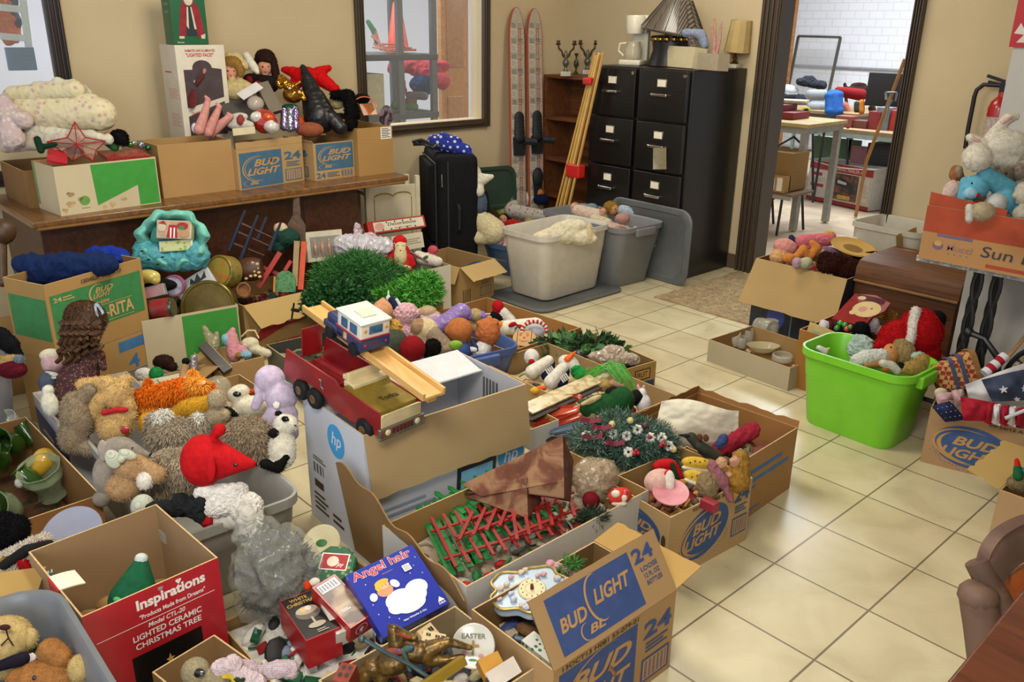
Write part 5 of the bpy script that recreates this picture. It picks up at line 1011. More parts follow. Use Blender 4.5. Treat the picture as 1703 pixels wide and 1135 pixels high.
# green hexagonal tin
q=MB(); fr=Fr(560,935,.19); X=frame_from(fr.o+V((0,0,-.05)),(.74,.67,.0),(-.5,.55,.3)); q.lathe([(.0,0),(.058,0),(.062,.004),(.062,.062),(.058,.066),(0,.066)],8,0,X@Matrix.Rotation(.4,4,'Z')); r=T('gift_tin','green eight-sided tin with a red label, behind the blue package','tin',fr.o+V((0,0,-.05))); q.build('tin_body',M('#1d5a38',.4,.1,60,pat='dots',col2='#7a9a72',coat=.3),r,smooth=20)
p=Print(X@Matrix.Translation((-.04,-.04,.0665)),.08,.08); p.rect(.02,.25,.98,.9,w_); p.rect(.06,.29,.94,.86,M('#a8262a',.4,.05,20)); p.ell(.45,.58,.2,.2,M('#d8d0b8',.5,.1,40)); p.text('Joy',.6,.35,.25,.2,w_,.3); p.done(r)
q=MB(); X=frame_from(P(536,905,.16),(.7,.7,.1),(-.5,.5,.55)); q.lathe([(0,0),(.04,.002),(.055,.01),(.052,.012),(0,.005)],28,0,X); r=T('holly_plate','cream plate with a green holly motif leaning behind the green tin','plate',P(536,905,.12)); q.build('plate',M('#c9bf98',.35,.05,20),r); q=MB(); q.ell((0,0,.007),(.018,.012,.003),0,10,X); q.build('holly_motif',M('#2c6a38',.5,.1,30),r)
fig('small_snowman','tiny white and red snowman ornament above the slim box','ornament',(520,972,.24),[(524,968,9,7),(512,974,8,8,0,1)],['#d0c8bc','#c2391e'])
leaves('artificial_branches','dark green artificial branches packed inside the large clear bag',Fr(455,950,.21),[(458,945,50,56),(430,900,22,26),(490,950,24,36),(432,990,24,22)],1500,17,['#2f4034','#3c4a44','#4a4a58','#26332c'],.22)
bag('greenery_bag','large crumpled clear plastic bag over dark green artificial branches',(455,950,.22),[(455,945,70,74),(430,890,40,36),(500,950,34,50),(425,1005,34,30)],'#c9c8bc',.24,.016,16)
fig('bag_twist','milky twisted neck of the clear plastic bag','bag',(425,905,.27),[('c',415,860,432,985,20,9,0,10),(408,850,16,12)],[M('#cfcabc',.25,.05,20,alpha=.6,coat=.4)],wr=.012,wsc=38,ridge=True)
q=floorbox('white_box','white flat box with dark stripes left of the goblet box',(-.28,-1.46) if 0 else (-.10,-1.56),.14,.10,.10,8,col='#c9c4b8')
# contents of the red box
fig('ceramic_tree','green ceramic tree with a snowy silver tip inside the red-fronted box','ornament',(232,975,.28),[('c',235,935,222,1000,11,40,0),(235,929,11,9,0,1,2),(205,1005,14,10,20,1)],['#1d5a3c','#b9c4bc'])
bag('ceramic_tree_wrap','torn white tissue paper around the ceramic tree',(275,985,.30),[(283,985,30,12,22),(262,996,24,8,10)],'#d8d4cc',1,.006,40,cat='tissue paper',rough=.8)
fig('green_shard','pale green crumpled paper scrap at the left of the ceramic tree','paper',(196,1000,.30),[(196,999,9,5,-20)],['#4ca86c'],wr=.004,wsc=90)
clutter(rb,.15,['#a8845a','#c9c4b8','#a07c50'],14,'packing_paper','crumpled packing in the red-fronted box',.06)
# ================================================================ carousel horse box
clutter(bh,.15,['#3a3c44','#8a7a4a','#b8b0a8','#2a4a6a','#7a2a22','#c9b88c'],110,'packing_jumble','jumble of trinkets around the carousel horse',.035)
GH=M('#8a6a32',.35,.3,30,metal=.55,pat='blotch',col2='#5a4624')
fig('carousel_horse','bronze-gold carousel horse with a painted saddle lying on its pole','ornament',(695,1090,.24),
 [(655,1100,34,24,20),(690,1085,36,20,-5),('c',660,1075,655,1050,14,11,0,6),('c',655,1050,690,1062,10,6,0,6),('c',648,1045,646,1038,3,2),('c',715,1080,745,1068,14,9),('c',745,1068,782,1078,8,5),('c',712,1100,745,1098,12,8),('c',745,1098,770,1092,7,5),('c',620,1110,600,1130,16,12),('c',640,1118,630,1140,12,10)],[GH],
 [('saddle',[(655,1085,17,7,0,0,24,6),(678,1080,12,6,15,1,22,6)],['#8a4a3c','#3f5a4c']),('bridle',[('c',652,1052,682,1062,3,2.5,0,14)],['#8a3a2c'],{'top':0}),('saddle_strap',[('c',670,1082,682,1115,4,4,0,24)],['#46605a'],{'top':0})],[('jewel',664,1082,2.5,'#2a3ac0'),('jewel',684,1078,2.5,'#2a3ac0'),('jewel',642,1087,2.2,'#2c9a4c'),('eye',662,1050,1.8,'#1a1410')],ridge=True,wr=.0015,wsc=70)
q=MB(); fr=Fr(700,1090,.27); q.tube([fr.w(603,1063,18),fr.w(640,1085,18),fr.w(680,1105,0),fr.w(745,1150,18)],.005,10); q.ell(fr.w(602,1063,18),.009); q.build('carousel_pole',M('#4a5a5c',.35,.1,40,metal=.5),label='grey twisted pole with a red knob through the carousel horse',cat='pole')
d1=Slab('domino_block','brick red wooden block with black spots at the front left corner','toy block',P(552,1132,.235),P(578,1138,.235),P(562,1100,.245),.05,[M('#8a3a2c',.6,.1,40,pat='wood',col2='#74301f')])
p=Print(d1.X,d1.w,d1.l); 
for u,v in ((.3,.75),(.7,.8),(.3,.35),(.7,.4)): p.ell(u,v,.13,.11,M('#16181c',.4,.05,20))
p.done(d1.root,'printed_spot')
h1=Slab('house_block','cream wooden house facade with black windows and a door, behind the horse','toy block',P(720,1082,.235),P(742,1066,.23),P(700,1046,.26),.016,['#c9b284'])
p=h1.top(); bkk=M('#151518',.4,.05,20)
for u in (.2,.6):
    for v in (.2,.65): p.rect(u,v,u+.12,v+.2,bkk); p.lay-=.4; p.rect(u+.15,v,u+.27,v+.2,bkk); p.lay-=.4
p.done(h1.root,'printed_window')
h2=Slab('house_block','larger cream wooden house facade standing beside the porcelain plate','toy block',P(738,1080,.25),P(742,1056,.25),P(706,1040,.262),.016,['#d0bb8e'])
p=h2.top()
for u in (.15,.62):
    for v in (.25,.65): p.rect(u,v,u+.2,v+.09,bkk); p.lay-=.4; p.rect(u,v+.11,u+.2,v+.2,bkk); p.lay-=.4
p.rect(.55,.02,.85,.2,bkk); p.done(h2.root,'printed_window')
q=MB(); fr=Fr(788,1075,.23); X=frame_from(fr.o,(.74,.67,.05),(-.45,.45,.77)); q.lathe([(0,0),(.035,.0),(.047,.006),(.050,.010),(.048,.012),(.03,.006),(0,.005)],36,0,X); r=T('porcelain_plate','white porcelain plate with lettering and a gold cross in the horse box','plate',fr.o+V((0,0,-.04))); q.build('plate',M('#cfccc0',.2,.04,20,coat=.5),r)
p=Print(X@Matrix.Translation((-.05,-.05,.0085)),.1,.1); gd=M('#8a7434',.4,.1,40); p.text('EASTER',.22,.66,.56,.11,M('#6a7050',.5,.05,20)); p.rect(.47,.3,.52,.62,gd); p.rect(.36,.48,.63,.53,gd); p.ell(.3,.35,.06,.05,M('#c98a96',.5,.1,30)); p.ell(.68,.3,.06,.04,M('#c98a96',.5,.1,30)); p.ell(.5,.2,.1,.03,M('#5a8a4c',.5,.1,30)); p.done(r)
Slab('yellow_block','yellow wooden block with round holes at the right of the horse box','toy block',P(808,1128,.22),P(842,1112,.225),P(790,1100,.24),.03,['#b9842a'])
Slab('white_card','blank white card at the right corner of the horse box','card',P(822,1148,.215),P(868,1118,.215),P(840,1100,.24),.002,['#d2c8bc'])
Slab('gold_box','olive gold box edge in front of the carousel horse','box',P(700,1160,.245),P(778,1106,.25),P(690,1148,.262),.02,['#8a6f1e'])
# ================================================================ clock box
clutter(bb9,.15,['#8a9ab0','#b8a888','#d0cfc8','#3c4a7a','#7d5a3a'],60,'packing_jumble','jumble under the decorated clock in the front beer carton',.05)
fr=Fr(885,985,.25); X=frame_from(P(885,982,.24),(.68,.72,.06),(-.70,.66,.12))
r=T('floral_clock','pale blue ceramic clock with a cream dial, gold scrolls and pink roses','clock',P(885,982,.22)); pts=[]
for i in range(60): a=2*math.pi*i/60; rr_=1+.10*math.cos(5*a)+.04*math.cos(11*a); pts.append((.105*rr_*math.cos(a),.078*rr_*math.sin(a)))
q=MB(); q.prism(pts,.022,X@Matrix.Translation((0,0,-.022))); q.build('clock_body',M('#a9bccb',.3,.12,30,pat='floral',col2='#b8c9c4',coat=.4),r,smooth=30)
q=MB(); q.tube([X@V((x*1.0,y*1.0,.002)) for x,y in pts+pts[:1]],.0045,8); q.build('gold_scroll_rim',M('#a08a52',.4,.2,60,metal=.5),r)
q=MB(); q.lathe([(.0,0),(.034,0),(.036,.003),(.033,.006),(0,.005)],32,0,X); q.build('dial',M('#cdbf92',.4,.05,30),r)
p=Print(X@Matrix.Translation((-.035,-.035,.0062)),.07,.07)
for i in range(12): a=R_(30*i); p.rect(.5+.38*math.cos(a)-.02,.5+.38*math.sin(a)-.03,.5+.38*math.cos(a)+.02,.5+.38*math.sin(a)+.03,M('#3a3428',.5,.05,20)); p.lay-=.45
p.arc(.5,.5,.26,.26,0,359,.02,M('#9a8040',.5,.05,20)); p.done(r,'dial_marks')
q=MB(); q.lathe([(0,0),(.005,0),(.004,.012),(0,.014)],12,0,X@Matrix.Translation((0,0,.006))); q.build('centre_pin',M('#5a3c20',.4,.1,30,metal=.4),r)
for i in range(26):
    a=random.uniform(0,6.28); u,v=random.uniform(.55,.98)*.1*math.cos(a),random.uniform(.55,.98)*.07*math.sin(a)
    if math.hypot(u,v)<.042: continue
    q=MB(); c=X@V((u,v,.006)); q.ell(c,.008*random.uniform(.6,1.1),0,10); q.ell(c+V((.004,.003,.003)),.005,0,8); q.build('rose',M(['#c9a0a6','#cdb9a0','#b9bcd0'][i%3],.5,.1,60),r)
r2,_,_=fig('rose_garland','row of pink ceramic roses behind the floral clock','ornament',(935,950,.24),[(915,938,8,7),(928,943,9,8),(942,950,9,8),(955,957,9,8),(920,950,9,7,0,1),(936,960,10,7,0,1)],['#c9969c','#bfb49c'],wr=.003,wsc=120)
leaves('green_sprig','small bright green sprig poking up behind the clock',Fr(950,945,.25),[(950,944,12,7)],60,13,['#4a8a3c','#3a7030'],.14,needle=True)
Slab('holly_box','flat white package with tiny green holly leaves','box',P(925,1112,.19),P(945,1095,.19),P(872,1062,.21),.03,[M('#d0cfc6',.5,0,70,pat='dots',col2='#2a6a4c')])
Slab('blue_folder','glossy dark blue folder between the clock and the raised flap','folder',P(890,1035,.235),P(975,975,.25),P(880,1020,.262),.006,[M('#1d3a7c',.2,.1,20,coat=.6)])
Slab('milky_sheet','milky plastic sheet over the rim of the clock box','plastic sheet',P(900,1015,.262),P(1008,948,.268),P(893,1002,.282),.01,[M('#c4b99a',.4,.06,20)])
# ================================================================ blue tub and heaps behind the printer box
PEA='#c08a66'
clutter(bK,.13,['#c9b48a','#8a7a5c','#3c6a3c','#b05a3c','#d0ccc0'],70,'packing_jumble','jumble under the snowmen in the long brown box',.045)
def soft1(name,lab,cat,at,prims,cols,**k): return fig(name,lab,cat,at,prims,cols,**k)
fig('troll_doll','bald orange-brown troll doll head facing away, left one in the dark blue tub','doll',(764,560,.31),[(764,550,23,22,0,0),('c',743,548,746,552,4,7,0,4),('c',764,575,764,585,14,20,1)],['#a86436','#3c4f8a'],[('collar',[('c',738,578,790,582,5,5)],['#d0ccc8'],{'top':0})])
fig('troll_doll','wrinkled orange-brown troll doll head, right one in the dark blue tub','doll',(812,560,.30),[(812,552,20,24,5,0),(795,556,5,7,0,0,6),('c',806,575,800,585,12,16,1),('c',800,540,822,538,8,8,0,6)],['#a86238','#c9c6c4'],[('strap',[('c',785,568,800,590,4,4,0,12)],['#2c3c6a'],{'top':0})],wr=.004,wsc=60,ridge=True)
fig('kewpie_doll','bald pink-peach baby doll head with a pointed tuft behind the toy jeep','doll',(637,520,.40),[(636,519,18,21,0,0),('c',636,502,638,496,6,2,0),(633,540,14,12,0,1)],['#bf8a68','#c9959a'],dots=[('eye',648,530,1.8,'#1a1410'),('ear',624,524,4,'#b87e5c')])
soft1('baby_shoe','navy shoe with a white edge beside the peach baby doll','shoe',(657,510,.40),[('c',652,500,662,515,7,8,0),('c',660,498,670,514,2.5,2.5,1,6)],['#1f2644','#d0cfd4'])
fig('tulle_doll','doll in pink tulle with yellow curls beside the jeep','doll',(668,525,.36),[(674,522,22,18,0,0),('c',668,540,680,550,10,12,0),(656,545,13,14,0,1,8),(690,522,8,8,0,2)],['#c9a0a6','#c09a48','#cbb28e'],wr=.010,wsc=70,ridge=True)
soft1('beige_plush','small beige plush beside the pink tulle doll','plush toy',(712,520,.36),[(712,520,15,12),(700,522,8,10),(725,526,9,8)],['#b39a78'],fz=1.5,fn=1000)
soft1('purple_dress_doll','doll in a purple sequined dress lying face down','doll',(745,530,.34),[('c',728,545,768,520,15,16,0),('c',768,520,780,528,8,6,0),('c',700,530,725,528,6,8,1)],[M('#7a5fa0',.35,.25,160,pat='fleck',col2='#b8a8d0'),'#b89aae'],wr=.004,wsc=50)
fig('blonde_doll','small doll with ash-blond hair and a lilac bow behind the troll heads','doll',(790,528,.31),[(790,526,13,13,0,0),('c',780,535,790,545,8,8,0),(804,525,5,8,20,1,6),(813,530,6,5,0,0)],['#a08e66','#8a6fae'],wr=.004,wsc=120,ridge=True)
fig('bonnet_doll','brown-faced doll in a cream bonnet and taupe gown','doll',(705,550,.35),[(697,544,15,15,0,0),(708,548,22,20,-20,1,-7),('c',720,556,740,580,14,16,2),('c',690,570,730,590,12,14,2)],['#94765a','#c0ae86','#8a7764'],wr=.003,wsc=60)
soft1('velvet_hat','round dark red velvet hat in front of the bonnet doll','hat',(686,582,.36),[(686,580,22,22)],['#7a1018'])
soft1('green_plush','dark green plush ball beside the rear of the toy jeep','plush toy',(655,575,.36),[(655,572,24,24)],['#3f4438'],fz=1.5,fn=1500)
soft1('black_fur_toy','small black furry toy right of the velvet hat','plush toy',(720,580,.34),[(720,578,13,14),(712,588,8,8)],['#17130f'],fz=3,fn=1500)
soft1('lime_ball','lime green ball showing over the printer box rim','ball',(760,576,.34),[(758,574,12,8)],['#7aa03a'])
clutter(bs,.14,['#c9b48a','#a8323a','#d0ccc4','#7a5a3a'],50,'packing_jumble','jumble under the cloth dolls in the low brown box',.05)
soft1('red_pompom_hat','red knitted pompom with a white cuff, at the back of the cloth doll box','hat',(830,520,.20),[(828,510,10,11,0,0),('c',838,520,850,534,8,9,1),('c',822,524,832,528,7,6,2)],['#a8141e','#d0ccc4','#15151a'],fz=1.2,fn=900)
r,_,_=fig('cloth_snowman','white cloth snowman doll with a red and white candy-striped bonnet','doll',(870,545,.19),[('c',838,545,890,545,12,17,0),(888,545,16,13,0,0),(832,540,5,6,0,1,8)],['#d6cfc0','#d87a2a'],
 [('bow',[(852,540,8,4,25,0,14),(866,544,7,4,-25,0,14),(880,536,7,4,10,0,14)],['#a01820'],{'top':0}),('leaf_trim',[(858,546,6,2,60,0,14),(874,540,6,2,20,0,14)],['#3c6a34'],{'top':0})])
q=MB(); fr=Fr(890,548,.205)
for i in range(22):
    a=R_(200-i*9.5); q.ell(fr.w(889+21*math.cos(a),552-17*math.sin(a),6),3.6*fr.k,i%2,8)
q.build('candy_trim',[M('#d6d0c4',.6,.05,30),M('#b01a22',.6,.05,30)],label='arched red and white striped trim around the snowman bonnet',cat='trim')
soft1('bonnet_lining','pale grey bonnet lining inside the candy-striped arch','bonnet',(892,550,.19),[(891,551,16,11,-10)],['#b9b9c4'])
fr=Fr(872,562,.18); r=T('gingerbread_face','flat tan cushion with a drawn smiling face and red nose','cushion',fr.o)
q=MB(); X=frame_from(fr.o,(.74,.67,.0),(-.6,.6,.4)); q.lathe([(0,-.01),(.04,-.008),(.055,0),(.04,.006),(0,.008)],30,0,X,sx=1); q.build('cushion',M('#c49a6a',.8,.06,40),r)
p=Print(X@Matrix.Translation((-.05,-.05,.0085)),.1,.1); bk2=M('#15100c',.5,.05,20); p.ell(.5,.42,.06,.06,M('#b8322a',.5,.05,20)); p.arc(.32,.62,.06,.09,0,359,.10,bk2); p.arc(.66,.62,.06,.09,0,359,.10,bk2); p.ell(.33,.60,.02,.03,bk2); p.ell(.67,.60,.02,.03,bk2); p.arc(.5,.38,.25,.2,200,340,.05,bk2); p.rect(.16,.1,.18,.9,bk2); p.rect(.82,.1,.84,.9,bk2); p.done(r,'drawn_face')
# plums
clutter(bp_,.09,['#3c4a30','#4a3a48','#6a5a3c'],40,'packing_jumble','dark jumble under the artificial plums',.04)
leaves('artificial_leaves','glossy dark green artificial leaves among the plums',Fr(955,585,.15),[(940,580,45,13),(985,580,45,12)],150,20,['#3c5a34','#4f7a44','#2c4428'],.5)
for i,(x,y,r_) in enumerate(((955,577,9),(972,566,8),(963,590,9),(979,579,8.5),(1007,581,8),(996,571,7),(934,578,8),(949,592,7))):
    fr=Fr(x,y,.155); q=MB(); q.ell(fr.o,r_*fr.k,0,14); q.build('artificial_plum',M(['#3c3040','#4a3c4e','#54485a'][i%3],.35,.3,60),label='dusky purple artificial plum in the low tray of leaves',cat='plum',group='artificial plums')
q=MB(); strands(q,Fr(1000,570,.16),[(975,592,0),(1000,572,10),(1016,551,20)],1.2,5); q.build('twig',M('#4a3a24',.7,.2,60),label='thin bare twig sticking up from the plum tray',cat='twig')
soft1('long_leaf','single long green leaf lying over the plum tray rim','leaf',(1010,572,.165),[(1006,572,26,4,14,0,6,3)],['#4c7a40'])
bag('milky_bag','milky plastic bag of pale pink things at the near end of the plum tray',(1022,597,.16),[(1022,596,44,13,-4),(1020,586,20,12)],'#c4b6a0',.6,.010,40,['#b08c84'])
# long brown box contents
fig('snowman_doll','white snowman plush lying back with a green ruff and red ball, left one','plush toy',(886,600,.20),[(884,594,13,14,0,0),('c',882,606,900,608,5,5,1,8),(884,602,5,5,0,2,12)],['#d0ccc4','#1f8a3c','#a8141e'],fz=.8,fn=800)
fig('snowman_doll','white snowman plush with an orange carrot nose and green felt ruff, right one','plush toy',(948,608,.20),[(946,605,19,14,-25,0),('c',944,598,958,584,6,1.5,1,10),(962,620,13,12,-20,2,4),(972,626,9,7,-30,2,6),(957,612,8,4,20,2,12)],['#d0ccc4','#d8642a','#1f8f44'],fz=.8,fn=1200)
for i,(x1,y1,x2,y2,lb) in enumerate(((885,619,912,600,'white and navy baby shoe sole up, left of the pair'),(916,636,936,612,'white and navy baby shoe sole up, right of the pair'))):
    fig('baby_shoe',lb+' between the snowmen','shoe',((x1+x2)/2,(y1+y2)/2,.22),[('c',x1,y1,x2,y2,12,9,0),('c',x2+4,y2+6,x2+4-6,y2+24,8,11,1,-4)],['#d4cec0','#1a2140'],[('lace',[('c',x2-4+3*j,y2+16-2*j,x2+1+3*j,y2+24-2*j,1.4,1.4,0,10)],['#d4d0c8'],{'top':0,'vox':.0012}) for j in range(4)],group='pair of baby shoes')
soft1('orange_fruit','small orange and yellow fruit ornament in the white-fronted box','ornament',(896,650,.19),[(890,650,9,6,0,1),(900,646,10,5,0,0)],['#d8642a','#d8a53a'])
fig('kangaroo_plush','dark green plush body lying on its back, belly patch showing','plush toy',(1010,672,.22),[(1005,676,42,22,8,0),(1032,666,24,24,-20,0),(983,666,20,5,25,1,17,4),('c',1012,652,1022,648,6,6,2,4),(1046,687,14,8,30,3)],['#1d4a26','#bfae84','#151614','#8a1c20'],[('tag',[(1002,690,9,4,18,0,24,1)],['#d0cfc8'],{'top':0,'smooth':0})],wr=.003,wsc=25)
soft1('black_plush_toy','small black plush head beside the dark green plush','plush toy',(1060,663,.21),[(1059,662,13,14)],['#171512'],fz=1,fn=900)
fig('white_bunny','small white bunny with pink-tipped ears at the end of the long box','plush toy',(1068,668,.20),[(1070,672,13,17,0,0),(1068,655,8,9,0,0),('c',1064,652,1061,642,3,3,1),('c',1070,652,1071,643,3,3,1)],['#cfccd0','#c99aa2'])
q=MB(); fr=Fr(1015,630,.24)
for i in range(70):
    a=random.uniform(-1,1); x0,y0=1003+random.uniform(-14,10),618+random.uniform(-5,5)
    if i%3: pts=[(x0,y0,10),(x0+18+6*a,y0-8-8*random.random(),16),(x0+36+6*a,y0+14,14),(x0+42+6*a,y0+36,10)]
    else: pts=[(x0,y0,10),(x0-12+8*a,y0-6,14),(x0-30+10*a,y0+10,12)]
    strands(q,fr,pts,1.1,4,i%2)
q.build('grass_tuft',[M('#3f9a2c',.5,.2,40),M('#6aae4c',.5,.2,40)],label='tuft of bright green artificial grass in the long brown box',cat='artificial grass')
soft1('burlap_bundle','tan burlap and pink cloth bundle under the green grass tuft','cloth',(1010,642,.22),[(1003,641,15,11,0,0),(1027,638,14,7,-20,1),(1000,628,18,7,20,2)],['#a88a52','#b58a78','#b8ae86'],wr=.004,wsc=70,ridge=True)
# platters between the boxes
PL=['#a8391f','#b5472c','#a63a24','#7f8fa8','#9aa8b0','#5a4434']
for i,(x,y,L_,tw) in enumerate(((930,674,.098,.28),(922,694,.105,.30),(926,706,.105,.22),(945,716,.085,.16),(948,722,.08,.18),(938,731,.08,.2))):
    q=MB(); o=P(x,y,.225-.012*i); X=frame_from(o,(.25,.95,.05),(-.95,.25,.38)) ; q.lathe([(0,-.004),(.6,-.003),(.85,.006),(1,.018),(.985,.020),(.84,.009),(0,0)],44,0,X@Matrix.Diagonal((L_,L_*tw,1,1)))
    lb=['glossy red-orange oval platter, topmost of the stack','red-orange oval platter, second in the stack','red-orange oval platter, third in the stack','blue-grey oval plate under the red-orange platters','pale grey plate under the blue-grey one','brown wooden oval tray, lowest of the platters'][i]
    q.build('oval_platter',M(PL[i],.25,.08,20,coat=.5),label=lb,cat='platter')
Slab('wrapped_picture','long cream picture in clear film lying over the red platters','picture',P(886,688,.25),P(1000,636,.25),P(878,668,.265),.008,[M('#b8a274',.2,.2,30,coat=.6,pat='blotch',col2='#cfc09a')])
Slab('dark_picture','dark flat picture under the film-wrapped cream one','picture',P(884,700,.238),P(1002,645,.238),P(880,682,.245),.006,['#241c18'])
# ================================================================ heap of artificial greens and what stands behind it
frg=Fr(600,480,.27)
leaves('artificial_pine','mid green artificial pine boughs on top of the greenery heap',Fr(600,455,.36),[(600,450,42,26),(560,470,40,34,20),(640,470,40,28)],5200,11,['#2f6a2c','#3f7a38','#275a28','#4a8642'],.10,needle=True)
leaves('boxwood_branch','dark green small-leaved boxwood at the left of the greenery heap',Fr(555,510,.30),[(545,505,42,26),(595,515,45,20),(570,490,40,22)],2600,9,['#1c4420','#245426','#2c5f2a'],.55)
leaves('fern_branch','bright green feathery fern at the right of the greenery heap',Fr(690,490,.30),[(690,492,38,22),(650,505,34,20),(706,478,22,18)],2600,11,['#4f9a34','#5fae3e','#3f8a2c'],.16,needle=True)
for x,y,c,l in ((523,464,'#9a7a1e','gold ornament ball at the left of the greenery'),(538,467,'#8a1218','dark red ornament ball at the left of the greenery')):
    fr=Fr(x,y,.33); q=MB(); q.ell(fr.o,8*fr.k,0,18); q.build('ornament_ball',M(c,.12,.1,30,metal=.8),label=l,cat='ornament')
fig('bell_ornament','tiny white bell ornament hanging in the greenery','ornament',(646,492,.34),[(646,497,5,6),(646,488,2,6)],['#d0ccc4'])
r,fr,tr_=fig('santa_figure','red and cream Santa figure with a long beard standing behind the greenery','figurine',(667,430,.38),
 [('c',666,420,667,450,16,20,0),('c',666,452,674,462,17,16,0),('c',650,428,652,436,8,6,0,4),('c',682,430,686,440,7,6,0,6)],['#b01a20'],
 [('hat',[(665,402,12,11,0,0,2),(666,394,5,4,0,0,2)],['#b81a20'],{'top':0}),('beard',[(666,426,11,19,0,0,14),(666,410,10,8,0,0,10)],['#c4b48a']),('hand',[(676,446,9,5,-10,0,20),(664,442,6,5,0,0,20)],['#c9b076'],{'top':0}),('hat_brim',[(665,405,12,3,0,0,8)],['#d0c49c'],{'top':0})],
 [('eye',662,409,1.2,'#2a1a14'),('eye',670,409,1.2,'#2a1a14'),('mouth',666,417,1.6,'#8a3028')])
bag('shopping_bag','white translucent shopping bag with tied handles behind the greenery',(604,412,-2.42),[(604,415,46,24),(580,408,26,18),(632,412,24,18),('c',598,400,594,376,9,4,0),('c',604,400,620,392,9,5,0)],'#cbc6cc',.82,.016,26,['#c09aa0'],rough=.3)
Slab_=Slab
def upright(name,lab,cat,a,b,c,th,cols,**k):
    "upright panel: a bottom-left, b bottom-right, c top-left of its face"
    return Slab(name,lab,cat,a,b,c,th,cols,**k)
a=PX(513,437,-2.52); b=PX(573,430,-2.50); n_=V((b.x-a.x,b.y-a.y,0)); hgt=V((0,0,.155))
lb=upright('bulb_box','white boxed set of flame-shaped light bulbs leaning behind the greenery','box',a,b,a+hgt+V((-.03,0,0)),.03,[M('#c4bda8',.5,.06,20)])
p=lb.top(); p.rect(.10,.14,.92,.82,M('#8a857a',.3,.1,20)); p.done(lb.root,'window')
for i in range(4):
    q=MB(); c=lb.X@V((lb.w*(.22+.19*i),lb.l*.46,.006)); q.lathe([(0,-.05),(.006,-.048),(.006,-.035),(.013,-.015),(.012,.005),(.004,.035),(0,.045)],14,0,frame_from(c,lb.X.to_3x3()@V((1,0,0)),-(lb.X.to_3x3()@V((0,0,1))))); q.build('light_bulb',M('#b8907c',.1,.1,20,alpha=.75,coat=.8),lb.root)
# white rack, long red box, white box
ra=P(606,390,.32); rb_=P(697,382,.32); ra=V((-2.60,.705,0)); e=V((.10,.36,0))
ra=P(608,308,.66); rb_=P(697,300,.66); ra.z=0; rb_.z=0
r=T('white_rack','white wooden rack panel with gold scroll trim beside the desk','rack',(ra+rb_)/2); wm_=M('#c4bca0',.5,.05,20)
dirv=(rb_-ra).normalized(); bkv=V((-dirv.y,dirv.x,0)).normalized()
X=frame_from(ra,dirv,(0,0,1)); W=(rb_-ra).length
q=MB(); q.box((W/2,.33,-.01),(W-.03,.62,.012),0,X); q.build('front_panel',wm_,r)
for x in (.01,W-.01):
    q=MB(); q.box((x,.345,-.01),(.028,.69,.028),0,X,.004); q.build('post',wm_,r)
    q=MB(); q.box((x,.345,-.16),(.028,.66,.028),0,X,.004); q.build('post',wm_,r)
q=MB(); q.box((W/2,.60,-.09),(W,.02,.17),0,X,.002); q.build('shelf',wm_,r)
p=Print(X@Matrix.Translation((0,0,-.0035)),W,.66); gd=M('#8a7434',.4,.2,60)
for a0,b0,c0,d0 in ((.14,.30,.155,.86),(.84,.30,.855,.86)): p.rect(a0,b0,c0,d0,gd); p.lay-=.4
for u in (.32,.67): p.arc(u,.87,.17,.035,0,180,.18,gd); p.lay-=.4
p.done(r,'gold_scroll')
for i in range(4):
    q=MB(); o=X@V((.05+.05*i,.625,-.06-.03*i)); q.bar(o,o+V((-.12,-.10,.02)),.02,.02); q.build('wood_strip',M('#a89468',.6,.1,30),label='pale wood strip lying on top of the white rack, '+['nearest the front','second from the front','third from the front','rearmost'][i],cat='wood strip',group='wood strips on the white rack')
a=P(614,390,.42); b=P(709,377,.42); lr=upright('long_gift_box','long narrow white box with red borders and holly print leaning on the white rack','box',a,b,a+V((-.03,0,.065)),.05,[M('#a8281f',.45,.08,20)])
p=lr.top(); p.rect(.10,.12,.97,.88,M('#cfc6b0',.5,.05,20)); p.text('Decorations',.34,.48,.5,.26,M('#2c4a2c',.5,.05,20),.2); p.text('for the season',.45,.2,.3,.14,M('#a8502a',.5,.05,20)); p.ell(.2,.5,.08,.3,M('#c9928a',.5,.05,20)); 
for i in range(9): p.ell(.25+.07*i+.01*(i%2),.78 if i%2 else .2,.015,.07,M('#2a4a2c',.5,.1,20),20,10); p.lay-=.4
p.done(lr.root)
a=P(655,420,.36); b=P(706,411,.36); w2=upright('white_box','plain white box with small print under the long red-bordered box','box',a,b,a+V((-.02,0,.085)),.05,[M('#c4bca6',.5,.05,20)])
p=w2.top(); p.lines(.45,.3,.9,.7,M('#8a8270',.5,.05,20),3); p.done(w2.root)
fig('white_vase','white figurine vase with green leaf print in the drawer box','figurine',(712,428,.33),[('c',702,430,728,436,11,9),(720,416,9,8,0,1),(696,424,9,7,0,0)],['#cdc8b8','#b84c5a'],[('leaf_print',[(708,428,6,3,30,0,12,2)],['#3c6a3c'],{'top':0})])
q=MB(); strands(q,Fr(700,425,.34),[(672,412,10),(690,424,10),(712,436,10)],2.5,6); q.build('red_rod',M('#7a1c22',.4,.1,30),label='dark red rod across the drawer box',cat='rod')
for i,(x,y) in enumerate(((752,430),(790,437))):
    q=MB(); fr=Fr(x,y,.14); q.lathe([(.0,0),(.03,.002),(.038,.03),(.034,.05),(.036,.052),(.041,.03),(.033,0)],20,0,Matrix.Translation(P(x,y+8,.03))); q.build('drinking_glass',G('#e8e4d4',.05,.3),label=['left','right'][i]+' clear drinking glass in the empty brown carton',cat='glass')
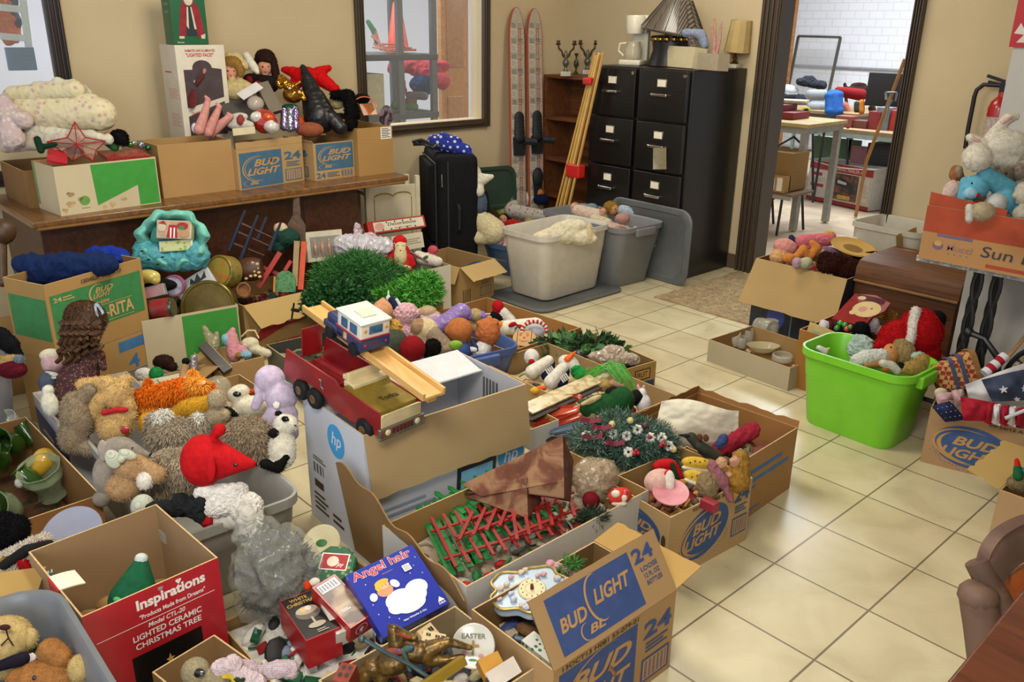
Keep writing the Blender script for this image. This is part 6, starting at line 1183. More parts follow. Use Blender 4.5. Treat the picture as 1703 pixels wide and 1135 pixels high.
# ================================================================ wooden toys in the carton with red printing
clutter(bk,.24,['#5a1a1c','#3c2a1c','#1c3a34','#7a5a34','#8a2a22'],110,'packing_jumble','dark red and brown jumble of wooden toys',.05)
r=T('toy_chair','dark blue ladder-back toy chair lying on its side in the toy box','toy chair',PX(425,430,-2.5)); BW=M('#1b2236',.35,.1,30,coat=.3); fr=Fr(425,420,-2.5)
for x1,y1,x2,y2,d in ((380,417,408,350,8),(392,452,429,358,16),(429,397,443,361,-8),(448,417,467,370,0)):
    q=MB(); strands(q,fr,[(x1,y1,d),((x1+x2)/2,(y1+y2)/2,d),(x2,y2,d)],4,8); q.build('post',BW,r)
for x1,y1,x2,y2 in ((396,386,450,410),(402,372,455,396),(386,404,440,425)):
    q=MB(); strands(q,fr,[(x1,y1,6),(x2,y2,-2)],2.2,6); q.build('rung',M('#4a2c20',.5,.2,40),r)
r=T('toy_barrel','small dark barrel with cream woven panels in the toy box','toy barrel',PX(417,465,-2.42)); fr=Fr(417,448,-2.42); X=frame_from(fr.o,(.7,.6,-.35),(-.3,.3,.9)); X=frame_from(fr.o,(-.5,.3,.8),(.6,.75,.0))
k_=fr.k; q=MB(); q.lathe([(0,-18*k_),(16*k_,-18*k_),(20*k_,-6*k_),(20*k_,6*k_),(16*k_,18*k_),(0,18*k_)],20,0,X@Matrix.Rotation(R_(90),4,'X')); q.build('barrel',M('#4a2a18',.5,.2,60),r)
fr2=Fr(417,448,-2.42)
for i in range(4):
    for j in range(4):
        q=MB(); q.ell(fr2.w(405+i*7.5+j*1.5,438+j*7-i*1+3*abs(i-1.5),16-2*abs(i-1.5)),(3.2*k_,3.2*k_,2.6*k_),0,8); q.build('woven_panel',M('#c4a46c',.5,.1,60),r)
q=MB(); fr=Fr(407,482,-2.36); X=frame_from(fr.o,RIGHT,UP); q.lathe([(9*fr.k,0),(11*fr.k,3*fr.k),(12*fr.k,6*fr.k),(9.5*fr.k,6*fr.k),(8*fr.k,0),(0,-2*fr.k)],18,0,X); q.build('wicker_ring',M('#8a5c34',.6,.3,90),label='small round wicker basket at the left of the toy box',cat='basket')
def plank(lab,x1,y1,x2,y2,wpx,z,col,name='wooden_plank',th=.008,cat='plank',d=8,grp=None):
    fr=Fr((x1+x2)/2,(y1+y2)/2,z); q=MB(); a,b=fr.w(x1,y1,d),fr.w(x2,y2,d); q.bar(a,b,wpx*fr.k,th,0,RIGHT); return q.build(name,M(col,.45,.1,30),label=lab,cat=cat,group=grp)
plank('bright orange wooden plank standing in the toy box',500,482,506,402,9,-2.38,'#c8481a')
plank('beige plank standing left of the orange one',490,476,494,401,9,-2.39,'#9a8258')
plank('long red wooden bar leaning to the right in the toy box',430,478,466,420,8,-2.42,'#a02a1e')
plank('short red wooden bar crossing behind the long red one',436,444,476,462,6,-2.44,'#8a2018')
plank('small red slat beside the green fan shape',474,450,484,434,6,-2.42,'#b0281c')
fr=Fr(475,472,-2.36); q=MB(); X=frame_from(fr.o,RIGHT,UP); pts=[(17*fr.k*math.cos(R_(a)),22*fr.k*math.sin(R_(a))) for a in range(0,181,12)]+[(-17*fr.k,-14*fr.k),(17*fr.k,-14*fr.k)]; q.prism(pts,.008,X)
q.build('green_fan',M('#3f7a4a',.6,.2,70,pat='blotch',col2='#5a8a5c'),label='green arched wooden panel with brush marks in the toy box',cat='wooden panel')
plank('thin orange slat beside the green arched panel',456,486,457,460,3,-2.35,'#b8782c')
fr=Fr(492,375,-2.58); q=MB(); X=frame_from(fr.w(492,400,-6),RIGHT,UP); k_=fr.k; q.prism([(-16*k_,-10*k_),(16*k_,-10*k_),(17*k_,25*k_),(9*k_,38*k_),(6*k_,75*k_),(-3*k_,75*k_),(-4*k_,42*k_),(-13*k_,26*k_)],.012,X); q.build('wooden_paddle',M('#5c4636',.55,.2,14,pat='wood',col2='#463226'),label='grey-brown wooden paddle with a narrow handle standing at the back of the toy box',cat='paddle')
soft1('green_cloth','dark green cloth behind the toy chair','cloth',(470,395,-2.55),[(475,395,24,16),(462,410,14,12)],['#1f3f34'],wr=.006,wsc=40,ridge=True)
soft1('cream_mitten','cream shape with a red edge behind the toy chair','mitten',(467,381,-2.56),[(467,381,12,11,0,0),(458,380,4,9,0,1,-3)],['#c4b490','#8a1c1c'])
# ================================================================ tins in the white and green box
clutter(bgw,.28,['#8a6a30','#b08a48','#17181a','#2a3a2c'],110,'packing_straw','straw and dark jumble under the tins',.04)
def lid(name,lab,x,y,z,r,h,u,v,cols,motif=None,cat='tin'):
    fr=Fr(x,y,z); R0=r*fr.k; X=frame_from(fr.o,u,v); t=T(name,lab,cat,fr.o); q=MB(); q.lathe([(0,-h),(R0*.96,-h),(R0,-h*.9),(R0,-.003),(R0*.97,0),(R0*.9,-.001),(R0*.88,-.004),(0,-.003)],36,0,X); q.build('tin_body',cols[0] if not isinstance(cols[0],str) else M(cols[0],.3,.1,30,metal=.2,coat=.4),t)
    q=MB(); q.lathe([(0,0),(R0*.82,0),(R0*.82,-.002),(0,-.002)],30,0,X); q.build('lid_picture',cols[1] if not isinstance(cols[1],str) else M(cols[1],.35,.3,40,coat=.3),t)
    if motif:
        q=MB(); q.ell((0,0,.001),(R0*.4,R0*.35,.002),0,12,X); q.build('motif',M(motif,.4,.3,80),t)
    return t
camU,camV=tuple(RIGHT),tuple(UP)
lid('gold_tin','large round brushed gold tin lid standing on edge at the front of the tin box',345,512,-2.27,46,.06,RIGHT,UP*.9-TOW*.1+V((0,0,.3)),[M('#6f5f28',.3,.2,20,metal=.7),M('#6a5a2a',.35,.2,14,metal=.6)])
lid('pink_tin','round tin with a pink rim and a flower picture',288,476,-2.36,18,.03,RIGHT,UP+TOW*.2,['#b0608a','#a0a8b8'],'#a86a3c')
lid('leaf_tin','round tin covered with autumn leaf print at the right of the aqua bag',363,452,-2.42,28,.08,TOW*.35+RIGHT*.8,UP,[M('#8a7434',.4,.3,30,pat='floral',col2='#5a6a30'),M('#a08a3c',.4,.3,26,pat='floral',col2='#b8702c')])
fr=Fr(263,514,-2.26); r=T('cylinder_tin','dark green cylindrical tin with a red label lying on its side','tin',fr.o); ax_=(RIGHT*.95+UP*.12).normalized(); X=frame_from(fr.o,TOW,UP,ax_) ; X=Matrix((UP.cross(ax_).normalized(),(ax_.cross(UP.cross(ax_))).normalized(),ax_)).transposed().to_4x4(); X.translation=fr.o; k_=fr.k
q=MB(); q.lathe([(0,-26*k_),(15*k_,-26*k_),(16*k_,-24*k_),(16*k_,24*k_),(15*k_,26*k_),(0,26*k_)],26,0,X); q.build('tin_body',M('#26352a',.3,.1,40,coat=.4),r)
q=MB(); q.lathe([(16.4*k_,-8*k_),(16.6*k_,-8*k_),(16.6*k_,22*k_),(16.4*k_,22*k_)],26,0,X); q.build('label_band',M('#8a2024',.4,.3,60,pat='floral',col2='#2c5a34'),r)
def flat_tin(name,lab,x,y,z,w,h,ang,th,col,pic,cat='tin'):
    fr=Fr(x,y,z); a=R_(ang); u=RIGHT*math.cos(a)+UP*math.sin(a); v=(UP*math.cos(a)-RIGHT*math.sin(a))*.9-TOW*.0; o=fr.o-u*w*fr.k/2-v*h*fr.k/2+TOW*th/2
    s_=Slab(name,lab,cat,o,o+u*w*fr.k,o+v*h*fr.k,th,[M(col,.35,.1,40,coat=.4)],bev=.004); p=s_.top(); p.rect(.06,.06,.94,.94,pic if not isinstance(pic,str) else M(pic,.4,.3,60)); p.done(s_.root,'picture'); return s_
flat_tin('rose_tin','small rectangular tin with pink roses',254,486,-2.36,44,22,14,.03,'#8a8a80',M('#b0808a',.4,.3,60,pat='floral',col2='#8aa08a'))
t_=flat_tin('winter_tin','flat rectangular tin with a pale picture, tilted up to the right',325,474,-2.38,66,34,32,.025,'#b0b4b8',M('#b4b8b4',.4,.1,20))
p=t_.top(); p.lay=4; p.poly([(.35,.25),(.62,.2),(.66,.5),(.4,.55)],M('#8a1c20',.4,.1,20)); p.poly([(.4,.6),(.5,.9),(.55,.65),(.7,.95),(.72,.6),(.9,.85),(.85,.5),(.6,.5)],M('#1c2226',.4,.1,20)); p.done(t_.root,'picture')
soft1('scallop_dish','cream yellow scalloped dish at the left of the tins','dish',(246,462,-2.38),[(246,460,21,12,0,0),(234,468,9,8),(258,466,9,8)],[M('#c4b458',.25,.05,30,coat=.5)])
soft1('black_pouch','black pouch under the aqua bag','pouch',(258,470,-2.42),[(262,474,34,12)],['#101013'])
gt=Slab('green_box_tin','dark green rectangular tin with gold pattern on top of the blue cloth','tin',PX(196,446,-2.34),PX(226,434,-2.36),PX(172,426,-2.50),.055,[M('#14291d',.3,.1,40,coat=.4)],bev=.006)
for pp in (gt.top(),gt.front()): gd=M('#8a8a4c',.4,.2,60); pp.ell(.5,.5,.36,.36,gd); pp.ell(.5,.5,.30,.28,M('#1f3a26',.4,.3,60,pat='fleck',col2='#9a9450')); pp.done(gt.root,'gold_pattern')
# aqua bag
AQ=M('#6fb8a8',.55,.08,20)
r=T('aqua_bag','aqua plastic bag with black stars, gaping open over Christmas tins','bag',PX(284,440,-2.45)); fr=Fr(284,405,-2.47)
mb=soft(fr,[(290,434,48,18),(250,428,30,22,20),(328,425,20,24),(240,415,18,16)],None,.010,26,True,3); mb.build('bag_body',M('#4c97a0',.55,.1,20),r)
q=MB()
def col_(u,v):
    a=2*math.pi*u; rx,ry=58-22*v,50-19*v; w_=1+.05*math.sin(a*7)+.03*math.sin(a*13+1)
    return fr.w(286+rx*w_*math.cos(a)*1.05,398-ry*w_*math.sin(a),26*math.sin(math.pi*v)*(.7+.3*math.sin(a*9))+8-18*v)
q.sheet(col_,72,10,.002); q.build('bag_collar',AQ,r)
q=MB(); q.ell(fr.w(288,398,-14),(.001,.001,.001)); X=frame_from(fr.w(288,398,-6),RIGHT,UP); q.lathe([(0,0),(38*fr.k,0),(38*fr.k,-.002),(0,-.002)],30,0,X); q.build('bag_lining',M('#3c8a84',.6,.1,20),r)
for x,y in ((247,432),(262,440),(236,418),(270,428)):
    q=MB(); c=fr.w(x,y,34); 
    q.ell(c,(.008,.008,.004),0,6); q.build('black_star',M('#15171a',.6,.1,20),r)
st=flat_tin('santa_tin','rectangular tin with Santas in red and white inside the aqua bag',292,383,-2.43,58,34,-2,.04,'#b8a888',M('#b89a7c',.35,.2,40))
p=st.top(); p.lay=4; rr2=M('#a0181c',.35,.1,30); p.poly([(.3,.05),(.62,.05),(.58,.75),(.36,.75)],rr2); p.rect(.40,.05,.44,.6,w_); p.rect(.5,.05,.54,.6,w_); p.ell(.16,.6,.12,.22,M('#c9b89a',.4,.1,20)); p.poly([(.05,.8),(.3,.75),(.2,.97)],rr2); p.ell(.75,.7,.16,.2,rr2); p.ell(.72,.62,.08,.12,M('#3c7a3c',.4,.1,20)); p.ell(.8,.3,.15,.2,M('#b08a60',.4,.1,20)); p.done(st.root,'santa_picture')
sc=flat_tin('floral_card','white card with yellow and green flowers inside the aqua bag',293,409,-2.41,56,20,4,.01,'#c9c8b0',M('#c0c48a',.4,.3,50,pat='floral',col2='#7aa03c'))
# blue cloth
fig('blue_cloth','crumpled dark navy nylon cloth heaped in the green and brown carton','cloth',(110,445,-2.26),[(105,445,72,24,6,0),(60,442,38,20,-8,0),(150,440,46,20,0,0),('c',30,436,60,440,8,14,0),(80,462,50,14,4,0)],['#16264e'],wr=.014,wsc=15,ridge=True)
fig('bright_blue_cloth','brighter royal blue cloth behind the navy heap','cloth',(185,428,-2.40),[(188,428,30,18,-10,0),(160,422,20,12)],['#1a3390'],wr=.010,wsc=20,ridge=True)
# box M: book and figurines ; box O
bkk_=Slab('black_book','open black-covered book leaning in the small brown box','book',P(372,620,.15),P(386,612,.16),P(334,574,.24),.022,[M('#1c1310',.35,.1,30)])
q=MB(); X=bkk_.X; q.box((bkk_.w+.001,bkk_.l/2,-.011),(.004,bkk_.l*.94,.015),0,X); q.build('page_block',M('#c9bd9a',.8,.1,120),bkk_.root)
p=bkk_.right(); p.rect(.05,.2,.95,.8,M('#c9bd9a',.8,.1,120)); p.done(bkk_.root,'page_edge')
fig('pink_figurine','pink and blue ceramic figurine in the small brown box','figurine',(390,577,.21),[('c',385,560,390,590,10,13,0),(376,565,8,10,0,1,4),(386,553,6,9,-20,0),(396,592,7,6,0,2,8),(410,590,9,8,0,1,4),(402,583,10,9,0,0)],['#c0848a','#7fa6b8','#8a6434'],wr=.003,wsc=90)
fig('white_basket','small white basket with an arched handle beside the pink figurine','basket',(420,575,.20),[(415,572,16,11,10,0),('c',420,580,445,588,9,7,0)],['#c9c0a4'],[('handle',[('c',402,560,412,550,1.5,1.5),('c',412,550,424,550,1.5,1.5),('c',424,550,430,562,1.5,1.5)],['#c4b48c'],{'top':0,'vox':.0014})],wr=.003,wsc=100)
bag('small_clear_bag','pointed scrap of clear plastic film behind the black book',(350,560,.25),[('c',340,545,355,575,4,11),('c',360,555,358,575,4,8)],'#a89a78',.5,.005,60)
clutter(bM,.12,['#b8a888','#c9928a','#8aa0a8'],30,'packing_jumble','jumble under the pink figurine',.03)
clutter(bO,.10,['#b8b0a0','#5a4034','#3c7a4c','#c9c4b8','#8a9aa8'],60,'packing_jumble','jumble of tiny ceramics in the low box under the carton with the figure 4',.03)
clutter(bN,.08,['#b8a07c','#a84a24','#8a6a4a'],30,'packing_jumble','jumble in the small box behind the panda plush',.04)
clutter(bR,.12,['#3c4034','#5a5c44','#8a8a6a','#2a2c28','#6a4a3c'],60,'packing_jumble','dark jumble in the clear bin behind the truck',.05)
fig('doll_wig','small dark brown curly doll wig in the low box of ceramics','wig',(277,604,.19),[(272,602,17,12),(285,610,10,8)],['#2e1c14'],fz=2,fn=1500)
fig('green_bonnet','small white and green cloth bonnet in the low box of ceramics','doll clothes',(250,622,.18),[(240,623,16,11,0,0),(260,622,11,12,0,1,3)],['#cdc9bd','#1f7a3c'],wr=.004,wsc=90,ridge=True)
fig('doll','doll leg with a black boot sticking up from the low box','doll',(305,615,.20),[('c',303,632,308,608,7,5,0),(309,601,7,6,0,1)],['#b8916a','#12131a'])
fig('silver_trinket','silvery figurine beside the doll leg','figurine',(322,603,.19),[('c',322,595,322,612,6,8)],[M('#9a9298',.3,.3,80,metal=.5)],wr=.003,wsc=120)
bag('clear_dome','clear plastic dome behind the orange plush',(362,645,.26),[(362,645,22,20)],'#c4c0a8',.35,.004,40,rough=.05)
soft1('orange_trinket','orange-red trinket in the small box behind the panda plush','ornament',(415,652,.14),[(413,653,14,6,10)],['#b84a20'])
Slab('card_game','pale green and cream printed card in the low box of ceramics','card',P(240,648,.17),P(288,638,.17),P(235,634,.175),.003,[M('#b8bfa0',.6,.1,30,pat='check',col2='#9ab0a0') if 0 else M('#b4bca4',.6,.1,30)])
Slab('card_game','white card with an orange strip right of the pale green one','card',P(270,640,.175),P(320,628,.175),P(268,628,.18),.003,['#c9c2a8'])
# ================================================================ things on the desk
def clutD(b,z,lab,n=40): return clutter(b,z,['#8a7a6a','#c9c0b0','#8a2a2a','#3c4a3c','#4a3c34'],n,'packing_jumble',lab,.05)
clutD(bb,.90,'jumble under the red wire star'); clutD(bc,.93,'jumble under the pink doll legs'); clutD(be,.90,'jumble under the painted balloon ornament'); clutD(bf,.89,'jumble under the witch hat'); clutD(bg,.93,'jumble in the tall plain brown box',20); clutD(bd,.90,'jumble in the shallow tray box',30)
QU=M('#cbc19c',.85,.10,40,pat='floral',col2='#b89a94'); QW=M('#c9c2ac',.85,.05,40); QP=M('#b8a4a4',.85,.15,45,pat='floral',col2='#c9c2ac')
def fold(name,lab,x,y,X,prims,cols,**k): return fig(name,lab,'quilt',(x,y,X),prims,cols,group='pile of quilts',**k)
fold('folded_quilt','cream fringed blanket rolled on the very top of the quilt pile',85,150,-2.98,[('c',22,158,125,150,14,15,0),('c',60,146,120,140,10,9,1),(20,160,16,12,0,1),('c',92,134,126,146,6,10,1)],[QU,QW],wr=.006,wsc=18,ridge=True,fz=0)
q=MB(); fr=Fr(130,150,-2.96)
for i in range(40): 
    x=112+random.uniform(0,28); y=140+random.uniform(-8,8)+ (x-112)*.35; strands(q,fr,[(x,y,8),(x+10,y+3,9),(x+16+random.uniform(-4,4),y+12,6)],1.0,4)
q.build('fringe',M('#d4cdb8',.8,.1,60),label='white fringe hanging from the top blanket of the quilt pile',cat='fringe')
fold('folded_quilt','big cream quilt with yellow and red flower prints, second from the top',108,190,-2.95,[('c',45,190,165,190,30,27,0),('c',60,182,150,178,24,22,0),(40,200,20,26,10,0)],[QU],wr=.005,wsc=22,ridge=True)
fold('folded_quilt','pink and white crumpled quilt at the left of the pile',18,195,-2.99,[('c',5,172,20,230,14,20,0),('c',0,190,40,200,16,14,0),(10,180,20,12,0,0)],[QP],wr=.007,wsc=25,ridge=True)
fold('folded_quilt','pastel striped quilt at the bottom of the pile',88,232,-2.93,[('c',10,240,150,228,14,13,0),('c',60,220,180,232,12,9,1),('c',20,225,90,222,10,12,1)],[M('#b8b0a0',.85,.12,60,pat='floral',col2='#c98a80'),M('#c4c0a8',.85,.12,60,pat='floral',col2='#9aa8b0')],wr=.006,wsc=28,ridge=True)
# red wire star
r=T('wire_star','red five-pointed wire star in the white and green box','star ornament',PX(131,262,-2.80)); fr=Fr(131,240,-2.80); RS=M('#b3241e',.25,.15,60,metal=.6)
tips=[(126,203),(176,236),(152,262),(122,268),(78,236)]; inn=[(143,226),(163,243),(138,254),(104,254),(110,232)]
tips=[(124,203),(175,235),(155,268),(121,268),(78,236)]; inn=[(142,229),(160,250),(137,258),(103,252),(112,229)]
c0=fr.w(128,240,12)
for i in range(5):
    a=fr.w(*tips[i],4); b=fr.w(*inn[i],4); c=fr.w(*inn[i-1],4)
    for pa,pb,w_1 in ((a,b,.0028),(a,c,.0028),(a,c0,.002),(c0,b,.0018)):
        q=MB(); q.tube([pa,pb],w_1,6); q.build('wire',RS,r)
    q=MB(); q.add([a,b,c0,c],[(0,1,2),(0,2,3)]); q.build('mesh_web',M('#b08a78',.5,.2,60,alpha=.35),r,smooth=0)
Slab('red_gift_box','thin red printed box lying behind the wire star','box',PX(178,262,-2.72),PX(250,258,-2.72),PX(176,250,-2.85),.018,[M('#9c1a26',.35,.3,60,pat='fleck',col2='#3c7a4a')])
Slab('red_folder','bright red card at the left of the wire star','card',PX(78,266,-2.74),PX(112,272,-2.72),PX(76,246,-2.86),.012,['#b0182a'])
soft1('green_boot','dark green boot-shaped ornament at the left of the wire star','ornament',(75,242,-2.80),[('c',62,232,68,250,6,6),('c',68,245,92,240,5,4)],['#16301f'])
fig('dark_haired_doll','small doll head with black hair lying at the right of the wire star','doll',(195,230,-2.80),[(181,228,9,9,0,0),('c',178,236,190,244,7,8,1)],['#b8784a','#2c5a34'],[('hair',[(198,228,14,12,0,0,2),(205,234,8,8,0,0,2)],['#100e10'],{'fz':3,'fn':1500,'top':0})],[('eye',177,228,1.2,'#1a1410')])
for x,y,r1,c,l in ((234,241,7,'#8f9aa0','silver'),(216,241,5,'#4a9a4a','green'),(222,238,4,'#b0b4a8','pale'),(246,246,5,'#2c6a4a','teal')):
    fr=Fr(x,y,-2.82); q=MB(); q.ell(fr.o,r1*fr.k,0,14); q.build('ornament_ball',M(c,.1,.1,30,metal=.8),label=l+' ornament ball at the right end of the white and green desk box',cat='ornament')
# boxed Santa figures
A=PX(290,75,-3.06); zt=A.z; y0=A.y; wy=PX(372,74,-3.06).y-y0; SX=-3.06
def tallbox(name,lab,x,y,w,dx,z0,z1,col): 
    r=T(name,lab,'box',(x-dx/2,y+w/2,z0)); q=MB(); q.box((x-dx/2,y+w/2,(z0+z1)/2),(dx,w,z1-z0),0,None,.002); q.build('box_body',col,r); return r
r=tallbox('figure_box','tall white window box with a Santa figure inside, behind the desk cartons',SX,y0,wy,.20,DZ,zt,M('#cfc6b4',.5,.04,20)); h=zt-DZ
X=frame_from((SX,y0,DZ),(0,1,0),(0,0,1)); p=Print(X,wy,h); dkp=M('#4a3f42',.2,.15,20,coat=.6); rt=M('#a8301f',.5,.05,20)
pts=[(.12,.56),(.12,.83),(.30,.83)]+[(.50+.20*math.cos(R_(a)),.84+.055*math.sin(R_(a))) for a in range(180,-1,-15)]+[(.90,.83),(.90,.63)]
p.poly(pts[:],dkp); p.poly([(.12,.40),(.12,.50),(.9,.60),(.9,.36),(.12,.36)],dkp); p.text('ANIMATED AND ILLUMINATED',.18,.952,.62,.018,rt); p.text('"LIGHTED FACE!"',.2,.918,.56,.026,rt); p.text("Santa's Here!",.2,.51,.4,.02,rt,.2,.01,12)
p.done(r)
p=Print(frame_from((SX-.20,y0,DZ),(1,0,0),(0,0,1)),.20,h); p.lines(.3,.62,.9,.70,M('#c99a8c',.5,.05,20),6); p.lines(.3,.42,.9,.52,M('#c99a8c',.5,.05,20),6); p.lines(.2,.8,.6,.82,rt,1); p.done(r,'side_print')
fr=Fr(325,135,p=(SX+.012,PX(325,135,SX).y,PX(325,135,SX).z)); m2=soft(fr,[(320,164,9,18,0,0,-2,2),('c',328,140,338,125,3,2.5,0,-1),(340,118,4,5,0,1,-2,2),(320,130,6,12,0,2,-2,2)],None,.002,60); m2.build('santa_figure',[M('#5a161c',.7,.2,50),M('#a8705c',.6,.1,40),M('#a8a4a8',.7,.1,40)],r)
A2=PX(292,74,SX); w2_=PX(349,74,SX).y-A2.y
r=tallbox('figure_box','green box picturing a bearded Santa in burgundy, on top of the white window box',SX-.01,A2.y,w2_,.11,zt+.001,zt+.30,M('#1d5c3a',.4,.06,20))
p=Print(frame_from((SX-.01,A2.y,zt),(0,1,0),(0,0,1)),w2_,.30); bg2=M('#8a1c2a',.5,.2,40); cr=M('#c9bfa8',.5,.1,40)
p.poly([(.15,.14),(.28,.60),(.36,.70),(.66,.70),(.80,.60),(.92,.16),(.78,.10),(.64,.16),(.36,.16),(.25,.08)],bg2); p.poly([(.36,.14),(.46,.62),(.58,.62),(.70,.14)],M('#1c2c30',.5,.1,30)); p.poly([(.40,.3),(.46,.6),(.50,.6),(.46,.25)],cr); p.poly([(.56,.6),(.60,.6),(.68,.25),(.62,.25)],cr); p.ell(.52,.72,.13,.10,cr); p.ell(.52,.78,.07,.05,M('#b07a60',.5,.1,30)); p.ell(.52,.85,.11,.04,M('#a82a2a',.5,.1,30)); p.rect(.15,.10,.3,.14,cr); p.poly([(.80,.10),(.90,.10),(.92,.18),(.78,.15)],cr); p.ell(.16,.82,.11,.05,M('#c9b02c',.5,.05,20)); p.text('Santa',.08,.03,.2,.025,cr); p.done(r)
p=Print(frame_from((SX-.12,A2.y,zt),(1,0,0),(0,0,1)),.11,.30)
for v in (.75,.62,.5): p.text('A SANTA',.25,v,.5,.04,M('#8aa890',.5,.05,20))
p.done(r,'side_print')
# dolls
SK='#c98f74'
r,fr,tr_=fig('blonde_doll','blonde porcelain doll in a cream bonnet and dress beside the white window box','doll',(386,120,-3.12),
 [(383,118,13,15,0,0),('c',386,132,388,145,6,12,1)],[SK,'#b8a878'],
 [('dress',[(388,150,24,16,0,0),('c',400,140,420,150,10,8,0)],['#b3a272'],{'top':0,'wr':.004,'wsc':60,'ridge':True}),
  ('hair',[(386,106,17,13,0,0,2),(400,115,7,14,0,0,2),(371,118,4,10,0,0,2)],['#8f6a34'],{'top':0,'fz':2,'fn':1500,'down':.9}),
  ('bonnet',[(390,100,20,13,-10,0,-5),(408,108,9,9,0,0,-3)],['#c4b07c'],{'top':0,'wr':.004,'wsc':70,'ridge':True}),
  ('sleeve',[('c',410,92,424,114,6,7,0,2),('c',424,114,428,120,5,4,0,4)],['#cdc6b4'],{'top':0})],
 [('eye',379,118,1.8,'#241814'),('eye',389,118,1.8,'#241814'),('mouth',384,126,1.6,'#a83a34')])
r,fr,tr_=fig('brunette_doll','brown-haired doll in a dark dress against the wall','doll',(441,112,-3.2),
 [(441,112,12,14,0,0),('c',441,125,441,135,5,8,0)],[SK],
 [('dress',[('c',435,138,450,140,14,14,0),(418,132,15,10,0,0)],['#1d1416'],{'top':0}),('apron',[(415,134,7,8,0,0,6),(430,140,8,6,0,0,10)],['#8a1c22'],{'top':0}),
  ('hair',[(441,96,17,14,0,0,-1),('c',454,100,460,130,6,7,0,1),('c',428,100,426,118,5,5,0,1),(441,100,12,5,0,0,8)],['#2c1612'],{'top':0,'fz':2,'fn':1800,'down':1.0})],
 [('eye',437,111,1.7,'#2a1a12'),('eye',446,111,1.7,'#2a1a12'),('mouth',441,120,1.5,'#a03a38')])
g1=Slab('display_box','dark grey box with a clear window holding a glass bulb, tipped to the left','box',PX(378,204,-2.95),PX(436,200,-2.92),PX(376,160,-3.10),.06,['#4a4642'])
fr=Fr(425,172,-2.93); q=MB(); q.ell(fr.w(425,172,6),(14*fr.k,14*fr.k,12*fr.k),0,18); q.build('clear_bulb',G('#d0c4b4',.05,.45),label='clear glass bulb inside the dark grey display box',cat='bulb')
Slab('white_flap_card','white card lying across the grey display box','card',PX(405,166,-2.93),PX(438,146,-2.93),PX(396,154,-2.98),.004,['#c9c6c4'])
Slab('grey_box','grey-brown box with a green edge tipped behind the painted balloon','box',PX(450,188,-2.92),PX(470,182,-2.92),PX(432,138,-3.0),.05,['#6a6050'])
fig('gold_ornament','shiny gold crinkled foil ornament at the top of the ornament cluster','ornament',(475,138,-2.98),[('c',468,130,478,142,6,8),(486,145,8,6,20),(465,140,6,8)],[M('#b8862a',.18,.2,60,metal=.9)],wr=.008,wsc=60,ridge=True)
fig('gold_owl_ornament','round gold bird ornament with spread wings beside the witch hat','ornament',(486,155,-2.96),[(487,158,17,14,0,0),('c',484,145,499,137,4,3,0,6),('c',500,155,506,165,6,4)],[M('#a8742c',.15,.2,60,metal=.9)],dots=[('eye',482,146,3,'#c9cdd4'),('eye',497,152,2.5,'#c9cdd4')],wr=.003,wsc=50)
fig('tinsel_bundle','bundle of iridescent lilac and silver tinsel','tinsel',(483,192,-2.92),[('c',472,185,472,212,5,6,0),('c',482,183,482,214,5,6,1),('c',492,183,492,212,5,6,0),(482,178,14,5,0,2)],[M('#9a86b4',.15,.3,80,metal=.8),M('#a8a8b8',.15,.3,80,metal=.8),M('#1c4a3c',.3,.3,80,metal=.5)],wr=.005,wsc=90,ridge=True)
fig('foil_balloon','round foil ornament painted with red and white swirls above the blue carton','ornament',(440,203,-2.84),[(440,202,23,20,-20,0),(428,196,12,10,0,1,10,14),(452,212,12,10,0,1,10,14),(447,196,9,7,0,2,14,10)],[M('#a8281c',.2,.2,40,coat=.6),M('#c9c4bc',.2,.1,40,coat=.6),M('#c8501c',.2,.2,40,coat=.6)],wr=.003,wsc=40)
fig('santa_dish','pale dish with a small Santa figure, left of the foil ornament','dish',(400,206,-2.86),[(400,208,24,9,0,0),(395,196,18,8,10,0),(400,200,6,9,0,1,8)],['#b8b4a8','#8a3a34'],wr=.003,wsc=50)
# red plush, witch hat, cat
plush('red_plush','bright red plush lying face down behind the black witch hat',(510,126,-3.10),[(508,128,24,17,0,0),('c',488,120,472,116,9,5,0),('c',530,120,547,113,9,5,0),('c',535,132,558,149,12,8,0),('c',492,135,488,150,9,9,0)],['#c20f12'],fz=1.5,fn=3000)
WS=M('#0f0f13',.42,.2,30)
fig('witch_hat','tall crooked black satin witch hat leaning left','hat',(530,180,-2.92),[('c',504,112,511,130,5,9,0),('c',511,130,522,165,10,18,0),('c',522,165,532,195,20,27,0),('c',505,210,560,200,8,10,0,6),('c',550,195,566,212,12,12,0,10)],[WS],wr=.003,wsc=22,ridge=True)
fig('felt_pumpkin','brown-orange felt pumpkin under the witch hat','pumpkin',(515,215,-2.86),[(515,216,24,13,0,0),(497,205,10,16,20,1,-4)],['#8a4c34','#b8481c'])
plush('black_cat','black furry arched cat with orange eyes beside the witch hat',(572,180,-2.86),[('c',556,158,578,158,7,9,0),('c',580,160,586,190,10,12,0),('c',565,200,582,205,11,12,0)],['#0c0b0c'],dots=[('eye',561,193,3,'#c86a1a'),('nose',570,202,4,'#c84a2a')],fz=3,fn=3000)
soft1('beige_cloth','beige cloth scrap behind the black cat','cloth',(560,168,-2.95),[(560,170,14,12)],['#a89a6a'],wr=.004,wsc=60)
q=MB(); fr=Fr(606,172,-2.92)
q.sheet(lambda u,v:fr.w(606-21*math.cos(math.pi*u),178-18*math.sin(math.pi*u),6-14*v),20,4,.006); q.build('orange_headband',M('#c85a12',.4,.1,30),label='orange plastic band arched in the tall plain brown box',cat='headband')
fig('black_hat','black round cap top behind the orange band','cap',(602,162,-3.0),[(602,164,14,9)],['#121214'])
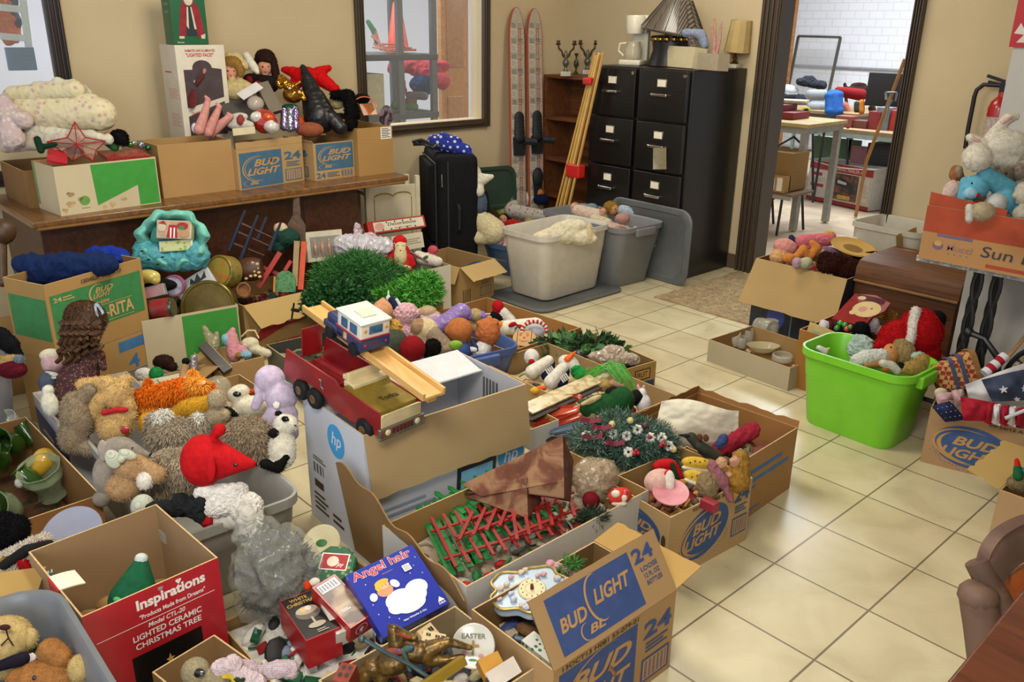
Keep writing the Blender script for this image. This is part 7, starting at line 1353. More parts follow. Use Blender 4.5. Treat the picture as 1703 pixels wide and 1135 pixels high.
fr=Fr(642,194,-2.90); q=MB(); X=frame_from(fr.o,RIGHT*.8+TOW*.3,UP); q.lathe([(0,0),(.044,0),(.046,.002),(.044,.004),(0,.004)],32,0,X@Matrix.Diagonal((1,1.45,1,1))); q.build('disc',M('#3a3034',.15,.3,20,coat=.8,pat='blotch',col2='#8a7a84'),label='shiny dark disc standing in the tall plain brown box',cat='disc')
Slab('orange_sheet','translucent orange sheet beside the shiny disc','plastic sheet',PX(605,192,-2.88),PX(628,190,-2.88),PX(612,172,-2.92),.004,[M('#b8703c',.2,.1,30,alpha=.8)])
# doll legs
for i,(a,b,c) in enumerate((((346,166,6),(340,190,8),(331,216,9)),((365,178,6),(356,198,8),(346,220,9)),((383,194,7),(366,208,9),(350,222,9)))):
    l=['left','middle','right'][i]
    fig('doll',l+' pink doll leg sticking up from the plain brown desk box','doll',(a[0],a[1]+15,-2.86),[('c',a[0],a[1],b[0],b[1],a[2]-1.5,b[2]-1,0),('c',b[0],b[1],c[0],c[1],b[2]-1,c[2],0),('c',a[0],a[1],a[0]-4,a[1]-5,4,3,0,2)],['#c4877e'],group='pink doll legs')
Slab('cream_card','cream card standing behind the blue carton\'s front edge','card',PX(388,226,-2.80),PX(425,222,-2.80),PX(388,214,-2.80),.003,['#cfc2a0'])
soft1('clown_collar','white lacy scrap in the plain brown desk box','cloth',(326,212,-2.88),[(324,213,6,9)],['#c9c2cc'])
# ================================================================ on the cabinets and bookcase
CZ=1.324
r=T('coffee_maker','white drip coffee maker on the left filing cabinet','coffee maker',PY(1054,101,2.5)); o=PY(1054,101,2.50); o.z=CZ; Xc=Matrix.Translation(o)@Matrix.Rotation(R_(20),4,'Z'); cw_=M('#d9d3bd',.35,.04,20,coat=.2)
q=MB(); q.box((0,0,.018),(.15,.19,.036),0,Xc,.012); q.build('base',cw_,r)
q=MB(); q.box((.02,.07,.15),(.11,.05,.26),0,Xc,.01); q.build('water_column',cw_,r)
q=MB(); q.lathe([(0,.20),(.058,.20),(.062,.22),(.066,.30),(.060,.312),(0,.315)],26,0,Xc@Matrix.Translation((0,-.01,0))); q.box((.02,.05,.26),(.12,.09,.11),0,Xc,.012); q.build('brew_basket',cw_,r)
q=MB(); q.lathe([(.0,.04),(.052,.04),(.060,.06),(.058,.10),(.044,.14),(.046,.15),(.043,.15),(.040,.14),(.054,.10),(.055,.06),(0,.045)],26,0,Xc@Matrix.Translation((0,-.02,0))); ca=q.build('carafe',G('#d4cbb0',.04,.4),r)
q=MB(); q.tube([Xc@V(v_) for v_ in ((-.045,-.04,.14),(-.085,-.055,.135),(-.09,-.055,.09),(-.06,-.045,.06))],.007); q.build('handle',cw_,ca)
Slab('cream_carton','cream tilted carton beside the coffee maker','box',P(1080,108,CZ+.005),P(1150,114,CZ+.005),P(1080,108,CZ+.005)+V((-.01,.02,.125)),.09,['#cdbf9a'])
Slab('grey_carton','grey-white carton between the cream one and the cream lamp','box',P(1158,115,CZ+.005),P(1192,118,CZ+.005),P(1158,115,CZ+.005)+V((0,.005,.095)),.08,['#a89a82'])
soft1('blue_towel','pale blue cloth on top of the cartons on the cabinet','cloth',Fr(1160,62,p=PY(1160,66,2.5)),[('c',1140,55,1165,58,7,9),('c',1165,58,1172,75,9,7)],['#7f8aa0'],wr=.004,wsc=60,ridge=True)
soft1('brown_scarf','dark mottled scarf between the two cartons','cloth',Fr(1155,85,p=PY(1155,85,2.46)),[('c',1150,65,1157,105,7,8)],[M('#4a3c30',.8,.3,60,pat='fleck',col2='#8a8a90')],wr=.004,wsc=60)
q=MB(); fr=Fr(1192,50,p=PY(1192,50,2.6))
for a,b in (((1186,96),(1188,30)),((1190,96),(1200,36)),((1187,96),(1183,42))): strands(q,fr,[(a[0],a[1],0),((a[0]+b[0])/2+2,(a[1]+b[1])/2,0),(b[0],b[1],0)],3.2,6)
q.build('pink_feather',M('#b08478',.8,.2,60),label='pink feathers standing between the cartons and the cream lamp',cat='feather')
# cream lamp
bp0=P(1216,113,CZ); r=T('table_lamp','small table lamp with a cream pleated shade at the right end of the cabinets','lamp',bp0); sh=M('#b8a06c',.8,.05,20)
q=MB(); q.box((bp0.x,bp0.y+.03,CZ+.012),(.085,.085,.024),0,None,.003); q.build('marble_base',M('#c4bca8',.3,.15,40),r)
q=MB(); q.lathe([(0,.024),(.03,.024),(.022,.034),(.010,.045),(.018,.06),(.010,.075),(.008,.12),(0,.12)],18,0,Matrix.Translation((bp0.x,bp0.y+.03,CZ))); q.build('brass_stem',M('#8a6c30',.3,.2,40,metal=.8),r)
q=MB(); Xl=Matrix.Translation((bp0.x+.012,bp0.y+.03,CZ+.095))@Matrix.Rotation(R_(4),4,'Y'); q.lathe([(.083,0),(.085,.003),(.066,.195),(.064,.195),(.082,.001)],12,0,Xl); q.build('lamp_shade',sh,r,smooth=20)
# stained-glass shade lamp lying
fr=Fr(1110,30,CZ+.22); r=T('glass_shade_lamp','large dark ribbed glass lampshade with a gold band, cut off by the photo top','lamp',P(1115,100,CZ)); o=PY(1118,60,2.60); o.z=CZ+.215; Xg=Matrix.Translation(o)@Matrix.Rotation(R_(10),4,'Y')
q=MB(); q.lathe([(.205,0),(.212,.012),(.20,.018),(.085,.20),(.06,.22),(.055,.21),(.195,.012),(.20,0)],16,0,Xg); q.build('ribbed_shade',M('#3c342c',.3,.2,30,pat='stripe',col2='#7a7060',coat=.4),r,smooth=20)
q=MB()
for i in range(16): 
    a=2*math.pi*i/16; q.tube([Xg@V((.208*math.cos(a),.208*math.sin(a),.012)),Xg@V((.085*math.cos(a),.085*math.sin(a),.203))],.003,5)
q.build('shade_rib',M('#1c1814',.4,.1,30),r)
q=MB()
for i in range(16): a=2*math.pi*i/16; q.ell((o.x+.12*math.cos(a),o.y+.12*math.sin(a),o.z-.045),(.026,.026,.02),0,10)
q.build('brass_ring',M('#a88430',.15,.2,40,metal=.95),r)
q=MB(); q.lathe([(.14,0),(.15,.005),(.12,.10),(.13,.19),(.02,.2),(0,.2)],20,0,Matrix.Translation((o.x,o.y,CZ))); q.build('dark_stand',M('#181412',.4,.2,40),r)
# candelabras
def candel(px,by,ty,lab,h):
    bx_=P(px,by,1.222); r=T('candelabra',lab,'candelabra',bx_,'pair of two-armed candelabras'); Xk=Matrix.Translation((bx_.x,bx_.y+.02,1.222))@Matrix.Rotation(R_(47),4,'Z'); br=M('#5a4a2c',.35,.3,60,metal=.6)
    q=MB(); q.box((0,0,.018),(.075,.075,.034),0,Xk,.004); q.build('marble_base',M('#b8ae98',.35,.15,60),r)
    q=MB(); q.lathe([(0,.035),(.022,.036),(.012,.05),(.01,.06),(.024,.085),(.022,.105),(.010,.12),(.012,.16),(.006,.175),(0,.18)],16,0,Xk); q.build('stem',M('#6a6a5c',.3,.4,60,metal=.5),r)
    for s_ in(-1,1):
        q=MB(); q.tube([Xk@V((0,0,.12)),Xk@V((s_*.022,0,.145)),Xk@V((s_*.03,0,.17)),Xk@V((s_*.052,0,.19)),Xk@V((s_*.058,0,.215))],[.007,.009,.006,.008,.005],8); q.lathe([(0,.212),(.016,.214),(.019,.222),(.012,.226),(.013,.245),(.009,.245),(0,.228)],14,0,Xk@Matrix.Translation((s_*.058,0,0))); q.build('candle_arm',br,r)
    return r
candel(937,127,50,'bronze two-armed candelabra on a marble foot, left end of the bookcase',.25); candel(973,124,50,'bronze two-armed candelabra on a marble foot, nearer the stick bundle',.25)
b_=P(956,123,1.222); q=MB(); q.lathe([(0,0),(.022,.002),(.008,.02),(.006,.04),(.019,.065),(.017,.09),(.006,.105),(.005,.125),(.014,.14),(.014,.15),(0,.15)],16,0,Matrix.Translation((b_.x,b_.y+.01,1.222))); q.build('green_candlestick',M('#3c4a2c',.3,.4,60,metal=.4),label='short green and brass candlestick between the two candelabras',cat='candlestick')
# ================================================================ between suitcase and tubs
fig('polka_bag','blue cloth bag with white spots slumped on the black suitcase','bag',(750,240,-2.95),[('c',722,236,775,250,12,10,0),('c',735,230,760,236,10,9,0),(780,260,8,9,0,0)],[M('#27358c',.8,.03,34,pat='dots',col2='#c9c8d0')],wr=.004,wsc=30)
q=MB(); fr=Fr(705,245,-2.95)
for pts in ([(686,236,6),(700,232,10),(718,240,8),(735,246,6)],[(688,240,6),(705,240,12),(722,250,8)],[(695,234,4),(720,246,12),(728,240,6)]): strands(q,fr,pts,3,6)
q.build('luggage_belt',M('#141416',.5,.1,40),label='tangled black straps on top of the suitcase',cat='belt')
fig('white_pillow','white pillow corner sticking out right of the suitcase','pillow',(800,298,-2.80),[('c',792,285,796,318,8,10),('c',796,300,818,294,12,4)],['#d0cbb8'])
fr=Fr(825,300,p=(-3.2,2.05,.62)); X=frame_from(PX(822,345,-3.25),(.25,1,0),(-.12,0,1)); q=MB(); loft(q,[[X@V((x,y+.14,z)) for x,y in rrect(.36+o,.30+o,.07)] for z,o in ((0,.0),(.012,.01),(.02,0),(.02,-.04),(.008,-.06))],0,True,True); q.build('green_tub_lid',M('#2a4034',.35,.08,20,coat=.2),label='dark green plastic tub lid standing against the wall behind the dolls',cat='lid')
fig('slate_bag','slate blue rounded bag with a black rim beside the suitcase','bag',(800,335,-2.80),[(797,338,13,20,0,0),('c',808,322,812,350,4,4,1)],['#4a5566','#131418'])
clutter_pal=['#c9a89a','#cfc59a','#8aa0a0','#b84a4a','#3c4a6a','#c9c0b4','#a8703c']
r=T('doll_heap_base','x','y',(-2.8,1.66,.0)); bpy.data.objects.remove(r)
def heap(name,lab,cx,cy,rx,ry,z,pal,n=120,sz=.04):
    q=MB(); mats=[M(c,.75,.15,60) for c in pal]; q.ell((cx,cy,z-.06),(rx,ry,.06),0,24)
    for i in range(n):
        a=random.uniform(0,6.28); t=math.sqrt(random.random())*.95; c=V((cx+rx*t*math.cos(a),cy+ry*t*math.sin(a),z-.02-.03*t+random.uniform(-.01,.02))); k=sz*random.uniform(.5,1)
        R=Euler((random.uniform(-.8,.8),random.uniform(-.8,.8),a)).to_matrix().to_4x4(); R.translation=c; q.ell((0,0,0),(k,k*.5,k*.3),random.randrange(len(mats)),8,R)
    return q.build(name,mats,label=lab,kind='stuff')
heap('doll_clothes','heap of crumpled doll clothes in the blue basket',-2.70,1.74,.22,.23,.25,clutter_pal)
heap('doll_clothes','heap of crumpled doll clothes in the grey tub',-2.275,2.03,.33,.16,.36,['#c9a89a','#cfc59a','#b8c0c0','#c4a0a0'],110)
def doll(lab,cat,at,head,body,skin,dress,hair=None,extra=(),hp=None,grp=None):
    x,y,r0=head; parts=[('dress',body,[dress],{'top':0,'wr':.004,'wsc':70,'ridge':True})]
    if hair: parts.append(('hair',hp or [(x+r0*.15,y-r0*.35,r0*1.05,r0*.9,0,0,-2)],[hair],{'top':0,'fz':1.6,'fn':900,'down':.8}))
    return fig('doll',lab,cat,at,[(x,y,r0,r0*1.08,0,0),('c',x,y,body[0][1] if body[0][0]=='c' else body[0][0],body[0][2] if body[0][0]=='c' else body[0][1],r0*.4,r0*.5,0)]+list(extra),[skin],parts,[('eye',x-r0*.35,y,r0*.14,'#1a1412'),('eye',x+r0*.35,y,r0*.14,'#1a1412')],group=grp)
doll('doll in a cream and pink ruffled dress at the front of the blue basket','doll',(806,380,.31),(788,355,9),[('c',798,365,820,385,18,22),(800,395,26,12)],'#c99a6c','#cdbf98','#b89a5c')
doll('clown doll in a white sheet with a dark hem, back of the blue basket','doll',(860,328,.34),(897,322,8),[('c',838,325,880,330,11,10),(860,338,26,7)],'#b8743c','#cdc8b8','#7a4a2c',extra=[('c',846,320,847,311,6,4)])
doll('small doll with a dark bob and red collar in the blue basket','doll',(838,365,.30),(837,364,7),[(842,372,9,5),(852,372,14,7)],'#b88a6c','#a81c1c','#201412')
fig('navy_bundle','navy blue knitted bundle behind the dolls','cloth',(900,332,.33),[(900,332,14,9)],['#151c3c'],wr=.004,wsc=60)
fig('patchwork_bundle','multicoloured patchwork doll clothes heap at the right of the basket','doll clothes',(885,358,.28),[('c',850,350,900,360,12,11,0),('c',880,368,902,364,8,6,1),(870,350,16,7,0,2)],[M('#a8a49a',.8,.2,60,pat='floral',col2='#8a4a5a'),'#b89a2a','#b0a8b0'],wr=.004,wsc=80,ridge=True)
fig('lime_scarf','yellow-green striped scarf at the left of the patchwork','cloth',(828,342,.31),[('c',815,338,835,352,6,8,0),('c',835,348,855,340,8,8,1)],['#9a9a4c','#b8b0a0'],wr=.004,wsc=80)
fig('pink_sleeve','pink satin doll sleeve over the front of the blue basket','doll clothes',(808,398,.24),[('c',790,395,830,402,8,8)],['#b8909a'],wr=.004,wsc=90,ridge=True)
doll('golden-haired doll lying face up in the grey tub','doll',(1023,350,.41),(1020,348,9),[('c',1035,350,1065,357,9,13)],'#b88458','#a0aebc','#8f6a2c',hp=[(1016,345,13,11,0,0,-3)],extra=[('c',1070,362,1080,368,7,6),('c',1082,360,1090,368,6,5)])
fig('striped_ball','round ball with pink and grey stripes in the grey tub','ball',(1033,365,.41),[(1035,364,13,10)],[M('#b8604c',.7,.05,120,pat='stripe',col2='#8a9088')])
doll('doll in a pale pink ruffled dress at the left of the grey tub','doll',(970,352,.39),(955,345,7),[('c',960,350,1000,362,10,13)],'#c4937a','#c9b4a0','#a88a5c')
fig('blue_bonnet','dusty blue doll bonnet in the grey tub','bonnet',(984,345,.41),[(984,345,11,7)],['#6a8088'],wr=.003,wsc=80)
doll('doll in a cream gown in the middle of the grey tub','doll',(998,360,.39),(1003,352,6),[('c',990,365,1010,372,9,9)],'#c4937a','#c9bda0','#8a6a3c')
r,_,_=fig('cream_cloth','heap of cream cloth filling the translucent white tub','cloth',(935,388,.42),[(930,392,46,15,6,0),(945,380,32,14,10,0),(895,400,22,8,12,0),(960,395,34,12,-5,0),('c',978,395,982,374,11,2,1)],['#cdc3a6','#bda888'],wr=.010,wsc=18,ridge=True)
# ================================================================ right side: dolls in the big box, plaque, Santa plush
clutter(bbg,.34,['#b8808a','#c9a05a','#8a5a44','#3c2a24','#c9b8a0'],80,'packing_jumble','jumble of dolls\' clothes in the large box',.05)
fig('knitted_hat','pink knitted doll cap at the left end of the large box','cap',(1306,412,.44),[(1306,411,20,14,-15,0),(1296,428,16,14,0,1)],['#c98a82','#c99a68'],wr=.004,wsc=60,ridge=True)
fig('doll','bare tan doll with bent knees in the large box','doll',(1340,420,.44),[('c',1318,436,1336,415,6,8,0),('c',1336,415,1345,430,8,6,0),('c',1345,430,1358,413,6,8,0),('c',1358,413,1350,404,8,5,0),(1312,430,12,9)],['#c07a3a'])
fig('pink_dress','pink ruffled doll dress at the back of the large box','doll clothes',(1355,400,.45),[('c',1335,402,1380,398,12,11,0),(1378,393,12,9,0,1),(1345,410,14,9)],['#c46a74','#c08a4a'],wr=.005,wsc=60,ridge=True)
fig('navy_sleeve','dark navy sleeve behind the pink cap','cloth',(1317,400,.43),[('c',1316,395,1320,408,5,5,0),('c',1326,400,1334,406,6,6,1)],['#2c3048','#7a7050'])
fig('doll_wig','large dark brown curly doll wig at the front of the large box','wig',(1400,442,.43),[(1385,438,26,16,10,0),(1410,447,26,17,0,0),(1372,428,10,9)],['#351810'],fz=3,fn=4500,wr=.006,wsc=60)
fig('lilac_cloth','lilac cloth behind the dark wig','cloth',(1385,420,.44),[(1385,420,22,8,-20,0),(1365,422,8,8,0,1)],['#7a5c74','#b88c5a'],wr=.003,wsc=60)
fig('pale_green_cloth','pale green and white cloth at the front rim of the large box','cloth',(1340,440,.42),[(1340,438,12,10,0,0),(1325,438,8,10,0,1),(1352,445,8,4,0,2)],['#a8a888','#a88a98','#b8242a'],wr=.004,wsc=70)
fr=Fr(1418,415,.46); r=T('straw_hat','flat golden straw hat with a wide brim beside the dark wig','hat',fr.o); X=frame_from(fr.o,(.70,.70,-.12),(-.7,.68,.20)); k_=fr.k
q=MB(); q.lathe([(17*k_,0),(30*k_,1*k_),(37*k_,4*k_),(36*k_,6*k_),(30*k_,3*k_),(17*k_,2*k_)],40,0,X); q.build('brim',M('#b8924a',.8,.2,150,pat='fleck',col2='#9a7438'),r)
q=MB(); q.lathe([(17*k_,1*k_),(16*k_,-9*k_),(14*k_,-11*k_),(0,-11*k_),(0,-10*k_),(13*k_,-10*k_),(15*k_,-8*k_),(16*k_,2*k_)],36,0,X); q.build('crown',M('#a88340',.8,.2,150),r)
for i,(x,y) in enumerate(((1401,400),(1421,402))):
    fr=Fr(x,y,.44); q=MB(); q.ell(fr.o,8*fr.k,0,16); q.build('white_pompom',M('#cfc8b8',.7,.1,60),label=['left','right'][i]+' round white ball above the straw hat',cat='ball')
plush('teddy_bear','small brown teddy under the straw hat',(1408,430,.42),[(1407,427,11,10),(1412,436,9,10)],['#9a6a34'],dots=[('eye',1411,432,2,'#1a1410')],fz=1.2,fn=900)
soft1('dark_hat','dark brown cap between the hat and the wooden cabinet','cap',(1430,430,.42),[('c',1420,430,1455,424,9,7)],['#1c1412'])
# glassware in the flat tray
clutter(bgf,.03,['#8a6a3c','#b8a078'],14,'packing_paper','brown paper scraps in the glassware tray',.03)
def jar(lab,x,y,z,r,h,u,v,name='glass_jar',col='#c9c6b4',a=.35):
    o=P(x,y,z); X=frame_from(o,u,v); q=MB(); q.lathe([(0,0),(r*.9,0),(r,.006),(r,h*.8),(r*.85,h*.9),(r*.88,h),(r*.84,h),(r*.80,h*.9),(r*.95,h*.8),(r*.95,.008),(0,.005)],26,0,X); q.build(name,G(col,.05,a),label=lab,cat='glassware')
jar('upright clear glass jar at the far end of the glassware tray',1278,566,.025,.045,.11,(1,0,0),(0,1,0)); jar('clear glass jar tipped on its side in the glassware tray',1284,548,.10,.046,.10,(0,.3,1),(.2,1,0),col='#b8b4a4',a=.45)
jar('small clear tumbler in the middle of the glassware tray',1243,572,.025,.028,.08,(1,0,0),(0,1,0)); jar('small clear goblet beside the white cup',1232,578,.025,.026,.06,(1,0,0),(0,1,0)); jar('clear glass dish near the front of the glassware tray',1300,600,.025,.05,.035,(1,0,0),(0,1,0),'glass_dish')
o=P(1268,585,.03); q=MB(); q.lathe([(0,0),(.05,.004),(.085,.035),(.082,.035),(.048,.008),(0,.005)],32,0,frame_from(o,(.7,.7,0),(-.7,.7,0))@Matrix.Diagonal((1,.65,1,1))); q.build('glass_bowl',G('#c9c09a',.05,.5),label='oval clear glass bowl in the middle of the glassware tray',cat='glassware')
o=P(1222,574,.03); q=MB(); q.lathe([(0,0),(.03,.002),(.042,.03),(.045,.06),(.042,.06),(.037,.03),(0,.006)],24,0,frame_from(o,(.8,.4,.3),(-.4,.8,.1))); q.build('white_cup',M('#cfcabc',.3,.03,20,coat=.4),label='white cup lying at the near end of the glassware tray',cat='cup')
# red things behind the green tub
clutter(bpn,.20,['#8a1a20','#3c2a24','#c9b8a8','#1c2a1c','#a88a4a'],60,'packing_jumble','dark jumble under the red plush and plaque',.05)
sx=Slab('santa_plaque','dark red wooden plaque with a cream Santa face cut-out','plaque',P(1383,530,.33),P(1437,543,.33),P(1405,484,.40),.012,[M('#84211f',.8,.08,30)])
q=MB(); q.prism([(sx.w*.95,sx.l*.30),(sx.w*1.18,sx.l*.62),(sx.w*1.15,sx.l*.92),(sx.w*.6,sx.l*1.08),(sx.w*.1,sx.l*1.0),(sx.w*.1,sx.l*.9),(sx.w*.9,sx.l*.2)],-.011,sx.X); q.build('plaque_edge',M('#84211f',.5,.08,30),sx.root)
p=sx.top(); p.ell(.68,.55,.40,.28,M('#c4aa72',.6,.05,30)); p.ell(.58,.52,.12,.10,M('#b8806c',.6,.05,30)); p.ell(.30,.88,.12,.07,M('#c4aa72',.6,.05,30)); p.ell(.80,.60,.03,.03,M('#3a2a20',.5,.05,20)); p.ell(.4,.35,.10,.08,M('#c4aa72',.6,.05,30)); p.done(sx.root,'santa_face')
soft1('glass_bowl_of_berries','dark bowl of green and red berries in front of the plaque','bowl',(1400,543,.30),[(1400,544,20,12)],['#2c2028'])
for i,(x,y,c) in enumerate(((1397,538,'#2f9a2c'),(1405,541,'#3c8a30'),(1392,546,'#2c7a28'),(1408,548,'#a83220'),(1414,545,'#3c8a30'))):
    fr=Fr(x,y,.325); q=MB(); q.ell(fr.o,5*fr.k,0,12); q.build('berry_ornament',M(c,.2,.1,30,coat=.6),label=['bright green','mid green','dark green','red','olive green'][i]+' shiny ball in the dark bowl before the plaque',cat='ornament')
fig('book_stack','white and dark red printed booklet left of the berry bowl','booklet',(1373,545,.30),[(1370,541,8,9,0,0),(1380,542,6,9,0,1)],['#c9c4cc','#5a1c20'],smooth=1)
soft1('black_plush','black fluffy plush ball behind the lime green tub','plush toy',(1432,550,.32),[(1432,550,14,15),(1440,560,10,8)],['#0e0d0f'],fz=2,fn=1800)
fig('lace_collar_scrap','grey-white lace beside the black ball','lace',(1455,541,.31),[(1452,540,10,14,0,0),(1462,550,10,8)],['#a89ca0'],wr=.005,wsc=80,ridge=True)
r=T('brass_horn','small shiny brass horn with coiled tubing behind the black ball','horn',P(1475,524,.31)); fr=Fr(1475,524,.34); BR=M('#b8862c',.15,.15,40,metal=.95)
q=MB(); X=frame_from(fr.w(1464,522,2),RIGHT,UP); q.lathe([(10*fr.k,0),(11*fr.k,1*fr.k),(6*fr.k,-6*fr.k),(2*fr.k,-14*fr.k),(2*fr.k,-14*fr.k),(9*fr.k,-1*fr.k)],22,0,X@Matrix.Diagonal((1,.75,1,1))); q.build('bell',BR,r)
q=MB()
for i in range(4): strands(q,fr,[(1470,520+i*4,3),(1482,517+i*4,6),(1494,522+i*3,3),(1484,528+i*2,6),(1472,524+i*3,3)],1.1,6)
q.build('coiled_tubing',BR,r)
plush('santa_plush','large bright red furry Santa plush bottom up, white stripe and black ball',(1515,560,.36),
 [(1530,552,36,40,0,0),(1495,560,34,28,10,0),('c',1475,570,1455,578,15,8,0),('c',1523,518,1513,566,8,8,1,18,28),(1557,532,15,15,0,2,10),(1540,585,24,20,0,0)],['#a00c12','#cfc4bc','#0f0f10'],fz=2.2,fn=9000)
# green tub dolls
heap('doll_clothes','pale jumble at the bottom of the lime green tub',.01,1.115,.17,.10,.20,['#b8c4b8','#c9b48a','#cfc8b8'],50)
r,fr,tr_=fig('blonde_doll','blonde doll lying face up in a white dress in the lime green tub','doll',(1480,595,.30),
 [(1482,588,13,17,10,0),('c',1480,600,1462,605,8,9,0),('c',1470,603,1440,607,7,5,0,8)],['#b8804e'],
 [('dress',[('c',1466,592,1440,596,12,14,0),(1430,600,16,12)],['#c4c4bc'],{'top':0,'wr':.005,'wsc':70,'ridge':True}),('hair',[(1503,585,17,22,20,0,0),(1512,600,14,12,0,0,0),(1496,572,10,8,0,0,0)],['#a08a5c'],{'top':0,'fz':2.5,'fn':3500,'down':.9,'wr':.004,'wsc':80})],
 [('eye',1482,578,1.8,'#2a1a14')])
fig('tulle_skirt','pale aqua tulle skirt standing up in the lime green tub','doll clothes',(1430,580,.30),[(1432,580,21,22,0,0),(1448,588,16,14,0,0),('c',1428,590,1425,562,14,6,0)],[M('#a8bab4',.8,.1,40,alpha=.8)],wr=.012,wsc=50,ridge=True)
fig('blonde_wig','second head of wavy blonde doll hair at the right end of the lime green tub','wig',(1522,612,.29),[(1520,612,22,12,5,0),(1532,600,14,12),(1505,615,12,8),(1527,592,12,6,0,1)],['#a88a4c','#a8b8ac'],fz=2,fn=3000,wr=.004,wsc=90,ridge=True)
fig('cow_plush','white fluffy plush arm with black and orange patches in the lime green tub','plush toy',(1480,608,.30),[('c',1468,604,1482,608,6,7,0),('c',1482,608,1492,617,7,6,0),(1474,615,8,4,0,1),(1498,612,8,9,0,2,-4)],['#cfc8ba','#a8682c','#141210'],fz=1.5,fn=1500)
fig('white_sleeve','white and yellow scrap at the left end of the lime green tub','cloth',(1370,583,.30),[('c',1362,579,1372,585,5,6,0),(1377,581,5,3,20,1)],['#c9c8c0','#b8c03a'])
# basket with woven squares
fr=Fr(1595,620,.30); r=T('woven_basket','red, tan and blue checked woven basket lying on its side at the lime green tub','basket',P(1595,645,.24)); k_=fr.k
ax_=(RIGHT*.93+UP*.26+TOW*.10).normalized(); upv=(UP-ax_*UP.dot(ax_)).normalized(); sd_=ax_.cross(upv)
def ring_(t,w,h,ro=.25,n=8): 
    w,h,t=w*1.25,h*1.25,t*1.6; c=fr.w(1556,630)+ax_*t; return [c+sd_*x+upv*y for x,y in rrect(w,h,min(w,h)*ro,n)]
q=MB(); loft(q,[ring_(0,.05,.075),ring_(.004,.062,.088),ring_(.045,.075,.105),ring_(.09,.088,.122),ring_(.092,.082,.116),ring_(.01,.058,.08)],0,True,False); q.build('basket_body',M('#8a2f22',.7,0,62,pat='check',col2='#b8925a'),r)
q=MB(); loft(q,[ring_(.082,.093,.127),ring_(.094,.095,.13),ring_(.096,.088,.122),ring_(.082,.086,.120)],0,False,False); q.build('rim',M('#8a6438',.6,.15,60),r)
q=MB()
for t in (.030,.052): loft(q,[ring_(t,.0735+t*.28-.004,.104+t*.33-.004),ring_(t+.009,.0735+t*.28,.104+t*.33)],0,False,False)
q.build('blue_band',M('#3c4660',.7,.1,60),r)
# flags
clutter(bfl,.19,['#8a1a28','#c9c8cc','#232c50','#8a6a4c'],60,'packing_jumble','jumble of small flags in the right-hand beer carton',.05)
fn_=M('#20284a',.8,.08,40); fw=M('#cfcdd0',.8,.03,40); frd=M('#a01f30',.8,.06,40)
def drape(name,lab,pts,m,seed=0,amp=6,nu=26,nv=18,z=.30,d0=0,th=.002,cat='flag',par=None,x0=None):
    "cloth through four abs px corners a(top-left) b(top-right) c(bottom-right) d(bottom-left)"
    a,b,c,d=pts; fr=Fr((a[0]+c[0])/2,(a[1]+c[1])/2,z); q=MB()
    def f(u,v):
        x=(a[0]*(1-u)+b[0]*u)*(1-v)+(d[0]*(1-u)+c[0]*u)*v; y=(a[1]*(1-u)+b[1]*u)*(1-v)+(d[1]*(1-u)+c[1]*u)*v
        return fr.w(x,y,d0+18*math.sin(math.pi*u)*math.sin(math.pi*v)+amp*noise.noise(V((u*4+seed,v*3,seed)))+amp*.5*math.sin(u*11+v*5+seed))
    q.sheet(f,nu,nv,th); return q,f
q,f=drape('','',((1605,640),(1720,598),(1720,690),(1612,668)),None,1,z=.30,d0=-14); q.build('draped_flag',fw,label='white field of a large draped flag at the right edge',cat='flag')
r=T('star_flag','grey-navy flag canton with white stars, draped on the white flag','flag',P(1660,660,.28))
q,f=drape('','',((1632,632),(1715,612),(1718,665),(1650,668)),None,1,z=.345,d0=14); q.build('navy_field',M('#3f465c',.8,.12,30),r)
for (u,v,s_) in ((.36,.55,.012),(.62,.95,.010),(.8,.62,.010)):
    c=f(u,v); du=(f(u+.03,v)-f(u-.03,v)).normalized(); dv=(f(u,v-.04)-f(u,v+.04)); X=frame_from(c,du,dv); X=X@Matrix.Translation((0,0,.002)); pts=[]
    for i in range(10): a=R_(90+36*i); rr_=s_*1.35 if i%2==0 else s_*.55; pts.append((rr_*math.cos(a),rr_*math.sin(a)))
    q=MB(); q.prism(pts,.001,X); q.build('white_star',fw,r)
q,f=drape('','',((1597,660),(1660,672),(1655,700),(1602,700)),None,3,z=.29,d0=18); q.build('red_flag',frd,label='plain dark red fabric hanging over the flag box rim',cat='flag')
r=T('striped_flag','red and white striped flag folded over the rim of the right-hand carton','flag',P(1670,690,.25))
for i in range(5):
    q,f=drape('','',((1640+i*13,672+i*2),(1652+i*13,670+i*2),(1650+i*13,708+i*1),(1636+i*13,702+i*1)),None,5,z=.28,d0=10,nu=6,nv=12,amp=3); q.build('stripe',frd if i%2==0 else fw,r)
r=T('small_star_flag','small navy flag with white stars at the left end of the flag box','flag',P(1577,695,.24))
q,f=drape('','',((1550,676),(1580,668),(1606,698),(1572,702)),None,7,z=.28,d0=8,amp=2); q.build('navy_field',fn_,r)
for i in range(12): 
    u,v=.15+.24*(i%4),.2+.28*(i//4); q=MB(); q.ell(f(u,v)+TOW*.003,(.0022,.0022,.0012),0,6); q.build('white_star',fw,r)
for i,(x1,y1,x2,y2,lb) in enumerate(((1555,655,1582,672,'striped flag scrap at the far left of the flag box'),(1582,650,1602,672,'striped flag scrap under the checked basket'))):
    q,f=drape('','',((x1,y1),(x2,y1-2),(x2+4,y2),(x1+6,y2+4)),None,9+i,z=.28,amp=3,nu=10,nv=8); q.build('flag_scrap',M('#a02232',.8,.03,110,pat='stripe',col2='#cfcdd0'),label=lb,cat='flag')
soft1('round_hat','cream round cap among the small flags','cap',(1565,654,.29),[(1565,653,11,8)],['#b8b490'])
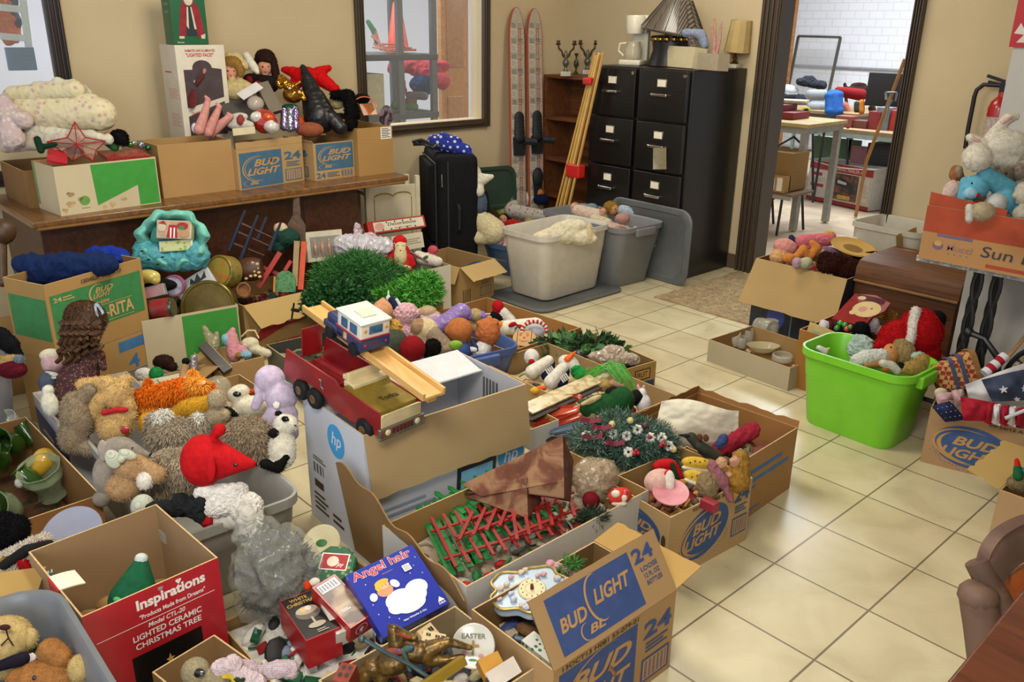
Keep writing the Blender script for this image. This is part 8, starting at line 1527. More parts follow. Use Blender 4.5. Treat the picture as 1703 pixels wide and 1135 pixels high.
def pole(lab,x1,y1,x2,y2,w,col,z=.30): 
    fr=Fr((x1+x2)/2,(y1+y2)/2,z); q=MB(); q.tube([fr.w(x1,y1,12),fr.w(x2,y2,16)],w*fr.k,8); q.build('flag_pole',M(col,.4,.1,30),label=lab,cat='pole')
pole('tan wooden flag pole rising to the right edge',1672,600,1712,552,3.2,'#b08450',.40); pole('second thin wooden pole below the first at the right edge',1690,608,1712,590,2.4,'#b08a5c',.36); pole('white plastic flag pole across the red fabric',1672,696,1712,680,3,'#c9c8d0',.31)
r=T('wrapped_flag','rolled flag with red and white bands around the tan pole','flag',P(1655,615,.36)); fr=Fr(1655,612,.38)
for i in range(5):
    q=MB(); t0,t1=i/5,(i+1)/5; q.tube([fr.w(1637+35*t0,622-30*t0,8),fr.w(1637+35*t1,622-30*t1,8)],[8.5*fr.k,8*fr.k],12); q.build('band',fw if i%2==0 else frd,r)
soft1('brown_paper','crumpled brown card between the green tub and the flag box','paper',(1560,600,.16),[('c',1550,592,1585,610,10,8)],['#6a4a34'],wr=.004,wsc=50)
# right-edge box content
fig('santa_bottle','small green and red nutcracker figure in the right-edge box','figurine',(1692,795,.29),[('c',1692,778,1693,792,6,8,0),('c',1691,766,1692,774,4,5,1),('c',1696,782,1708,784,5,5,2),(1694,790,9,3,0,3)],['#1c5a34','#b8201c','#3c7aa0','#b88a2a'])
fig('straw_wig','tangled beige straw wig in the right-edge box','wig',(1695,805,.26),[(1698,803,22,14)],['#8a7a58'],fz=2.5,fn=2500)
# rabbits
RZ=1.0
clutter(sd,.90,['#a8a090','#8a7a6a','#5fa0b8'],30,'packing_jumble','plush jumble in the produce box',.06)
plush('white_rabbit','large white plush rabbit lying on top of the other rabbits',(1665,255,PY(1660,255,1.32).z),[(1672,242,42,27,0,0),(1625,262,23,24,0,0),('c',1650,228,1675,198,11,9,0),('c',1675,198,1688,194,9,7,0),('c',1636,240,1614,229,9,7,0,4),('c',1700,255,1712,250,12,12,0),('c',1640,260,1680,262,14,16,0)],['#cbc4b4'],[('ear_lining',[('c',1668,203,1682,195,4,3,0,9),('c',1628,235,1617,230,3.5,3,0,10)],['#c9a09a'],{'top':0})],fz=1.8,fn=6000)
plush('grey_rabbit','grey-beige plush rabbit with a pale muzzle under the white one',(1672,290,1.03),[(1674,286,26,18,0,0),(1692,285,14,14,0,1,8),(1655,280,14,12,0,0)],['#968a78','#b0a698'],dots=[('eye',1673,289,2.4,'#15120f'),('nose',1692,282,3.5,'#b87a80')],fz=2.2,fn=4000)
plush('blue_rabbit','bright blue plush rabbit with a white belly and an open mouth',(1640,330,.985),
 [(1622,312,22,21,0,0,4),('c',1640,293,1678,318,15,17,0,8,2),('c',1605,302,1600,335,8,9,0,2),(1615,322,12,10,0,2,16,8),(1655,340,17,19,-25,1,12),(1670,332,22,24,0,0,0),('c',1686,336,1690,352,10,10,0,6),(1645,367,11,8,0,0,8),('c',1664,368,1684,372,9,9,0,8),(1612,340,6,14,0,2,6)],['#5a9db4','#bcbcb8','#8fb8c8'],dots=[('mouth',1626,325,5,'#a01c24'),('eye',1617,305,2.5,'#15181c')],fz=.9,fn=3000)
plush('beige_rabbit','beige plush with white lace below the blue rabbit',(1632,355,.975),[(1634,352,20,16,0,0),('c',1612,345,1612,365,6,6,1)],['#a89a7c','#b8b4a8'],fz=1.5,fn=2000)
plush('brown_rabbit_doll','brown long-eared plush in a pale pink dress at the left end of the produce box',(1588,310,1.0),[(1588,290,9,12,0,0),('c',1590,282,1600,298,8,6,0),(1594,286,7,11,0,3,5),(1584,318,15,17,0,1),(1574,328,8,10,20,1),(1578,337,8,5,0,2)],['#8a5a3c','#c0aaa0','#3c241c','#8a7a62'],wr=.003,wsc=60)
plush('cream_rabbit','cream plush rabbit at the right edge beside the blue one',(1700,335,.99),[(1702,322,14,20),(1700,355,14,14),(1690,325,6,6)],['#b8b0a0'],fz=1.4,fn=2000)
# fire extinguisher
r=T('fire_extinguisher','red fire extinguisher with a black hose on the back wall','fire extinguisher',PY(1655,215,2.8)); fr=Fr(1655,170,p=PY(1655,170,2.80)); k_=fr.k; EXR=M('#a81418',.3,.05,30,coat=.4)
cx_=fr.w(1660,190); Xv=Matrix.Translation((cx_.x,2.80,fr.w(1660,215).z-.16)); hz=.16
q=MB(); q.lathe([(0,0),(.050,0),(.055,.01),(.055,.33),(.045,.37),(.02,.40),(.018,.43),(0,.43)],26,0,Xv@Matrix.Diagonal((1,1,.80,1))); q.build('cylinder',EXR,r)
q=MB(); q.lathe([(.0556,.10),(.0562,.10),(.0562,.22),(.0556,.22)],26,0,Xv); q.build('label_band',M('#b8a8a0',.5,.3,90),r)
q=MB(); t_=Xv@V((0,0,.345)); q.box((t_.x,t_.y,t_.z+.02),(.03,.03,.05)); q.bar(t_+V((0,0,.05)),t_+V((-.09,0,.075)),.015,.012); q.bar(t_+V((.0,0,.03)),t_+V((-.08,0,.045)),.015,.01); q.build('valve_handle',M('#1c1c1e',.4,.1,40,metal=.3),r)
q=MB(); hpts=[t_+V((-.01,0,.03)),t_+V((-.10,0,.03)),t_+V((-.13,-.01,-.03)),t_+V((-.13,-.01,-.2)),t_+V((-.125,-.01,-.30))]; q.tube([hpts[0].lerp(hpts[1],i/4) for i in range(4)]+[hpts[1],hpts[1].lerp(hpts[2],.6)+V((-.008,0,.008)),hpts[2],hpts[3],hpts[4]],.011,10); q.build('hose',M('#15161a',.5,.1,40),r)
# red sign
A=PY(1674,80,1.742); q=MB(); A=PY(1678,78,1.738); B=PY(1703,78,1.738)
q.box((A.x+.10,1.741,A.z+.14),(.20,.012,.28)); r=T('wall_sign','red sign with a white mark on the corner wall, cut by the photo edge','sign',(A.x+.1,1.74,A.z)); q.build('sign_board',M('#b01018',.4,.05,20),r)
p=Print(frame_from((A.x,1.7345,A.z),(1,0,0),(0,0,1)),.2,.28); p.poly([(.12,.06),(.9,.8),(.9,.06)],M('#cfcac0',.5,.05,20)); p.poly([(.05,.18),(.3,.16),(.14,.32)],M('#cfcac0',.5,.05,20)); p.done(r,'white_mark')
# ================================================================ bottom right table and chair
tA,tB=P(1703,977,.75),P(1573,1135,.75); d_=(tB-tA).normalized(); nrm=V((-d_.y,d_.x,0)); 
if (V((2.4,-.6,.75))-tA).dot(nrm)<0: nrm=-nrm
r=T('work_table','dark reddish-brown wooden table top at the bottom right corner','table',(1.5,-1.1,0)); X=frame_from(tA-d_*.5,d_,nrm); 
q=MB(); q.box((.42,.30,-.015),(1.0,.60,.03),0,X,.006) if X.to_3x3()@V((0,0,1))!=0 and (X.to_3x3()@V((0,0,1))).z>0 else q.box((.42,.30,.015),(1.0,.60,.03),0,X,.006); q.build('table_top',M('#5e2f18',.35,.12,10,pat='wood',col2='#4a2312',coat=.2),r)
for u,v in ((.0,.06),(.86,.06),(.0,.54),(.86,.54)):
    q=MB(); c=X@V((u,v,0)); q.box((c.x,c.y,.36),(.05,.05,.72),0,None,.004); q.build('leg',M('#4a2514',.4,.1,20),r)
r=T('wooden_armchair','worn brown wooden armchair with an orange leather seat, partly behind the corner table','chair',P(1680,1000,.1)); fr=Fr(1660,930,.72); CHW=M('#5f473c',.6,.15,14,pat='blotch',col2='#6b5244')
def cat_(P,u):
    n=len(P); t=u*(n-1); a=min(int(t),n-2); f=t-a; p0,p1,p2,p3=P[max(a-1,0)],P[a],P[a+1],P[min(a+2,n-1)]
    return [.5*((2*p1[k])+(-p0[k]+p2[k])*f+(2*p0[k]-5*p1[k]+4*p2[k]-p3[k])*f*f+(-p0[k]+3*p1[k]-3*p2[k]+p3[k])*f**3) for k in range(3)]
def rail(pts,r0,name,flat=None):
    q=MB(); path=[fr.w(*cat_(pts,i/14)) for i in range(15)]
    q.tube(path,r0,10); return q.build(name,CHW,r)
q=MB()
def bk(u,v):
    P4=[(1622,935,0),(1632,905,6),(1655,878,0),(1700,856,-20),(1760,846,-50)]
    x,y,d=cat_(P4,u)
    return fr.w(x+v*(22-10*u),y+v*(62-4*u),d-10*v+ (4 if v<.05 else 0))
q.sheet(bk,40,8,.022); q.build('back_rest',CHW,r)
rail([(1624,934,10),(1640,965,14),(1660,995,16),(1672,1020,16)],.020,'arm_rail'); rail([(1626,992,22),(1628,1010,22),(1634,1050,22),(1640,1100,20)],.030,'arm_post')
q=MB(); q.ell(fr.w(1627,992,22),(.033,.033,.026),0,14); q.build('arm_knob',CHW,r)
q=MB(); q.sheet(lambda u,v:fr.w(1668+60*u-8*v,955+70*v-30*u,-20+10*v),8,8,.03); q.build('leather_seat',M('#8a4416',.45,.1,30,coat=.2),r)
# ================================================================ workshop through the doorway
def fbox(name,lab,cat,c,d,col,rot=0,grp=None,b=.003,pr=None):
    r=None; q=MB(); X=Matrix.Translation(V(c))@Matrix.Rotation(R_(rot),4,'Z'); q.box((0,0,0),d,0,X,b)
    if pr is None: return q.build(name,M(col,.5,.1,20) if isinstance(col,str) else col,label=lab,cat=cat,group=grp)
    r=T(name,lab,cat,V(c)-V((0,0,d[2]/2)),grp); q.build('body',M(col,.5,.1,20) if isinstance(col,str) else col,r); return r,X
def table(lab,x0,x1,y0,y1,h,top,legc,name='work_table',rot=0,lw=.03):
    r=T(name,lab,'table',((x0+x1)/2,(y0+y1)/2,0)); q=MB(); q.box(((x0+x1)/2,(y0+y1)/2,h-.015),(x1-x0,y1-y0,.03),0,None,.003); q.build('table_top',M(top,.5,.15,12,pat='wood',col2='#8a7448'),r)
    q=MB(); q.box(((x0+x1)/2,(y0+y1)/2,h-.055),(x1-x0-.04,y1-y0-.04,.05)); q.build('apron',M(legc,.4,.1,30),r)
    for x in (x0+.05,x1-.05):
        for y in (y0+.05,y1-.05): q=MB(); q.box((x,y,(h-.04)/2),(lw,lw,h-.04)); q.build('leg',M(legc,.4,.1,30),r)
c1=P(1345,207,.86); c2=P(1378,196,.86)
table('folding wooden table with a steel frame just beyond the doorway',c1.x-1.5,c1.x+.02,c1.y-.03,c1.y+.60,.86,'#b09a5c','#8a8a84',lw=.05)
tx,ty=c1.x,c1.y
r=T('folding_chair','folding chair with a brown seat and black bent legs under the near workshop table','chair',P(1290,400,0)); so=PY(1302,322,ty-.25)
q=MB(); q.box((so.x-.12,so.y+.16,so.z-.01),(.40,.36,.022),0,None,.006); q.build('seat',M('#6a5034',.5,.1,20),r)
q=MB(); q.box((so.x-.12,so.y-.02,so.z-.03),(.40,.012,.03)); q.build('seat_edge',M('#8f8f8c',.4,.1,20),r)
for dx in (-.28,-.0):
    q=MB(); a=V((so.x+dx,so.y,so.z-.03)); q.tube([a,V((a.x,a.y-.02,.0))],.011,8); q.build('leg',M('#15161a',.4,.1,30),r)
    q=MB(); q.tube([V((a.x,a.y+.3,so.z-.03)),V((a.x+.02,a.y+.36,0))],.011,8); q.build('leg',M('#15161a',.4,.1,30),r)
q=MB(); q.tube([V((so.x-.28,so.y,.30)),V((so.x-.14,so.y,.24)),V((so.x-.02,so.y,.33))],.009,8); q.build('cross_brace',M('#15161a',.4,.1,30),r)
q=MB(); q.tube([V((so.x-.30,so.y+.30,so.z)),V((so.x-.28,so.y+.33,so.z+.32)),V((so.x-.16,so.y+.34,so.z+.40)),V((so.x-.03,so.y+.33,so.z+.32)),V((so.x+.0,so.y+.30,so.z))],.010,8); q.build('back_hoop',M('#15161a',.4,.1,30),r)
fbox('cardboard_carton','brown cardboard carton on the folding chair seat','box',(so.x-.13,so.y+.17,so.z+.16),(.30,.26,.30),cardm('#94713f'))
r,X=fbox('labelled_carton','small carton with white printed labels on the front of the folding chair','box',(so.x-.10,so.y+.02,so.z+.07),(.24,.08,.13),cardm('#b08a50'),pr=1); p=Print(X@frame_from((-.12,-.0405,-.065),(1,0,0),(0,0,1)),.24,.13); p.rect(.3,.15,.62,.85,WHT); p.bars(.33,.2,.6,.35,INK,8); p.rect(.7,.1,.9,.9,WHT); p.done(r)
# things on near table (z .86)
TZ=.86
def on(px,py,z=TZ): return P(px,py,z)
a=on(1290,196); fbox('red_case','flat dark red case, lower of two on the near workshop table','case',(a.x+.02,a.y+.06,TZ+.03),(.36,.26,.055),'#7a1418'); fbox('red_case','flat dark red case with a brown edge, upper of two on the near workshop table','case',(a.x-.05,a.y+.08,TZ+.085),(.26,.22,.05),'#6a1c18')
fbox('cream_sheets','sheaf of cream papers beside the red cases','papers',(a.x+.02,a.y+.2,TZ+.13),(.25,.18,.02),'#b8b090',20)
def blob1(name,lab,cat,px,py,yy,prims,cols,**k):
    p0=PY(px,py,yy); return fig(name,lab,cat,Fr(px,py,p=p0),prims,cols,**k)
blob1('white_iron','white rounded appliance with a dark base on the back workshop table','appliance',1313,150,6.6,[(1312,150,17,9,-10,0),('c',1298,160,1335,162,5,5,1)],['#b8bcc4','#2c3038'])
blob1('dark_tools','pile of dark tools and cables behind the white appliance','tools',1350,145,6.7,[('c',1330,136,1368,142,6,7,0),(1345,132,12,6),('c',1325,180,1372,184,9,7,0),(1332,165,10,8)],['#2a2c34'],wr=.012,wsc=25,ridge=True)
blob1('grey_bin','grey translucent bin on the back workshop table','bin',1357,168,6.2,[('c',1348,158,1368,158,9,9,0),('c',1350,178,1366,178,9,9,0)],['#8a8f94'])
blob1('lime_tape','roll of tape with a lime edge on the near workshop table','tape roll',1340,186,4.9,[(1341,184,7,7,0,0),(1341,184,4,4,0,1,4)],['#a8a838','#22242a'])
blob1('blue_jug','bright blue ribbed plastic jug on the far workshop table','jug',1385,172,6.0,[('c',1378,160,1396,158,7,7,0),('c',1378,185,1396,185,7,7,0),('c',1378,160,1378,186,6,6,0),('c',1396,158,1396,186,6,6,0),('c',1387,160,1387,186,8,8,0),('c',1380,152,1392,152,3,3,0)],['#2a5aa0'])
# far tables
f1=PY(1400,213,5.6); f2=PY(1490,221,5.6); table('brown back table of the workshop carrying tools',-4.4,-2.6,6.05,7.0,.80,'#8a7458','#3a3c40',name='back_table')
table('long workshop table with a pale front edge carrying paint tins',f1.x-.9,f2.x+.5,5.55,6.3,f1.z,'#a88a74','#9ab0ac',name='long_table')
LT=f1.z; fbox('pink_board','dull pink panel standing under the long workshop table','panel',(PY(1444,240,5.75).x,5.78,.28),(.32,.03,.52),'#8a5a62'); 
r=fbox('black_shelf','black shelf unit under the right end of the long workshop table','shelf',(PY(1478,250,5.8).x+.02,5.95,.30),(.40,.4,.56),'#101012')
for i,(px,w,h,col,lb) in enumerate(((1407,.16,.10,'#8a4a3c','brown-red box'),(1427,.20,.07,'#6a3c30','flat brown box'),(1453,.11,.16,'#8a2c2c','red and white tin'),(1465,.12,.20,'#7a828c','grey bucket'),(1485,.09,.18,'#b8302c','red bottle with a white cap'),(1475,.06,.08,'#3a5a9a','small blue pot'))):
    a=PY(px,213,5.75); fbox('workshop_item',lb+' on the long workshop table','container',(a.x,5.75+.02*i,LT+h/2),(w,.14,h),col)
blob1('carved_chair','dark carved wooden chair back behind the long table','chair',1432,155,6.6,[('c',1410,150,1450,150,6,6,0),('c',1405,140,1408,175,3,3,0),('c',1450,142,1450,175,3,3,0),(1428,142,14,5,0,0)],['#2c1a16'])
blob1('red_case_far','red cloth-like case in front of the carved chair','case',1412,155,6.3,[('c',1395,152,1432,158,8,10,0),('c',1405,175,1412,188,6,6,1)],['#7a1c20','#a86a5c'])
blob1('orange_tin','orange and gold tins beside the blue jug','tin',1436,178,6.0,[('c',1433,170,1433,186,5,5,0),('c',1424,172,1424,184,4,4,1),('c',1450,180,1452,186,6,6,1)],['#b8742c','#3a3c34'])
r,X=fbox('monitor','black flat screen monitor on a stand at the right of the long table','monitor',(PY(1478,150,6.0).x,6.0,PY(1478,150,6.0).z),(.40,.05,.30),'#101216',pr=1); q=MB(); q.box((0,.03,-.2),(.08,.06,.16),0,X); q.build('stand',M('#3a3c40',.4,.1,20),r)
fbox('bench_frame','pale green sheet hanging under the long table','cloth',(PY(1375,245,5.9).x,6.1,.35),(.5,.03,.4),'#4a6a48')
for i,(x1,x2,yy) in enumerate(((1352,1362,5.4),(1372,1362,5.4),(1396,1384,5.6),(1410,1420,5.6))):
    a=PY(x1,212,yy); b=PY(x2,262,yy); q=MB(); q.tube([a,V((b.x,b.y,.02))],.012,6); q.build('trestle',M('#1c2024',.4,.1,30),label='dark trestle leg under the far tables, '+['first','second','third','fourth'][i]+' from the left',cat='trestle',group='trestle legs')
# nailer box
nb_=P(1443,352,0); na=P(1340,330,0); r=T('tool_box_carton','large white and red product carton picturing a nail gun, on the workshop floor','box',(nb_+na)/2+V((0,.15,0))); d_=(nb_-na).normalized(); W=(nb_-na).length; n_=V((-d_.y,d_.x,0))
X=frame_from(na,d_,(0,0,1)); q=MB(); q.box((W/2,.19,-.15),(W,.38,.30),0,X,.003); q.build('box_body',M('#b8b4ac',.5,.08,20),r)
q=MB(); q.sheet(lambda u,v:X@V((-.01+(W+.02)*u,.385-.03*math.sin(math.pi*u)*(1-v)+.0*v,.02-.32*v)),12,8,.006); q.build('lid_flap',M('#cfccc8',.6,.05,20),r)
p=Print(X,W,.38); rn=M('#8a1c20',.5,.1,20); p.rect(0,.80,1,1,rn); p.rect(0,0,1,.10,rn); p.text('FRAMING NAILER KIT',.35,.84,.55,.08,M('#c9a8a0',.5,.05,20)); p.rect(.05,.64,.22,.72,rn); p.rect(.05,.36,.26,.44,rn); p.lines(.05,.48,.25,.60,M('#9a9a98',.5,.05,20),3); p.lines(.08,.2,.2,.32,M('#9a9a98',.5,.05,20),3)
p.rect(.38,.14,.80,.78,M('#7a4a34',.4,.3,14,pat='blotch',col2='#3c2a28')); p.poly([(.42,.62),(.52,.70),(.66,.60),(.74,.55),(.76,.35),(.68,.28),(.66,.44),(.46,.48)],M('#1c1c20',.4,.1,20)); p.poly([(.48,.54),(.62,.52),(.62,.58),(.48,.62)],M('#b8b8bc',.4,.1,20)); p.rect(.5,.16,.7,.26,M('#b89a3c',.5,.2,40)); p.rect(.84,.2,.97,.74,M('#c4beb0',.5,.1,20)); p.lines(.85,.3,.96,.6,M('#9a9a98',.5,.05,20),6); p.done(r)
# pole, shovel, mesh screen, plank, conduit
a=PY(1505,98,5.2); b=PY(1441,268,5.2); q=MB(); q.tube([a,b,V((b.x-.02,b.y,.0))],.016,8); q.build('wooden_pole',M('#a0723c',.5,.1,20),label='long wooden pole leaning across the workshop behind the white and red carton',cat='pole')
fr=Fr(1482,158,p=PY(1482,158,5.1)); q=MB(); strands(q,fr,[(1474,166,0),(1473,154,2),(1492,154,2),(1489,168,0)],2.6,8); strands(q,fr,[(1483,166,0),(1478,176,0),(1474,200,0)],2.6,8); q.build('shovel',M('#7a7f88',.35,.1,30,metal=.5),label='grey D-shaped shovel handle in front of the monitor',cat='shovel')
sy=8.9; c=[PY(x,y,sy) for x,y in ((1328,60),(1398,62),(1384,140),(1316,136))]; c[2].z=c[3].z=.0; c[2].x-=.10; c[3].x-=.10; r=T('mesh_screen','tall framed wire mesh panel leaning on the white block wall','screen',(c[2]+c[3])/2)
for i in range(4): q=MB(); q.bar(c[i],c[(i+1)%4],.03,.03); q.build('frame_bar',M('#4a4640',.5,.1,30),r)
q=MB(); q.add(c,[(0,3,2,1)]); q.build('mesh',M('#b8bab8',.5,.1,80,alpha=.30),r,smooth=0)
a=PY(1318,22,8.3); b=PY(1286,150,8.3); q=MB(); q.box(((PY(1300,80,8.3).x)-.05,8.3,1.2),(.42,.03,2.9)); q.build('plywood_board',M('#9a6a38',.6,.15,10,pat='wood',col2='#7a5028'),label='tall brown plywood board standing at the left of the doorway view',cat='board')
a=PY(1296,108,9.23); b=PY(1508,125,9.23); q=MB(); q.tube([V((a.x-.5,9.23,a.z)),V((b.x+.6,9.23,a.z-.0))],.018,8); structure(q,'trim_3',M('#8a8a8c',.4,.1,20),40)
# ================================================================ seen through the left wall's windows
def at_(px,py,x): return PX(px,py,x)
SHX=-4.15
r=T('metal_shelving','grey steel shelving unit behind the window','shelving',(-4.3,1.7,0)); st_=M('#5f6268',.35,.1,30,metal=.4)
for px in (664,720):
    y=at_(px,60,SHX).y; q=MB(); q.box((SHX,y,1.1),(.035,.05,2.2)); q.build('post',st_,r)
    q=MB(); q.box((SHX-.55,y,1.1),(.035,.05,2.2)); q.build('post',st_,r)
ya=at_(600,92,SHX).y; yb=at_(722,92,SHX).y
for z in (at_(690,95,SHX).z,at_(690,188,SHX).z-.02,.35):
    q=MB(); q.box((SHX-.27,(ya+yb)/2-.2,z),(.58,yb-ya+.45,.045),0,None,.004); q.build('shelf',M('#3c3e42',.4,.1,30),r)
zs=at_(690,90,SHX).z+.02
def bl(name,lab,cat,px,py,x,prims,cols,**k): return fig(name,lab,cat,Fr(px,py,p=at_(px,py,x)),prims,cols,**k)
o=at_(662,82,SHX-.15); q=MB(); q.lathe([(.09,0),(.085,.01),(.03,.34),(.012,.36),(0,.36)],24,0,Matrix.Translation((o.x,o.y,zs))); q.box((o.x,o.y,zs+.008),(.2,.2,.016)); q.build('traffic_cone',M('#c8401c',.45,.08,20),label='orange traffic cone on the steel shelf behind the window',cat='traffic cone')
q=MB(); fr=Fr(650,72,p=at_(650,72,SHX-.12))
for i in range(9): strands(q,fr,[(616+random.uniform(0,10),60+random.uniform(-12,20),random.uniform(-6,8)),(632,80+random.uniform(-14,8),8),(650+random.uniform(0,12),92+random.uniform(-20,2),10),(670+random.uniform(0,22),80+random.uniform(-5,4),4)],1.6,6)
q.build('extension_cord',M('#a8604c',.5,.1,30),label='tangle of faded orange cord on the steel shelf behind the window',cat='cord')
bl('green_hose','green hose loop at the left of the steel shelf','hose',618,50,SHX-.25,[('c',612,36,622,52,4,5,0),('c',622,52,628,72,5,5,0)],['#3c6a48'])
bl('red_tarp','crumpled pinkish red tarp under the steel shelf','tarp',705,120,SHX-.5,[('c',655,112,735,110,10,12,0),('c',660,125,668,150,9,8,0),('c',690,115,735,135,10,12,0)],['#a83a48'],wr=.03,wsc=9,ridge=True)
bl('blue_cloth_bundle','dark blue cloth bundle below the red tarp','cloth',702,140,SHX-.5,[(702,140,20,18)],['#26355c'],wr=.02,wsc=12,ridge=True)
a=at_(614,165,SHX-.1); fbox('cream_cabinet','cream metal box below the steel shelf','cabinet',(SHX-.25,at_(632,140,SHX).y,at_(632,150,SHX).z-.10),(.3,at_(652,140,SHX).y-at_(613,140,SHX).y,.42),'#b0a88a')
bl('grey_tool','grey power tool on the lower shelf behind the window','tool',695,162,SHX-.2,[('c',680,158,706,160,6,7,0),('c',672,168,690,170,4,4,1)],['#6a6468','#8a5a4c'])
bl('green_turf_roll','green turf roll on the lower shelf behind the window','turf',668,176,SHX-.1,[('c',655,176,690,178,6,6,0)],['#4a6a3c'],wr=.008,wsc=30)
dd=at_(756,60,-4.9); r=T('panel_door','light oak panelled door beyond the steel shelving','door',(-4.9,dd.y,0)); yl,yr=at_(733,60,-4.9).y,at_(778,60,-4.9).y
q=MB(); q.box((-4.92,(yl+yr)/2,1.1),(.05,yr-yl,2.2)); q.build('door_leaf',M('#a8763c',.4,.1,12,pat='wood',col2='#8f5f2c'),r)
for z in (.65,1.5):
    q=MB(); q.box((-4.893,(yl+yr)/2,z),(.012,(yr-yl)*.6,.6),0,None,.006); q.build('door_panel',M('#9a6a34',.4,.1,12,pat='wood',col2='#85572a'),r)
# window 1: bright shopfront things
bl('window_display','orange and dark cloth hanging beyond the left window','cloth',12,30,-4.4,[('c',4,12,20,60,16,14,0),('c',20,5,26,40,8,8,1)],['#a8552c','#2c2c3c'],wr=.03,wsc=9,ridge=True)
for i,(x0,y0,x1,y1) in enumerate(((0,12,38,16),(0,60,45,64),(38,0,48,80))):
    a=at_(x0,y0,-4.1); b=at_(x1,y1,-4.1); q=MB(); q.bar(a,b,.035,.03); q.build('shelf_rail',M('#b8c4c8',.4,.05,20),label='white rail beyond the left window, '+['upper','lower','upright'][i],cat='rail')
r=fbox('glass_counter','pale counter below the rails beyond the left window','counter',(-4.2,at_(25,100,-4.2).y,.62),(.4,1.3,1.0),'#8f969c')
r=fbox('framed_picture','blue and dark framed picture on the counter beyond the left window','picture',(-4.05,at_(35,98,-4.05).y,at_(35,98,-4.05).z),(.03,.14,.12),'#4a6a8a')
# ================================================================ left edge: green glass, santa boots, tub bears
clutter(bgl,.08,['#5a4028','#2c3a20','#8a6a4a'],30,'packing_paper','brown packing under the green glass',.04)
GG=M('#274a14',.08,.15,30,coat=.8,alpha=.88); GL=M('#9aa884',.08,.1,30,coat=.8,alpha=.42)
def vase(lab,px,py,z,prof,u,v,m,name='glass_vase',cat='vase',wave=0,wn=8):
    o=P(px,py,z); X=frame_from(o,u,v); q=MB(); q.lathe(prof,32,0,X,wave=wave,wn=wn); return q.build(name,m,label=lab,cat=cat)
bowl=[(0,0),(.03,.002),(.034,.01),(.045,.03),(.055,.07),(.048,.10),(.056,.118),(.052,.118),(.043,.10),(.049,.07),(.04,.03),(0,.012)]
vase('dark green vase with its round mouth to the camera, top left of the glass box',30,742,.17,[(0,0),(.03,0),(.045,.04),(.036,.08),(.058,.12),(.054,.12),(.032,.08),(.04,.04),(0,.01)],(.73,.68,0),(-.35,.35,.86),GG,wave=.02,wn=14)
vase('clear ribbed vase tinted green, at the front of the glass box',88,822,.10,[(0,0),(.045,.0),(.04,.03),(.05,.06),(.062,.09),(.055,.11),(.066,.13),(.062,.13),(.05,.11),(.057,.09),(.045,.06),(.036,.03),(0,.01)],(.73,.68,0),(-.6,.6,.3),GL,wave=.025,wn=24)
vase('green glass tumbler lying beside the yellow cup',70,815,.13,[(0,0),(.026,0),(.03,.06),(.024,.09),(.032,.10),(.028,.10),(.02,.09),(.026,.06),(0,.01)],(.5,.6,.6),(-.5,.7,.2),GG)
vase('green glass bowl at the left edge, middle of the glass box',6,775,.14,bowl,(.73,.68,0),(-.5,.5,.6),GG,wave=.03,wn=10)
vase('dark green glass bottle neck at the front left of the glass box',14,838,.12,bowl,(.73,.68,0),(-.3,.3,.9),GG,wave=.03,wn=10)
vase('dark green small glass behind the yellow cup',58,735,.16,[(0,0),(.03,0),(.034,.05),(.03,.08),(.026,.08),(.03,.05),(0,.01)],(.7,.5,.5),(-.4,.8,.1),GG)
vase('clear glass goblet standing at the back of the green glass box',38,716,.16,[(0,0),(.03,.002),(.004,.01),(.004,.05),(.03,.075),(.034,.11),(.031,.11),(.026,.078),(0,.06)],(.73,.68,0),(-.5,.5,.6),G('#cfd4cc',.04,.35),'glass_goblet','goblet')
vase('clear glass bowl at the bottom left of the green glass box',25,850,.10,bowl,(.73,.68,0),(-.4,.4,.8),GL)
fig('yellow_cup','yellow ceramic cup with a scalloped rim in the green glass box','cup',(65,775,.19),[('c',62,778,74,764,17,19,0),(50,788,10,14,30,0),(90,758,6,4,0,0)],[M('#c49a2c',.2,.06,20,coat=.6)])
fig('white_trinket','small white fluffy trinket beside the yellow cup','ornament',(33,803,.17),[(33,803,8,9)],['#c9c6b8'],fz=1,fn=500)
# round bin contents
plush('black_plush','black plush with a yellow foot in the grey bin at the left edge',(15,575,.47),[('c',0,560,18,575,16,14,0),('c',18,570,30,590,10,8,0),(2,600,14,10,0,1)],['#101012','#b89a2c'],fz=2,fn=2000)
plush('burgundy_plush','burgundy and tan furry plush in the grey bin',(18,618,.46),[(20,615,24,14,0,0),(10,600,20,8,20,1),(32,598,8,8,0,2)],['#5a1420','#a88a5a','#6a7480'],fz=2.2,fn=2500)
fig('carved_chair','carved brown wooden chair arm at the left edge under the desk','chair',(8,400,-2.52),[(5,385,20,22,0,0),('c',2,410,4,470,9,8,0)],[M('#4a3018',.5,.2,40)])
# santa boots, striped box, plate at bottom left
fig('santa_coat','white and red furry coat hem with a black leather belt and gold buckle','costume',(50,925,.30),
 [('c',10,945,70,905,26,16,0),('c',60,905,85,925,12,10,0),('c',5,960,70,935,20,16,0)],['#c9bdac'],
 [('red_fur',[('c',35,932,48,950,8,8,0,18),('c',66,902,84,908,5,4,0,10)],['#a8141c'],{'fz':3,'fn':1200,'down':.8}),
  ('belt',[('c',8,940,45,915,9,9,0,22),('c',45,915,82,905,9,7,0,20),('c',60,915,62,935,10,6,0,18)],['#1b1a18'],{'top':0})],
 [('buckle',8,935,10,M('#a07c28',.2,.1,30,metal=.9)),('eyelet',25,922,3,M('#a07c28',.2,.1,30,metal=.9))],fz=5,fn=6000)
fig('black_fur_boot','black furry boot top at the left edge above the red and white coat','costume',(15,885,.33),[('c',-5,895,25,880,26,22,0),(5,870,22,18)],['#0d0b0e'],fz=4,fn=5000)
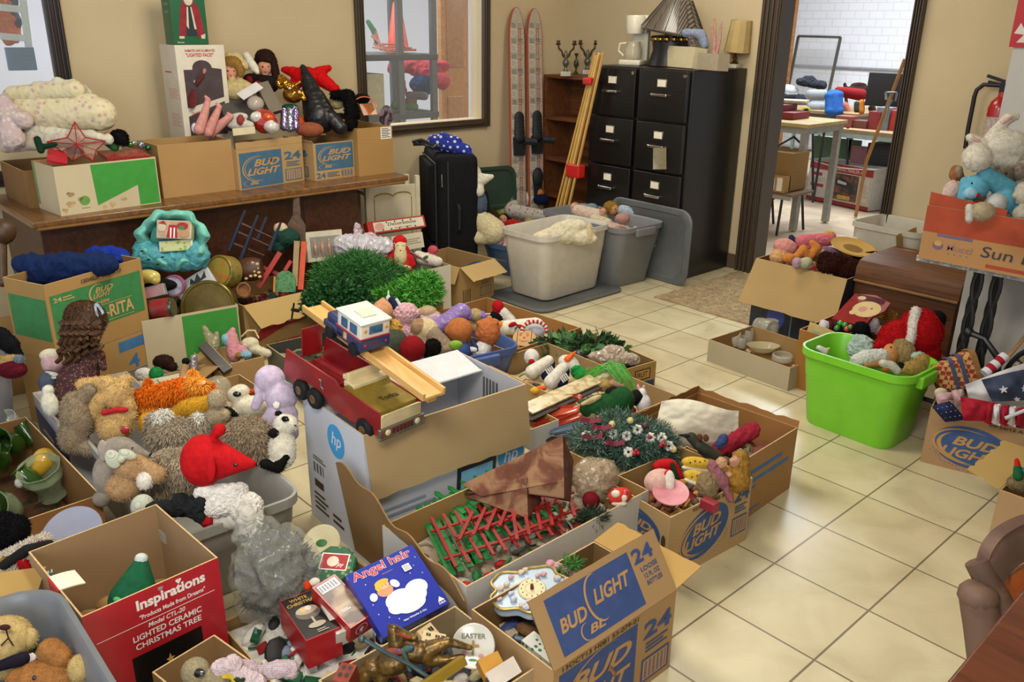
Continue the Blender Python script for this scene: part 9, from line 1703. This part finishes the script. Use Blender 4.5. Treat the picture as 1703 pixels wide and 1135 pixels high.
q=MB(); X=frame_from(P(122,893,.26),(.73,.68,0),(-.5,.5,.5)); q.lathe([(0,0),(.05,.002),(.083,.012),(.081,.015),(.05,.006),(0,.004)],36,0,X); q.build('lavender_plate',M('#8e90a4',.3,.04,20,coat=.3),label='pale lavender plate leaning behind the red-fronted box',cat='plate')
fig('tan_strap','tan leather scrap beside the lavender plate','leather',(150,885,.26),[('c',148,872,156,892,4,3)],['#8a5a2c'])
wbx=Slab('striped_box','white box with blue stripes and a green band reading WOOD BA','box',P(10,1006,.27),P(92,984,.27),P(2,962,.29),.08,[M('#c9c9c0',.5,.05,20)])
p=wbx.top(); st2=M('#2c4a7a',.5,.05,20); gb=M('#1d6a4a',.5,.05,20)
for i in range(9): p.rect(.05+i*.11,.74,.08+i*.11,.98,st2); p.lay-=.45
p.rect(0,.40,1,.72,gb); p.text('WOOD BAR',.92,.64,.8,.18,M('#b8a03c',.5,.05,20),ang=180); p.rect(0,.0,1,.06,gb); p.done(wbx.root)
Slab('cardboard_sheet','loose brown carton flap across the striped box','cardboard',P(-20,1003,.31),P(60,992,.31),P(-20,955,.32),.004,[cardm('#b8924c')])
Slab('green_carton_corner','striped green and white carton corner at the left edge','box',P(-10,1000,.25),P(40,1000,.25),P(-10,985,.26),.05,[M('#c0c4bc',.5,0,60,pat='stripe',col2='#2c5a6a')])
# teddy bears in the dark grey tub
heap('tub_jumble','dark jumble at the bottom of the dark grey tub',-.175,-2.065,.22,.15,.20,['#5a5048','#8a7a62','#3c3c44'],50)
plush('teddy_bear','cream teddy bear face with a stitched brown mouth and purple bow tie',(30,1085,.30),[(10,1065,42,40,0,0),(48,1065,14,20,-20,0,-4),(8,1105,38,24,0,0)],['#b8a06a'],[('bow_tie',[('c',0,1108,38,1096,9,11,0,30)],['#1c1824'],{'top':0}),('mouth_stitch',[('c',10,1048,14,1062,1.4,1.4,0,40),('c',14,1062,22,1074,1.4,1.4,0,40),('c',14,1062,2,1074,1.4,1.4,0,40)],['#3a1c1c'],{'top':0,'vox':.0012}),('nose',[(8,1044,10,5,0,0,40)],['#3c1f1c'],{'top':0}),('tag',[(50,1095,12,9,30,0,26,1)],['#c9b8b0'],{'top':0,'smooth':0})],fz=2,fn=6000)
plush('teddy_bear','brown teddy bear with round ears and a tan muzzle at the bottom edge',(95,1120,.29),[(75,1130,50,32,0,0),('c',84,1082,102,1094,20,18,0),(133,1112,19,24,0,1,8),(40,1130,30,20,0,0)],['#9a6838','#b39a64'],dots=[('eye',57,1128,4,'#15100c')],fz=2,fn=7000)
plush('white_plush','small white and red plush behind the brown teddy',(80,1080,.28),[(70,1086,18,10,20,0),(82,1074,12,6,0,1),(62,1076,8,6,0,2)],['#c4bcb0','#8a1c24','#3c8a5c'],fz=1.5,fn=1200)
# gingham bears at the bottom
bsm=floorbox('cardboard_box','small brown box at the bottom edge with gingham bears',(-.09,-1.66),.17,.16,.20,10,col='#a98350')
fig('burlap_bear','burlap bear head with a black and cream button eye at the bottom edge','plush toy',(340,1125,.26),[(325,1118,24,24,0,0),(352,1130,26,16,0,0)],[M('#8f8468',.85,.2,160)],[('gingham_collar',[('c',365,1112,388,1105,13,15,0),('c',395,1118,430,1135,12,12,0)],[M('#b09aa0',.8,0,260,pat='check',col2='#c4b4b4')],{'top':0,'wr':.005,'wsc':70,'ridge':True})],[('button',330,1120,11,'#1c1a1c',.8),('button_centre',330,1120,7,'#c4ad50',.8)])
fig('gingham_bow','large mauve gingham bow at the bottom edge','bow',(450,1120,.25),[(418,1113,24,12,-20,0),(462,1114,36,14,8,0),(440,1122,10,10,0,0),(480,1118,16,10,-10,0)],[M('#a08a92',.8,0,260,pat='check',col2='#b8a8ac')],wr=.006,wsc=45,ridge=True)
fig('felt_flower','yellow and green felt flower beside the gingham bow','flower',(385,1128,.265),[('c',372,1126,394,1126,4,4,0),('c',378,1118,390,1134,4,4,0),(400,1130,12,6,-10,1)],['#c0a82c','#2c3c28'])
# ---------------------------------------------------------------- tidy
bpy.data.scenes.remove(TMP)
